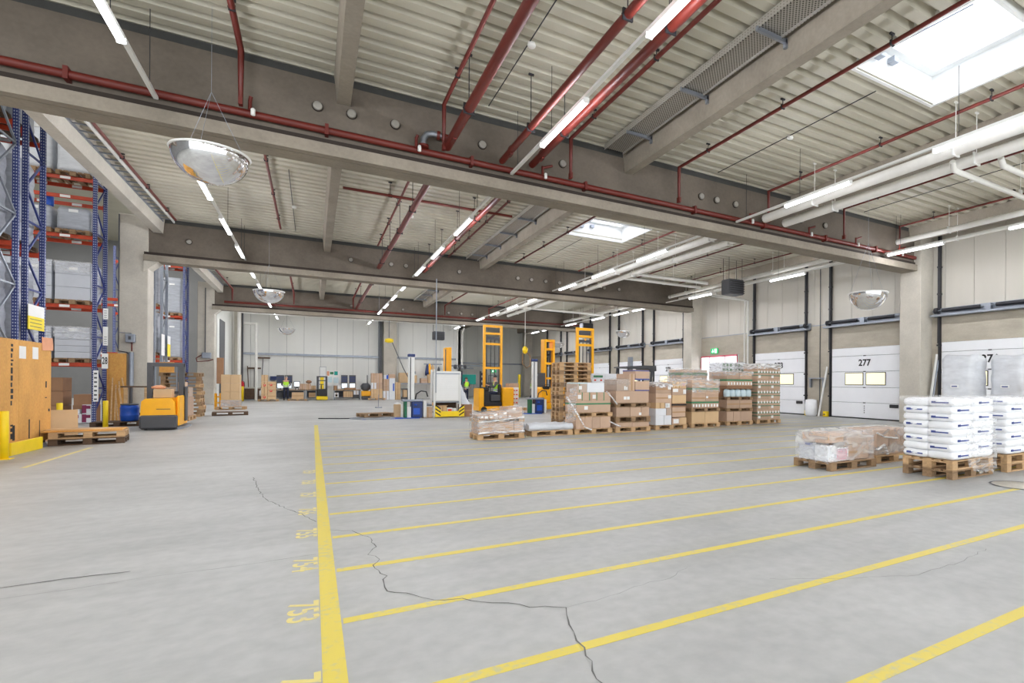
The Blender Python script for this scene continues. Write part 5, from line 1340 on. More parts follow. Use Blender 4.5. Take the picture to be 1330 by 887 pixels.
def rack_frame(x, y0, y1, h, label, m='blue_perf', mb_='blue', start=1):
    t = thing('rack_frame', label, 'rack frame', (x, y0, 0), 0, 'upright frames of the pallet racks')
    d = y1-y0
    for yy in (0.05, d-0.05):
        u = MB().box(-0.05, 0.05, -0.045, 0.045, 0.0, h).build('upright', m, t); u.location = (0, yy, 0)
        MB().box(-0.08, 0.08, yy-0.07, yy+0.07, 0.0, 0.012).build('base_plate', mb_, t)
    z = 0.3; k = start
    while z < h-0.9:
        a, b = (0.07, d-0.07) if k % 2 else (d-0.07, 0.07)
        MB().bar((0, a, z), (0, b, z+0.85), 0.035, 0.045).build('brace', mb_, t); z += 0.85; k += 1
        if k % 2 == 0: MB().bar((0, 0.07, z), (0, d-0.07, z), 0.035, 0.045).build('brace', mb_, t)
    return t
_rb = {}
def rack_beam(x0, x1, y, z, label, plates=True):
    L_ = round(x1-x0, 3)
    if L_ not in _rb:
        t = thing('rack_beam', label, 'rack beam', (x0, y, z), 0, 'orange beams of the pallet racks')
        MB().cbox(0, L_, -0.03, 0.03, -0.12, 0.0, 0.006).build('beam', 'orange', t)
        for xx in (0.0, L_): MB().box(xx-0.012 if xx else 0.0, xx if xx else 0.012, -0.045, 0.045, -0.2, 0.03).build('end_connector', 'orange', t)
        _rb[L_] = t
        for k in (0.42, 0.72): MB().box(L_*k, L_*k+0.24, -0.034, -0.03, -0.1, -0.02).build('location_label', 'paper', t)
        return t
    return dup(_rb[L_], (x0, y, z), 0, label)
_wl = {}
def wrapped_load(x0, x1, y0, y1, z, h, label, m='silverwrap', group=None, layers=0):
    w, d = round(x1-x0, 2), round(y1-y0, 2); key = (w, d, round(h, 2), m, layers)
    if key not in _wl:
        rnd = random.Random(len(_wl)); mb = MB(); nz = max(5, int(h/0.12)); nu = 24; vs = []
        for k in range(nz+1):
            f = k/nz; zz = h*f
            for a in range(nu):
                t = 2*PI*a/nu; e = 0.22
                cx = math.copysign(abs(math.cos(t))**e, math.cos(t)); cy = math.copysign(abs(math.sin(t))**e, math.sin(t))
                q = -0.015 if (layers and (k % max(1, nz//layers) == 0)) else rnd.uniform(-0.008, 0.008)
                if k == nz: q -= 0.05
                vs.append((cx*(w/2-0.01+q), cy*(d/2-0.01+q), zz+rnd.uniform(-0.006, 0.006)*(0 < k < nz)))
        fs = [(k*nu+a, k*nu+(a+1) % nu, (k+1)*nu+(a+1) % nu, (k+1)*nu+a) for k in range(nz) for a in range(nu)]
        fs.append(tuple(nz*nu+a for a in range(nu))); fs.append(tuple(range(nu))[::-1])
        _wl[key] = mb.add(vs, fs, 0, True).mesh('load', m)
    o = link('wrapped_load', _wl[key], None, ((x0+x1)/2, (y0+y1)/2, z)); tag(o, label, 'wrapped load', group)
    if d < 1.5:
        MB().box(-0.1, 0.12, -d/2-0.012, -d/2+0.0, h*0.78, h*0.78+0.09).build('shipping_label', 'paper', o)
    return o
FX = -6.15
rowA = (17.56, 18.66); rowB = (19.05, 20.15); rowC = (24.0, 25.1)
rack_frame(FX, *rowA, 10.5, 'blue perforated end frame with pale braces, nearest pallet rack at left edge', 'blue_perf', 'galv', 0)
rack_frame(FX, *rowB, 10.5, 'blue perforated end frame with blue braces, second pallet rack from the left edge', 'blue_perf', 'blue', 0)
rack_frame(FX, *rowC, 10.5, 'blue end frame of the pallet rack beside the left concrete column', 'blue_perf', 'blue', 1)
for nm, (y0, y1) in (('nearest rack', rowA), ('second rack', rowB), ('rack by the left column', rowC)):
    rack_frame(FX-2.85, y0, y1, 10.5, 'inner blue frame deep inside the %s' % nm, 'blue_perf', 'blue', 1)
LV = {'a': (2.25, 4.75, 7.65), 'b': (2.25, 4.75, 7.65), 'c': (1.98, 3.86, 6.12, 7.38, 7.98)}
for nm, key, (y0, y1) in (('nearest rack', 'a', rowA), ('second rack', 'b', rowB), ('rack by the left column', 'c', rowC)):
    for i, z in enumerate(LV[key]):
        for j, yy in enumerate((y0+0.05, y1-0.05)):
            rack_beam(FX-2.8, FX-0.05, yy, z, 'orange beam, %s level %s side of the %s' % (ORD[i], ('front', 'rear')[j], nm))
# loads in the nearest racks, seen through their end frames
for nm, key, (y0, y1) in (('nearest rack', 'a', rowA), ('second rack', 'b', rowB)):
    for i, z in enumerate(LV[key]):
        for k in range(2):
            x1 = FX-0.12-k*0.92; h = (1.9, 2.1, 1.7)[i]
            lab = '%s level of %s, %s' % (ORD[i], nm, ('end bay', 'one place in')[k])
            pallet(x1-0.4, (y0+y1)/2, z, PI/2, 'rack pallet on the '+lab, 'wood_dark', None, 1.0, False)
            wrapped_load(x1-0.82, x1, y0+0.02, y1-0.02, z+0.146, h, 'grey film wrapped load on the '+lab, 'silverwrap', None, 5)
# loads in the rack beside the column: white cartons under film
Z = LV['c']
for k in range(3):
    x1 = FX-0.1-k*0.9; x0 = x1-0.82
    wh = ('right', 'middle', 'left')[k]
    for i, z in enumerate(Z):
        if i == 3: continue
        zz = z+0.146 if i != 4 else z+0.146
        pallet((x0+x1)/2, (rowC[0]+rowC[1])/2, z, PI/2, '%s rack pallet, %s beam level of the rack by the left column' % (wh, ORD[i]), 'wood_old', None, 1.0, k == 0)
        if i == 2: wrapped_load(x0, x1, 24.0, 25.1, zz, 0.72, '%s flat silver wrapped load on third level beside the left column' % wh, 'silverwrap'); continue
        if i == 4: wrapped_load(x0, x1, 24.0, 25.1, zz, 1.6, '%s tall pale wrapped load on the top level beside the left column' % wh, 'whitewrap'); continue
        n, hh = (5, 0.2) if i == 0 else (3, 0.41)
        for l in range(n):
            carton(x0, x1, 24.02, 25.08, zz+l*hh, zz+(l+1)*hh-0.006, 'carton_pale', '%s white carton layer %s on %s beam level beside left column' % (ORD[l], wh, ('lower', 'second')[i]), False, [(0.32, hh*0.35, 0.2, 0.09)] if l == n-1 else [])
        if k < 2: drape(x0, x1, 24.0, 25.1, zz+n*hh+0.004, zz+n*hh-0.35, 'clear film over the %s white cartons on %s beam level by left column' % (wh, ('lower', 'second')[i]), 'film', 50+i*3+k, 0.05)
# ground level of that rack
for i, (x0, x1, z1, m) in enumerate(((-7.75, -6.95, 0.58, 'carton_dark'), (-7.75, -6.95, 1.05, 'carton_dark'), (-7.75, -6.95, 1.5, 'carton_dark'), (-6.7, -6.25, 0.95, 'carton_dark'))):
    z0 = (0.146, 0.585, 1.055, 0.60)[i]
    carton(x0, x1, 24.3, 25.05, z0, z1-0.004, m, ('bottom big dark carton inside the rack by the left column', 'middle big dark carton inside the rack by the left column', 'top big dark carton inside the rack by the left column', 'dark carton behind the burgundy ones in the rack')[i], False)
pallet(-7.35, 24.6, 0, 0, 'floor pallet under the big dark cartons in the rack', 'wood_dark', None, 1.0, False)
pallet(-6.75, 24.35, 0, 0, 'floor pallet under the burgundy and white cartons', 'wood_dark', None, 1.0, False) if False else None
for i, (a, b, z0) in enumerate(((-6.72, -6.45, 0.02), (-6.44, -6.18, 0.02), (-6.44, -6.18, 0.32))):
    carton(a, b, 24.08, 24.28, z0, z0+0.295, 'carton_white', ('left', 'lower right', 'upper right')[i]+' burgundy and white carton on the floor of the rack', False, [(0.0, 0.02, 0.1, 0.26, 'purple'), (0.1, 0.16, 0.1, 0.1, 'purple')])
carton(-6.62, -6.5, 24.1, 24.28, 0.32, 0.46, 'carton_white', 'small white carton on the burgundy one in the rack', False)
carton(-6.72, -6.2, 24.3, 24.9, 0.02, 0.598, 'carton_dark', 'lower dark carton behind the burgundy ones in the rack', False)
o = MB().lathe([(0.1, 0), (0.12, 0.05), (0.12, 0.3), (0.1, 0.33)], 0, 0, 0, 14).build('plastic_drum', 'drumblue'); o.location = (-7.3, 24.3, 6.99); tag(o, 'small blue drum standing on the silver load in the rack', 'drum')
# signs on the rack
sg = thing('aisle_sign', 'white aisle sign reading 28 fixed to the blue rack upright', 'sign', (-5.87, 23.94, 1.8))
MB().box(-0.075, 0.075, -0.01, 0.01, 0, 0.5).build('sign_plate', 'paper', sg)
text_mesh('sign_number', '28', 0.32, 'ink', sg, (0, -0.012, 0.25), (PI/2, 0, 0), sx=0.42, ext=0.001, bold=0.006)
sg = thing('location_strip', 'long white strip of printed location tags below the 28 sign', 'sign', (-6.08, 23.93, 0.72))
MB().box(-0.06, 0.06, -0.008, 0.008, 0, 1.02).build('sign_plate', 'paper', sg)
b = MB()
for i in range(7): b.box(-0.04, 0.03, -0.011, -0.008, 0.05+i*0.14, 0.1+i*0.14)
b.build('printed_band', 'charcoal', sg)
for z0, z1, lab in ((2.56, 3.18, 'white load notice on the rack upright above the 28 sign'), (3.42, 3.78, 'upper white notice on the rack upright')):
    sg = thing('load_notice', lab, 'sign', (-5.86, 23.94, z0)); MB().box(-0.06, 0.06, -0.006, 0.006, 0, z1-z0).build('sign_plate', 'paper', sg)
    b = MB()
    for i in range(4): b.box(-0.035, 0.035, -0.009, -0.006, 0.06+i*0.07, 0.075+i*0.07)
    b.build('printed_band', 'charcoal', sg)
sg = thing('load_notice', 'white and yellow notice sheet hung on the second rack end frame', 'sign', (-6.04, 18.95, 2.68), PI/2)
MB().box(0, 0.9, -0.008, 0.008, 0.33, 0.62).build('sign_plate', 'paper', sg); MB().box(0, 0.9, -0.009, 0.009, 0.0, 0.33).build('sign_plate', 'paper_yellow', sg)
b = MB()
for i in range(3): b.box(0.08, 0.75, -0.012, -0.009, 0.07+i*0.09, 0.085+i*0.09)
b.build('printed_band', 'charcoal', sg)
# further rack beyond the left column (galvanised frames) and blue one before the next column
for i, (y0, y1) in enumerate(((30.6, 31.7), (33.0, 34.1))):
    rack_frame(FX, y0, y1, 8.5, ('first', 'second')[i]+' grey galvanised rack frame behind the left concrete column', 'galv_perf', 'galv', i)
rack_frame(FX, 38.1, 39.2, 8.5, 'blue rack frame just before the farther left column', 'blue_perf', 'blue', 0)
rack_frame(FX-2.85, 38.1, 39.2, 8.5, 'inner blue frame of the farther rack row', 'blue_perf', 'blue', 1)
for i, z in enumerate((2.55, 5.0, 7.75)):
    for j, yy in enumerate((38.15, 39.15)): rack_beam(FX-2.8, FX-0.05, yy, z, 'orange beam, %s level %s side of the farther rack' % (ORD[i], ('front', 'rear')[j]))
    for k in range(2):
        x1 = FX-0.1-k*0.92
        pallet(x1-0.41, 38.65, z, PI/2, 'rack pallet, %s level place %d of the farther rack' % (ORD[i], k+1) if False else '%s rack pallet on %s level of the farther rack' % (('right', 'left')[k], ORD[i]), 'wood_old', None, 1.0, False)
        wrapped_load(x1-0.84, x1, 38.12, 39.18, z+0.146, (2.1, 1.95, 1.2)[i], '%s pale wrapped load on %s level of the farther rack' % (('right', 'left')[k], ORD[i]), 'silverwrap', None, 9)
for i, z in enumerate((2.6, 4.9)):
    for j, yy in enumerate((30.65, 33.05)):
        rack_beam(FX-2.8, FX-0.05, yy, z, 'orange beam, %s level %s one behind the left column' % (ORD[i], ('near', 'far')[j]))
        pallet(FX-0.55, yy+0.5, z, PI/2, 'rack pallet, %s level %s row behind the left column' % (ORD[i], ('near', 'far')[j]), 'wood_old', None, 1.0, False)
        wrapped_load(FX-0.97, FX-0.12, yy, yy+1.0, z+0.146, 1.9, 'pale wrapped load, %s level %s row behind the left column' % (ORD[i], ('near', 'far')[j]), 'silverwrap', None, 7)
for i, (m, y, lab) in enumerate((('paper', 33.0, 'white notice strip on the galvanised rack frame'), ('paper_yellow', 34.2, 'white and yellow notice on the galvanised rack frame'))):
    sg = thing('load_notice', lab, 'sign', (-6.08, y, 2.6)); MB().box(-0.006, 0.006, -0.3, 0.3, 0, 0.6).build('sign_plate', m, sg); MB().box(-0.006, 0.006, -0.3, 0.3, 0.6, 1.0).build('sign_plate', 'paper', sg)

# ================================================================== PLYWOOD CRATE
t = thing('plywood_crate', 'large plywood crate with black stencil marks behind the yellow kick board', 'crate', (-5.05, 12.4, 0))
for i in range(3): MB().cbox(-0.02, 0.0, i*1.533, (i+1)*1.533-0.006, 0.1, 2.2, 0.004).build('side_panel', 'osb', t)
MB().cbox(-0.9, -0.02, 4.58, 4.6, 0.1, 2.2, 0.004).build('end_panel', 'osb', t)
MB().cbox(-0.9, -0.02, 0.0, 0.02, 0.1, 2.2, 0.004).build('end_panel', 'osb', t)
MB().box(-0.9, 0.0, 0.0, 4.6, 2.2, 2.22).build('lid', 'osb', t)
for i in range(5): MB().cbox(-0.9, -0.03, 0.1+i*1.05, 0.22+i*1.05, 0, 0.1, 0.005).build('skid', 'wood_dark', t)
rnd = random.Random(3); b = MB(); z = 2.12
while z > 0.35:
    h = rnd.uniform(0.03, 0.12)
    if not 1.12 < z < 1.2 and not (0.55 < z < 0.9): b.box(0.0005, 0.003, 2.72, 2.72+rnd.uniform(0.05, 0.11), z-h, z)
    z -= h+0.035
b.build('stencil_marks', 'ink', t)
for y, z, w, h in ((4.3, 1.25, 0.06, 0.14), (4.28, 1.02, 0.09, 0.02), (4.45, 0.72, 0.07, 0.06), (3.5, 0.2, 0.05, 0.4), (2.8, 0.22, 0.1, 0.3), (4.0, 0.2, 0.03, 0.35)):
    MB().box(0.0005, 0.003, y, y+w, z, z+h).build('dark_stain', 'ink', t)
for y, z, w, h in ((3.06, 1.85, 0.29, 0.25), (3.65, 1.86, 0.27, 0.25)): MB().box(0.001, 0.005, y, y+w, z, z+h).build('paper_notice', 'paper', t)
MB().add([(0.01, 4.1, 2.06), (0.02, 4.64, 2.08), (0.004, 4.65, 2.36), (0.004, 4.1, 2.35), (0.005, 4.1, 2.06), (0.015, 4.64, 2.08), (-0.001, 4.65, 2.36), (-0.001, 4.1, 2.35)], [(0, 1, 2, 3), (7, 6, 5, 4), (0, 4, 5, 1), (1, 5, 6, 2), (2, 6, 7, 3), (3, 7, 4, 0)]).build('salmon_sheet', 'paper_pink', t)
def guard_post(x, y, z, label):
    t = thing('guard_post', label, 'post', (x, y, 0), 0, 'yellow impact posts at the racks')
    MB().lathe([(0.06, 0.012), (0.06, z-0.01), (0.05, z)], 0, 0, 0, 16).build('post', 'safety', t)
    MB().box(-0.1, 0.1, -0.1, 0.1, 0, 0.012).build('base_plate', 'safety', t)
guard_post(-4.72, 13.9, 0.86, 'yellow guard post at the left edge in front of the plywood crate')
guard_post(-5.55, 19.2, 0.83, 'yellow guard post behind the leaning cardboard sheet')
guard_post(-5.2, 21.3, 0.82, 'yellow guard post beside the rack upright with the 28 sign')
t = thing('kick_rail', 'low yellow kick board on the floor along the plywood crate', 'guard rail', (-4.82, 14.42, 0))
MB().cbox(-0.02, 0.02, 0, 1.35, 0.0, 0.24, 0.006).build('rail_board', 'safety', t)
t = thing('floor_rail', 'bare steel rail on the floor under the plywood crate', 'guard rail', (-4.88, 13.95, 0))
MB().box(-0.03, 0.03, 0, 2.2, 0.0, 0.05).box(-0.012, 0.012, 0, 2.2, 0.05, 0.09).build('rail_bar', 'galv', t)
# two stacked pallets with board on top
pallet(-4.3, 16.62, 0.0, 0.12, 'dark lower pallet of the pair beside the plywood crate', 'wood_dark')
pallet(-4.3, 16.62, 0.1445, 0.14, 'upper pallet of the pair beside the plywood crate', 'wood')
o = MB().cbox(-0.66, 0.60, -0.36, 0.38, 0, 0.025, 0.004).build('plywood_board', 'osb'); o.location = (-4.34, 16.62, 0.29); o.rotation_euler = (0, 0, 0.1); tag(o, 'plywood board lying on the pair of pallets by the crate', 'board')
o = MB().cbox(-0.5, 0.45, -0.2, 0.25, 0, 0.012, 0.003).build('cardboard_sheet', 'carton_tan'); o.location = (-4.5, 16.7, 0.317); o.rotation_euler = (0, 0, -0.1); tag(o, 'cardboard sheet lying on the plywood board', 'cardboard')
o = MB().box(-0.27, 0.27, -0.008, 0.008, 0, 0.72).build('cardboard_sheet', 'carton_tan'); o.location = (-4.97, 17.32, 0.02); o.rotation_euler = (-0.22, 0, 0.35); tag(o, 'tan cardboard sheet leaning beside the crate corner', 'cardboard')
# plywood panel, leaning planks, drum, column boxes
o = MB().box(-0.3, 0.3, -0.012, 0.012, 0, 2.36).build('plywood_board', 'osb'); o.location = (-5.92, 25.2, 0.0); tag(o, 'narrow plywood sheet standing behind the 28 sign', 'board')
for i in range(6):
    q = MB().bar((-5.72+i*0.11, 23.95-0.06*i, 0.02), (-5.95+i*0.045+0.05*(i % 2), 25.08-0.03*i, 1.5-0.12*((i*2) % 5)), 0.035, 0.02).build('plank', 'wood'); tag(q, '%s thin wooden plank leaning at the left concrete column' % ORD1[i]+' from left', 'plank', 'thin planks leaning at the left column')
pallet(-5.15, 22.5, 0, 0, 'dark floor pallet carrying the blue drum', 'wood_dark')
t = thing('plastic_drum', 'blue plastic drum with dark lid beside the pallet stacker', 'drum', (-4.92, 22.42, 0.146))
MB().lathe([(0.19, 0), (0.215, 0.04), (0.22, 0.16), (0.228, 0.18), (0.22, 0.2), (0.22, 0.38), (0.228, 0.4), (0.215, 0.44), (0.2, 0.52)], 0, 0, 0, 28).build('barrel', 'drumblue', t)
MB().lathe([(0.212, 0.50), (0.22, 0.515), (0.212, 0.54), (0.16, 0.545)], 0, 0, 0, 28).build('lid', 'charcoal', t)
t = thing('wooden_trestle', 'wooden trestle standing behind the blue drum', 'trestle', (-5.1, 23.9, 0))
for dx in (-0.3, 0.22): MB().cbox(dx, dx+0.09, 0, 0.06, 0.0, 1.18, 0.006).build('upright_batten', 'wood', t)
MB().cbox(-0.38, 0.36, 0.0, 0.06, 1.18, 1.23, 0.006).build('top_batten', 'wood_dark', t)
MB().cbox(-0.2, 0.2, 0.0, 0.05, 0.25, 0.33, 0.006).build('cross_batten', 'wood_dark', t)
t = thing('switch_box', 'grey switch box with conduit on the left concrete column', 'switch box', (-5.52, 25.22, 2.75))
MB().cbox(-0.13, 0.13, -0.1, 0.08, 0, 0.3, 0.02).build('casing', 'galv', t)
MB().box(-0.04, 0.03, -0.125, -0.1, 0.1, 0.22).build('switch', 'charcoal', t)
MB().tube([(0.03, 0, 0), (0.03, 0, -0.3)], 0.02, 8).build('conduit_stub', 'red_pipe', t)
MB().tube([(0.02, -0.02, -0.34), (0.02, -0.02, -1.55)], 0.075, 14).build('sleeve', 'galv', t)
MB().tube([(0.02, -0.02, -1.55), (0.02, -0.02, -2.2)], 0.04, 10).build('lower_pipe', 'charcoal', t)
MB().tube([(-0.33, 0.04, 4.5), (-0.33, 0.04, 0.35), (-0.33, 0.04, -0.3), (-0.1, 0.0, -0.34), (-0.05, 0.0, -0.4)], 0.02, 8).build('conduit_run', 'charcoal', t)
MB().tube([(-0.3, 0.04, 0.35), (0.0, 0.02, 0.33), (0.03, 0, 0.3)], 0.014, 8).build('conduit_run', 'galv', t)
t = thing('switch_box', 'grey valve box with looped cable on the farther left column', 'switch box', (-5.45, 40.2, 2.75))
MB().cbox(-0.2, 0.25, -0.12, 0.08, 0, 0.35, 0.03).build('casing', 'galv', t)
MB().tube([(-0.2, -0.05, 0.2), (-0.45, -0.08, 0.0), (-0.4, -0.08, -0.2), (0.1, -0.08, -0.15), (0.35, -0.05, -0.05)], 0.03, 8).build('cable', 'red_pipe', t)
MB().tube([(-0.05, 0.05, 0.35), (-0.05, 0.05, 4.2)], 0.025, 8).build('conduit_run', 'charcoal', t)

# ================================================================== EMPTY PALLET PILE / TAN CARTONS AT LEFT
rnd = random.Random(8)
for k in range(12):
    if k < 9: pallet(-4.35+rnd.uniform(-0.05, 0.05), 27.1+rnd.uniform(-0.05, 0.05), k*0.1445, rnd.uniform(-0.06, 0.06), '%s empty pallet from floor in the pile behind the pallet stacker' % ORD1[k], ('wood', 'wood_old')[k % 2], 'empty pallets in the pile behind the stacker')
    else: pallet(-4.42+rnd.uniform(-0.08, 0.08), 27.1+rnd.uniform(-0.08, 0.08), k*0.1445, rnd.uniform(-0.1, 0.1), '%s darker pallet from floor on the pile behind the pallet stacker' % ORD1[k], 'wood_old', 'empty pallets in the pile behind the stacker')
o = MB().cbox(-0.35, 0.1, -0.02, 0.02, 0, 0.4, 0.005).build('plywood_board', 'osb'); o.location = (-4.75, 27.1, 1.735); tag(o, 'small plywood board standing on the pallet pile', 'board')
TX = -3.84
pallet(-3.46, 33.0, 0, 0, 'pallet under the tall tan carton stack')
for l in range(4):
    for i in range(2):
        a = TX+i*0.37; z0 = 0.146+(0 if l == 0 else 0.33+(l-1)*0.42); z1 = z0+(0.325 if l == 0 else 0.415)
        carton(a, a+0.365, 32.62, 33.4, z0, z1, 'carton_grey' if l == 0 else 'carton_tan', '%s tan carton, %s layer of the stack left of far corner' % (('left', 'right')[i], ORD[l]), False)
drape(TX, TX+0.74, 32.6, 33.42, 0.475, 0.16, 'grey film round the foot of the tan carton stack', 'film', 61, 0.0, 'flr')
pallet(-2.93, 27.6, 0.0, 0.1, 'empty flat pallet lying in front of the tan carton stack', 'wood_dark')
t = thing('yellow_frame', 'yellow tube barrier standing left of the tan carton stack', 'barrier', (-4.15, 33.35, 0))
for dx in (0.0, 0.2): MB().tube([(dx, 0, 0), (dx, 0, 0.78), (dx, 0.35, 0.78), (dx, 0.35, 0)], 0.035, 8).build('tube_frame', 'truckyellow', t)
MB().box(-0.02, 0.22, -0.02, 0.02, 0.3, 0.36).box(-0.02, 0.22, -0.02, 0.02, 0.6, 0.66).build('cross_bar', 'truckyellow', t)
o = MB().cbox(-0.16, 0.16, -0.1, 0.1, 0, 1.55, 0.01).build('hanging_board_bundle', 'carton_dark'); o.location = (-4.75, 40.0, 1.25); tag(o, 'brown bundle of boards hanging on the farther left column', 'boards')
t = thing('guard_post', 'yellow post by the fire extinguisher at the far left', 'post', (-4.25, 46.0, 0)); MB().lathe([(0.12, 0), (0.12, 1.0), (0.1, 1.04)], 0, 0, 0, 14).build('post', 'safety', t)
# ================================================================== FAR BENCHES
def bench(x0, x1, y0, y1, label):
    t = thing('packing_bench', label, 'workbench', (x0, y0, 0))
    w, d = x1-x0, y1-y0
    MB().cbox(0, w, 0, d, 0.74, 0.80, 0.01).build('worktop', 'wood_old', t)
    for a in (0.03, w-0.09):
        for b in (0.05, d-0.11): MB().box(a, a+0.06, b, b+0.06, 0, 0.74).build('leg', 'galv', t)
    MB().box(0.03, w-0.03, d-0.1, d-0.08, 0.1, 0.7).build('back_panel', 'charcoal', t)
    MB().box(0.05, w-0.05, 0.2, d-0.1, 0.16, 0.19).build('lower_shelf', 'galv', t)
    return t
bench(-2.4, -0.5, 47.75, 48.6, 'left packing bench against the far wall')
bench(-0.46, 0.3, 47.75, 48.6, 'short packing bench left of the small yellow stacker')
bench(1.4, 3.3, 47.4, 48.3, 'right packing bench with two monitors against the far wall')
def monitor(x, y, z, w, h, label):
    t = thing('monitor_stand', label, 'monitor', (x, y, z), 0, 'monitors on the far benches')
    MB().cbox(0, w, 0, 0.06, 0.08, h, 0.01).build('upper_panel', 'charcoal', t)
    MB().box(0.05, w-0.05, -0.008, 0.0, 0.12, h*0.42).build('display', 'screen', t)
    b = MB()
    for i in range(3): b.box(0.03, w-0.03, -0.006, 0.0, h*0.55+i*h*0.13, h*0.62+i*h*0.13)
    b.build('shelf_slots', 'deepblue', t)
    MB().box(w*0.3, w*0.7, -0.05, 0.12, 0.0, 0.012).box(w*0.45, w*0.55, 0.0, 0.05, 0.0, 0.1).build('foot', 'black', t)
monitor(-2.33, 48.15, 0.8, 0.48, 1.08, 'left monitor panel on the left packing bench')
monitor(-1.83, 48.15, 0.8, 0.5, 1.08, 'right monitor panel on the left packing bench')
monitor(1.93, 47.9, 0.8, 0.46, 1.14, 'left monitor panel on the right packing bench')
monitor(2.49, 47.9, 0.8, 0.47, 1.14, 'right monitor panel on the right packing bench')
t = thing('wall_screen', 'small dark screen left of the packing bench monitors', 'screen', (-2.8, 49.3, 1.5)); MB().cbox(0, 0.42, 0, 0.15, 0, 0.3, 0.01).build('casing', 'deepblue', t)
t = thing('office_screen', 'white computer screen with dark frame on the left packing bench', 'monitor', (-1.24, 48.1, 0.8))
MB().cbox(0, 0.42, 0, 0.05, 0.15, 0.62, 0.01).build('frame', 'charcoal', t); MB().box(0.04, 0.38, -0.006, 0, 0.22, 0.58).build('display', 'screen', t); MB().box(0.12, 0.3, -0.05, 0.1, 0, 0.02).box(0.18, 0.24, 0, 0.05, 0, 0.16).build('foot', 'black', t)
t = thing('label_printer', 'small black label printer on the left packing bench', 'printer', (-1.12, 47.85, 0.8)); MB().cbox(0, 0.2, 0, 0.2, 0, 0.2, 0.03).build('casing', 'black', t); MB().box(0.05, 0.15, -0.05, 0.0, 0.0, 0.1).build('paper_roll', 'paper', t)
BC = [(-0.85, -0.48, 47.8, 48.3, 0.802, 1.24, 'carton', 'brown carton on bench right of the office screen'), (-0.46, -0.12, 47.8, 48.3, 0.802, 1.25, 'carton', 'upright brown carton with bag on the short bench'), (-0.1, 0.22, 47.9, 48.3, 0.802, 1.1, 'carton_tan', 'tan carton at the right end of the short bench'),
      (-0.25, 0.2, 47.7, 48.3, 0.2, 0.55, 'carton_tan', 'tan carton on the shelf below the short bench'), (1.42, 1.62, 47.5, 48.0, 0.802, 1.1, 'carton_dark', 'dark carton at the left end of the right packing bench'), (2.15, 2.95, 47.45, 47.8, 0.802, 0.95, 'carton_dark', 'flat dark carton below the right bench monitors'),
      (2.08, 2.44, 47.42, 48.0, 0.2, 0.66, 'carton_tan', 'left tan carton on the shelf below the right packing bench'), (2.45, 2.74, 47.42, 48.0, 0.2, 0.66, 'carton_tan', 'right tan carton on the shelf below the right packing bench'), (2.8, 3.15, 47.42, 47.9, 0.4, 0.7, 'carton_white', 'white carton on the shelf at right end of right bench'), (1.45, 1.75, 47.42, 47.9, 0.2, 0.55, 'carton_white', 'white carton with dark print below the right packing bench')]
for a, b, c, d, e, f_, m, lab in BC: carton(a, b, c, d, e, f_, m, lab, True, [(0.08, 0.08, 0.14, 0.14, 'ink')] if 'dark print' in lab else [])
MB_ = MB().box(2.8, 3.15, 47.42, 47.9, 0.19, 0.4); tag(MB_.build('storage_box', 'charcoal'), 'dark storage box under the white carton on right bench shelf', 'box')
o = MB().lathe([(0.07, 0), (0.12, 0.02), (0.14, 0.33)], 0, 0, 0, 14).build('waste_bin', 'paper'); o.location = (1.78, 47.6, 0.802); tag(o, 'white bucket standing on the right packing bench', 'bucket')
o = MB().lathe([(0.02, 0), (0.18, 0.05), (0.2, 0.15), (0.08, 0.26)], 0, 0, 0, 12).build('brown_bag', 'carton_dark'); o.location = (-0.25, 48.05, 1.255); tag(o, 'crumpled brown bag on the upright bench carton', 'bag')
MB_ = MB().cbox(-2.3, -1.95, 47.85, 48.4, 0.2, 0.6, 0.02); tag(MB_.build('storage_box', 'charcoal'), 'dark box on the shelf below the left packing bench', 'box')
# cartons with red labels left of the bench
pallet(-2.68, 45.6, 0, 0, 'pallet under the cartons with red labels by the far wall')
XS = ((-3.08, -2.72), (-2.70, -2.24))
for c, (a, b) in enumerate(XS):
    hs = (0.146, 0.56, 0.98, 1.40, 1.86) if c == 0 else (0.146, 0.58, 1.0, 1.40)
    for l in range(len(hs)-1):
        pp = [(0.12, 0.08, 0.14, 0.14, 'redprint'), (0.15, 0.14, 0.06, 0.06)] if l in ((0, 1, 2) if c == 0 else (1, 2)) and not (c == 0 and l == 1) else []
        carton(a, b, 45.22, 45.98, hs[l], hs[l+1]-0.006, 'carton_tan', '%s carton, %s layer of the red labelled stack by far wall' % (('left', 'right')[c], ORD[l]), True, pp)
# orange carton on a pallet in front of the bench
pallet(-0.95, 46.4, 0, 0, 'low pallet under the single tan carton before the left bench', 'wood', None, 0.8)
carton(-1.3, -0.56, 46.05, 46.8, 0.118, 0.6, 'carton_tan', 'single wide tan carton standing before the left packing bench', True)
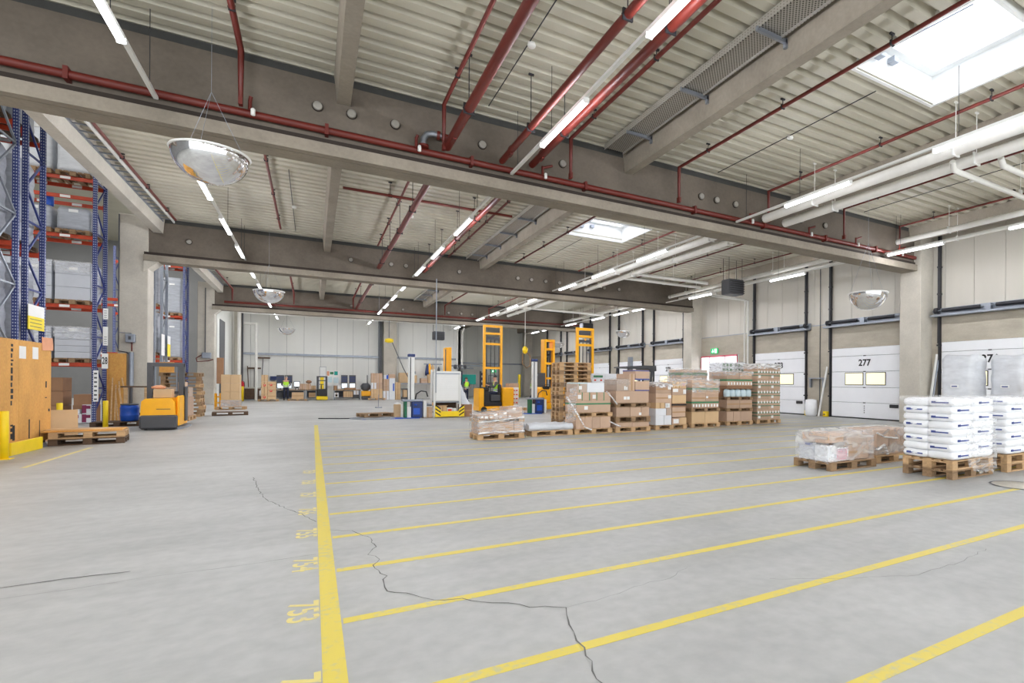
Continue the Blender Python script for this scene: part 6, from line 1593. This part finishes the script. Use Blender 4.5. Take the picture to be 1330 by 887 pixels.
# notice boards
t = thing('notice_board', 'wall notice board with colourful sheets right of the small stacker', 'notice board', (0.95, 49.42, 1.05))
MB().box(0, 0.95, 0, 0.05, 0, 1.25).build('board', 'paper', t)
for a, b, c, d, m in ((0.03, 0.2, 0.85, 1.2, 'paper_pink'), (0.25, 0.5, 0.95, 1.15, 'greenprint'), (0.55, 0.8, 0.9, 1.2, 'teal'), (0.1, 0.4, 0.3, 0.75, 'bottle'), (0.5, 0.85, 0.25, 0.7, 'bottle')): MB().box(a, b, -0.008, 0, c, d).build('notice_sheet', m, t)
t = thing('white_sheet', 'white sheet on the far wall above the small stacker', 'paper', (0.5, 49.45, 1.85)); MB().box(0, 0.42, 0, 0.03, 0, 0.72).build('sheet', 'paper', t); MB().box(-0.02, 0.0, -0.01, 0.03, -0.02, 0.74).box(0.42, 0.44, -0.01, 0.03, -0.02, 0.74).box(-0.02, 0.44, -0.01, 0.03, 0.72, 0.75).build('frame', 'galv', t)
# tools and low box in the far left corner
t = thing('wooden_bin', 'dark wooden bin in the far left corner', 'bin', (-4.35, 48.6, 0))
for i in range(6): MB().cbox(i*0.16, i*0.16+0.15, 0, 0.03, 0.1, 0.85, 0.005).build('slat', 'wood_dark', t)
MB().cbox(0, 0.96, 0.03, 0.7, 0.06, 0.85, 0.01).build('box_body', 'wood_dark', t); MB().cbox(-0.02, 0.98, -0.02, 0.72, 0.85, 0.92, 0.01).build('lid', 'concrete_light', t); MB().box(0.05, 0.9, 0.05, 0.6, 0, 0.06).build('base', 'galv', t)
def broom(x, z0, z1, hw, label, lean=0.0, top=True):
    t = thing('broom', label, 'broom', (x, 49.3, z0), 0, 'brooms hanging on the far wall')
    MB().tube([(0, 0, 0), (lean, 0.02, z1-z0)], 0.025, 6).build('handle', 'charcoal', t)
    MB().cbox(lean-hw, lean+hw, -0.05, 0.05, z1-z0-0.02, z1-z0+0.1, 0.01).build('brush_head', 'wood_dark' if hw < 0.5 else 'charcoal', t)
broom(-3.35, 0.9, 3.15, 0.45, 'tall dark broom hanging by the wall rail', 0.1)
broom(-3.8, 0.95, 2.35, 0.42, 'middle broom with brown head on the far wall', 0.0)
o = MB().tube([(-4.15, 49.3, 0.95), (-4.22, 49.35, 2.55)], 0.03, 6).build('tool_handle', 'wood_dark'); tag(o, 'single wooden tool handle leaning on the far wall', 'tool')
t = thing('fire_extinguisher', 'red fire extinguisher hanging in the far left corner', 'fire extinguisher', (-4.42, 48.3, 0.85)); MB().lathe([(0.03, 0), (0.11, 0.03), (0.11, 0.42), (0.04, 0.52), (0.03, 0.58)], 0, 0, 0, 14).build('cylinder', 'red', t); MB().tube([(0, -0.02, 0.56), (0.12, -0.1, 0.5), (0.14, -0.1, 0.15)], 0.015, 6).build('hose', 'black', t); MB().box(-0.03, 0.03, 0.09, 0.2, 0.2, 0.3).build('bracket', 'galv', t)
o = MB().lathe([(0.1, 0), (0.14, 0.05), (0.14, 0.38), (0.05, 0.45)], 0, 0, 0, 12).build('plastic_canister', 'paper'); o.location = (-3.28, 48.4, 0.3); tag(o, 'white canister beside the brown cartons in the far left corner', 'canister')
o = MB().box(-3.45, -3.1, 48.2, 48.6, 0, 0.3).build('crate', 'wood_dark'); tag(o, 'small dark crate under the white canister', 'crate')
# stacks at right of the right bench
t = thing('hand_truck', 'orange pallet truck with dark bundle right of the right bench', 'pallet truck', (3.6, 46.9, 0))
MB().cbox(-0.3, 0.35, -0.2, 0.3, 0.3, 0.7, 0.04).build('body', 'truckyellow', t); MB().cbox(-0.28, 0.32, -0.15, 0.3, 0.0, 0.3, 0.04).build('base', 'charcoal', t); MB().lathe([(0.15, 0.7), (0.34, 0.85), (0.38, 1.1), (0.2, 1.32)], 0, 0.05, 0, 14).build('bundle', 'charcoal', t); MB().tube([(0.12, 0.1, 1.2), (0.12, 0.1, 1.95)], 0.03, 6).build('handle', 'charcoal', t)
pallet(4.35, 46.6, 0, 0, 'pallet under the grey brown carton pile right of the right bench')
for l, (z0, z1) in enumerate(((0.146, 0.5), (0.505, 0.86), (0.865, 1.35), (1.355, 2.1))):
    for i, (a, b) in enumerate(((3.95, 4.3), (4.31, 4.75))):
        m = 'carton_tan' if l < 2 else 'carton'
        if l == 2 and i == 0: m = 'carton_white'
        carton(a, b, 46.25, 46.9, z0, z1, m, '%s carton, %s layer of the pile right of right bench' % (('left', 'right')[i], ORD[l]), True)
for l, (z0, z1) in enumerate(((0.0, 0.7), (0.705, 1.15), (1.155, 1.65))): carton(4.8, 5.22, 46.3, 46.9, z0, z1, ('carton_white', 'carton', 'carton')[l], '%s carton of the narrow pile beside the far column' % ORD[l], True)
carton(5.24, 5.66, 46.3, 46.9, 0.0, 1.72, 'carton_white', 'tall white carton with blue print beside the far column', False, [(0.26, 0.7, 0.1, 0.6, 'drumblue')])
carton(5.2, 5.68, 46.3, 46.9, 1.725, 2.05, 'carton', 'brown carton on top of the tall white carton', True)
carton(4.85, 5.18, 46.35, 46.9, 1.66, 1.98, 'carton_white', 'white carton with blue side on the narrow pile', False, [(0.18, 0.0, 0.14, 0.3, 'drumblue')])
for l in range(3): carton(5.7, 6.08, 46.4, 46.9, l*0.47, l*0.47+0.465, 'carton_tan', '%s tan carton of the slim pile right of tall white carton' % ORD[l], True)
carton(6.3, 6.95, 46.4, 47.0, 0.2, 0.8, 'carton_tan', 'tan carton with dark strap under the far shelf', False, [], [(0.28, 0.09, 'ink', False)])
o = MB().box(6.2, 7.05, 46.3, 47.1, 0.0, 0.2).build('low_trolley', 'charcoal'); tag(o, 'dark low trolley under the strapped tan carton', 'trolley')
o = MB().box(6.2, 7.05, 46.35, 47.05, 0.81, 0.9).build('board', 'charcoal'); tag(o, 'dark board on the strapped tan carton', 'board')
o = MB().cbox(6.22, 6.9, 48.2, 48.8, 1.35, 2.2, 0.02).build('wall_cabinet', 'carton_tan'); tag(o, 'tan wall cabinet behind the hanging hose', 'cabinet')
o = MB().box(6.05, 9.0, 48.0, 48.9, 1.25, 1.34).build('wall_shelf', 'galv'); tag(o, 'long wall shelf behind the wrapping machine', 'shelf')
for i, (a, b, z1, m) in enumerate(((7.15, 7.6, 2.0, 'carton_tan'), (7.9, 8.45, 1.75, 'carton'), (8.5, 8.9, 2.1, 'carton_tan'))): carton(a, b, 48.1, 48.7, 1.345, z1, m, '%s carton from left on the long wall shelf' % ORD1[i], True)
# coats and rags on hooks
for i, (x, w, z0, z1, m, lab) in enumerate(((8.55, 0.18, 2.0, 3.0, 'deepblue', 'blue cloth'), (8.75, 0.16, 2.1, 3.05, 'truckyellow', 'yellow cloth'), (9.0, 0.2, 2.0, 2.95, 'carton_tan', 'beige cloth'), (9.25, 0.34, 0.95, 2.1, 'red', 'red jacket'), (9.5, 0.2, 1.2, 2.8, 'charcoal', 'dark jacket'))):
    o = MB().lathe([(w*0.9, 0), (w, (z1-z0)*0.3), (w*0.55, (z1-z0)*0.85), (0.04, z1-z0)], 0, 0, 0, 10, sy=0.4).build('hanging_cloth', m); o.location = (x, 48.9, z0); tag(o, lab+' hanging on the far wall left of white cabinet', 'cloth')
o = MB().box(8.3, 9.8, 49.0, 49.1, 2.95, 3.05).build('hook_rail', 'galv'); tag(o, 'hook rail on the far wall carrying cloths', 'hook rail')
# teal board, shelves right of the cabinet
t = thing('teal_board', 'large teal green board behind the tall yellow mast', 'board', (11.9, 50.6, 1.25)); MB().cbox(0, 1.3, 0, 0.08, 0, 0.92, 0.02).build('panel', 'teal', t); MB().box(0.1, 0.16, 0.08, 0.14, -1.25, 0.8).box(1.1, 1.16, 0.08, 0.14, -1.25, 0.8).build('stand', 'galv', t)
for i, (x, m) in enumerate(((11.45, 'deepblue'), (13.6, 'deepblue'))):
    t = thing('storage_rack', ('left', 'right')[i]+' dark storage rack beside the teal board', 'rack', (x, 50.4, 0)); MB().box(0, 0.06, 0, 0.4, 0, 2.5).box(0.4, 0.46, 0, 0.4, 0, 2.5).build('frame', 'charcoal', t)
    for k in range(5): MB().cbox(0.04, 0.42, 0, 0.38, 0.3+k*0.45, 0.55+k*0.45, 0.02).build('bin', m, t)
t = thing('green_cart', 'green cart with white drum standing below the teal board', 'cart', (12.3, 47.2, 0)); MB().cbox(0, 0.9, 0, 0.6, 0.0, 0.3, 0.02).build('base', 'green', t); MB().lathe([(0.2, 0.3), (0.22, 0.35), (0.22, 0.85), (0.15, 0.9)], 0.45, 0.3, 0, 14).build('drum', 'paper', t); MB().cbox(0.0, 0.2, 0.1, 0.5, 0.3, 0.95, 0.02).cbox(0.7, 0.9, 0.1, 0.5, 0.3, 0.95, 0.02).build('side_box', 'green', t)
# exit door in the recessed far wall
t = MB().box(15.95, 16.9, 55.9, 56.0, 0, 2.15).build('door_13', 'wallpanel'); t['kind'] = 'structure'
MB().box(15.9, 15.97, 55.86, 56, 0, 2.2).box(16.88, 16.95, 55.86, 56, 0, 2.2).box(15.9, 16.95, 55.86, 56, 2.15, 2.22).build('door_frame', 'galv', t)
t = thing('exit_sign', 'small green exit sign over the door in the recessed far wall', 'sign', (16.2, 55.85, 2.5)); MB().box(0, 0.5, 0, 0.06, 0, 0.25).build('sign_box', 'exitgreen', t); MB().box(0.08, 0.22, -0.006, 0, 0.05, 0.2).build('pictogram', 'exitwhite', t)
t = thing('guard_post', 'tall yellow post beside the far exit door', 'post', (17.4, 50.5, 0)); MB().lathe([(0.13, 0), (0.13, 2.2), (0.1, 2.25)], 0, 0, 0, 14).build('post', 'safety', t)
# white and red carton tower right of the reach truck
pallet(8.95, 26.9, 0, 0, 'pallet under the slim white red carton tower')
for l in range(6): carton(8.6, 9.1, 26.5, 27.1, 0.146+l*0.21, 0.146+l*0.21+0.2, 'carton_white' if l != 5 else 'carton', '%s tray of the slim white tower right of the reach truck' % ORD[l], False, [(0.05+k*0.15, 0.02, 0.09, 0.06, 'redprint') for k in range(3)] if l != 5 else [])

# ================================================================== STRETCH WRAPPERS, CABINET (middle)
def wrapper(x, y, label, hose=True):
    t = thing('stretch_wrapper', label, 'wrapping machine', (x, y, 0))
    mb = MB().cbox(-0.11, 0.11, -0.1, 0.1, 0.7, 2.42, 0.01); m_ = mb.build('mast', 'lightbody', t)
    MB().box(-0.06, -0.02, -0.106, -0.1, 0.72, 2.4).build('carriage_track', 'charcoal', m_)
    MB().cbox(-0.13, 0.13, -0.12, 0.12, 2.42, 2.54, 0.02).build('mast_cap', 'deepblue', t)
    MB().cbox(0.0, 0.4, -0.22, 0.25, 0.03, 0.68, 0.03).build('drive_cabinet', 'deepblue', t)
    MB().cbox(-0.26, -0.17, -0.2, 0.2, 0.03, 0.66, 0.01).build('guide_plate', 'green', t)
    MB().box(-0.16, -0.02, -0.15, 0.1, 0.03, 0.45).build('film_roll_cover', 'paper', t)
    MB().cbox(-0.34, 0.42, -0.25, 0.25, 0.66, 0.74, 0.02).build('top_tray', 'galv', t)
    MB().lathe([(0.05, -0.01), (0.06, 0.02), (0.04, 0.04)], 0.13, -0.24, 0.52, 12).box(0.06, 0.3, -0.235, -0.22, 0.15, 0.4).build('control_panel', 'drumblue', t)
    MB().cbox(0.44, 0.56, -0.15, 0.2, 0.03, 0.66, 0.01).build('side_guard', 'lightbody', t)
    if hose: MB().tube([(0.15, -0.05, 0.74), (0.18, -0.1, 0.95), (0.35, -0.12, 1.08), (0.55, -0.1, 1.05), (0.62, -0.05, 0.85)], 0.025, 8).build('cable_hose', 'black', t)
    MB().lathe([(0.95, 0.0), (0.95, 0.02), (0.9, 0.025)], -1.2, 0.5, 0, 40).build('turntable', 'galv', t)
    MB().box(-0.6, 0.3, -0.25, 0.3, 0.0, 0.03).build('base_plate', 'drumblue', t)
    MB().cbox(0.11, 0.16, -0.05, 0.05, 1.75, 1.85, 0.01).build('sensor', 'galv', t)
    return t
wrapper(3.35, 22.6, 'stretch wrapping machine with pale mast and dark blue base left of the cabinet')
wrapper(8.85, 23.6, 'far stretch wrapping machine with pale mast behind the pallet tower')
carton(2.82, 3.06, 23.2, 23.5, 0.01, 0.52, 'carton_tan', 'tall tan carton left of the wrapping machine base', False)
o = MB().lathe([(0.02, 0), (0.14, 0.01), (0.1, 0.06), (0.02, 0.08)], 0, 0, 0, 10).build('crumpled_film', 'paper'); o.location = (2.94, 23.35, 0.522); tag(o, 'crumpled white film on the tan carton by the wrapping machine', 'film')
# floor pallet before the wrapper, hook hanging
pallet(2.2, 23.85, 0.027, 0.32, 'empty dark pallet on the floor left of the wrapping machine', 'wood_old')
hk = thing('hanging_load_hook', 'hanging load hook above the empty dark pallet', 'hook', (2.55, 26.4, 0.25)); MB().tube([(0, 0, 0.05), (0, 0, 0.6)], 0.015, 6).build('cable', 'galv', hk); MB().box(-0.14, 0.14, -0.05, 0.05, 0, 0.05).build('plate', 'galv', hk)
MB().tube([(0, 0, 0.6), (0, 0, 6.9)], 0.004, 5).build('suspension_wire', 'galv', hk)
h = MB().tube([(0.2, 23.5, 0.02), (1.0, 23.05, 0.02), (1.7, 22.95, 0.02), (2.6, 22.6, 0.02)], 0.02, 6).build('floor_hose', 'black'); tag(h, 'black hose lying on the floor before the wrapping machine', 'hose')
h = MB().box(1.6, 3.0, 22.25, 22.55, 0.0, 0.012).build('floor_strip', 'drumblue'); tag(h, 'thin blue strip on the floor before the wrapping machine', 'strip')
# roller shutter cabinet on yellow guard
t = thing('shutter_cabinet', 'white roller shutter cabinet standing in the middle of the hall', 'cabinet', (4.25, 22.5, 0))
MB().cbox(0.0, 1.02, 0.04, 0.75, 0.66, 1.88, 0.012).build('cabinet_body', 'lightbody', t)
sh = MB()
for i in range(22): sh.box(0.04, 0.9, 0.02, 0.045, 0.7+i*0.048, 0.744+i*0.048)
sh.build('roller_shutter', 'paper', t)
MB().box(0.02, 0.96, 0.0, 0.04, 1.76, 1.80).build('shutter_box', 'galv', t)
for x in (-0.06, 0.95):
    for yy in (0.02, 0.66): MB().box(x, x+0.07, yy, yy+0.07, 0, 1.95 if x < 0 else 0.7).build('post', 'lightbody', t)
MB().box(0.0, 1.0, 0.1, 0.7, 0.60, 0.66).build('shelf', 'galv', t)
MB().box(0.02, 0.96, 0.05, 0.68, 0.17, 0.22).build('lower_shelf', 'wood_dark', t)
MB().box(0.04, 0.95, 0.6, 0.64, 0.05, 0.6).build('rear_board', 'wood_dark', t)
MB().tube([(0.02, 0.0, 1.0), (0.02, 0.0, 5.6)], 0.018, 6).build('cable_pole', 'galv', t)
carton(4.4, 4.72, 22.62, 22.95, 0.22, 0.46, 'carton_tan', 'small tan carton below the white shutter cabinet', True)
o = MB().box(4.36, 4.76, 22.6, 22.97, 0.462, 0.48).build('carton_sheet', 'carton_tan'); tag(o, 'tan cardboard sheet on the carton below the shutter cabinet', 'cardboard')
carton(4.74, 4.96, 22.62, 22.9, 0.22, 0.38, 'carton_white', 'small white carton with red print below the shutter cabinet', False, [(0.03, 0.03, 0.15, 0.08, 'redprint')])
carton(4.98, 5.12, 22.62, 22.9, 0.22, 0.36, 'carton_white', 'tiny white carton at right below the shutter cabinet', False)
t = thing('impact_guard', 'yellow and black striped impact guard in front of the cabinet', 'guard', (4.2, 22.25, 0))
MB().cbox(0.1, 1.05, 0.0, 0.06, 0.04, 0.26, 0.01).build('guard_plate', 'safety', t)
MB().box(0.1, 1.05, 0.06, 0.2, 0.16, 0.2).build('ledge', 'safety', t)
for x0 in (0.0, 0.92):
    p = MB().prism([(x0+(0.0 if x0 == 0 else 0.0), 0.04), (x0+0.22, 0.04), (x0+0.22, 0.3 if x0 == 0 else 0.5), (x0, 0.5 if x0 == 0 else 0.3)], 'y', -0.015, 0.05).build('side_plate', 'safety', t)
    for k in range(3):
        z = 0.06+k*0.14; dz = -0.14 if x0 == 0 else 0.14
        zs = sorted((z, z+0.06)); q = z+(0.14 if x0 == 0 else 0.0)
        MB().prism([(x0+0.01, q), (x0+0.21, q+dz), (x0+0.21, q+dz+0.055), (x0+0.01, q+0.055)], 'y', -0.02, -0.014).build('black_stripe', 'ink', p)
for l, (z0, z1) in enumerate(((0.002, 0.17), (0.172, 0.43))): carton(3.8, 4.14, 22.5, 22.9, z0, z1, 'carton', '%s tan carton between wrapping machine and cabinet' % ('lower', 'upper')[l], True)
o = MB().tube([(3.82, 22.6, 0.48), (3.95, 22.55, 0.52), (4.1, 22.6, 0.5), (4.0, 22.75, 0.54), (3.86, 22.8, 0.49)], 0.04, 8).build('film_roll', 'galv'); tag(o, 'grey twisted film lying on the cartons beside the cabinet', 'film')
carton(5.28, 5.74, 22.6, 23.1, 0.002, 0.52, 'carton_dark', 'dark brown carton right of the yellow impact guard', True)
rnd = random.Random(5); vs = []
mb = MB(); pts = []
for k in range(9):
    f = k/8; r = 0.06+0.22*f
    for a in range(12):
        t_ = 2*PI*a/12; vs.append((5.2+0.28*f+r*math.cos(t_)*0.8+rnd.uniform(-0.03, 0.03), 22.75+r*0.6*math.sin(t_)+rnd.uniform(-0.03, 0.03), 1.42-0.9*f+rnd.uniform(-0.02, 0.02)))
mb.add(vs, [(k*12+a, k*12+(a+1) % 12, (k+1)*12+(a+1) % 12, (k+1)*12+a) for k in range(8) for a in range(12)], 0, True)
tag(mb.build('film_bag', 'whitewrap'), 'hanging white plastic bag at the right side of the cabinet', 'bag')
# yellow short mast seen above the cabinet
t = thing('reach_truck', 'short yellow mast showing above the white cabinet', 'forklift', (6.28, 30.0, 0))
MB().cbox(-0.16, 0.0, -0.3, 0.3, 0.1, 3.3, 0.02).cbox(-0.02, 0.17, -0.25, 0.25, 0.1, 3.32, 0.02).build('mast', 'truckyellow', t); MB().box(-0.165, -0.13, -0.31, -0.2, 0.1, 3.2).build('inner_mast', 'charcoal', t)
MB().cbox(-0.5, 0.5, 0.3, 1.6, 0.1, 1.2, 0.05).build('bonnet', 'truckyellow', t)
for s in (-0.4, 0.4): MB().tube([(s-0.06, 0.5, 0.14), (s+0.06, 0.5, 0.14)], 0.14, 14).tube([(s-0.06, 1.4, 0.14), (s+0.06, 1.4, 0.14)], 0.14, 14).build('wheel_pair', 'rubber', t)
# dock wall odds and ends
for y, lab in ((16.15, 'left yellow wheel stop beside dock door 277'), (17.2, 'yellow wheel stop beside dock door 278'), (11.32, 'yellow wheel stop behind the column')):
    t = thing('wheel_stop', lab, 'wheel stop', (19.9, y, 0)); MB().cbox(-0.1, 0.12, -0.1, 0.1, 0.0, 0.24, 0.02).build('block', 'safety', t); MB().box(-0.105, -0.1, -0.05, 0.05, 0.08, 0.13).build('slot', 'charcoal', t)
t = thing('waste_sack', 'round white sack standing between dock doors 277 and 278', 'sack', (19.75, 16.85, 0)); MB().lathe([(0.2, 0), (0.27, 0.08), (0.28, 0.5), (0.25, 0.74), (0.1, 0.77)], 0, 0, 0, 20).build('sack_body', 'sack', t)
o = MB().tube([(19.65, 16.35, 0.0), (19.98, 16.15, 2.25)], 0.045, 10).build('lock_bar', 'lightbody'); tag(o, 'white bar leaning on the pier left of dock door 277', 'bar')
t = thing('wall_bracket', 'steel bracket on the pier between dock doors 277 and 278', 'bracket', (20.0, 16.7, 1.7)); MB().box(-0.12, 0.06, -0.45, 0.45, 0.0, 0.06).box(-0.1, 0.04, -0.4, -0.33, -0.4, 0.06).box(-0.1, 0.04, 0.33, 0.4, -0.4, 0.06).build('bracket_arm', 'galv', t)
o = MB().tube([(19.6, 11.36, 0.0), (19.95, 11.2, 2.6)], 0.045, 10).build('lock_bar', 'lightbody'); tag(o, 'white bar leaning beside the near right column', 'bar')
o = MB().tube([(19.62, 11.28, 0.0), (20.0, 11.14, 2.6)], 0.03, 10).build('lock_bar', 'galv'); tag(o, 'grey bar leaning behind the white one at near right column', 'bar')
t = thing('wall_conduit', 'thin vertical conduit on the pier between dock doors 277 and 278', 'conduit', (20.03, 16.6, 0.2)); MB().tube([(0, 0, 0), (0, 0, 6.6)], 0.02, 6).build('pipe_run', 'charcoal', t)
# manhole cover at right
t = MB().lathe([(0.34, 0.0), (0.34, 0.004)], 0, 0, 0, 36).build('manhole_cover', 'concrete_light'); t.location = (8.74, 3.72, 0.001); tag(t, 'round manhole cover in the floor before the nearest sack stack', 'manhole cover')
rg = MB(); vs = []; n = 40
for r in (0.33, 0.36): vs += [(r*math.cos(2*PI*a/n), r*math.sin(2*PI*a/n), 0.006) for a in range(n)]
rg.add(vs, [(a, (a+1) % n, n+(a+1) % n, n+a) for a in range(n)]); 
vs2 = []
rg.build('rim', 'charcoal', t)
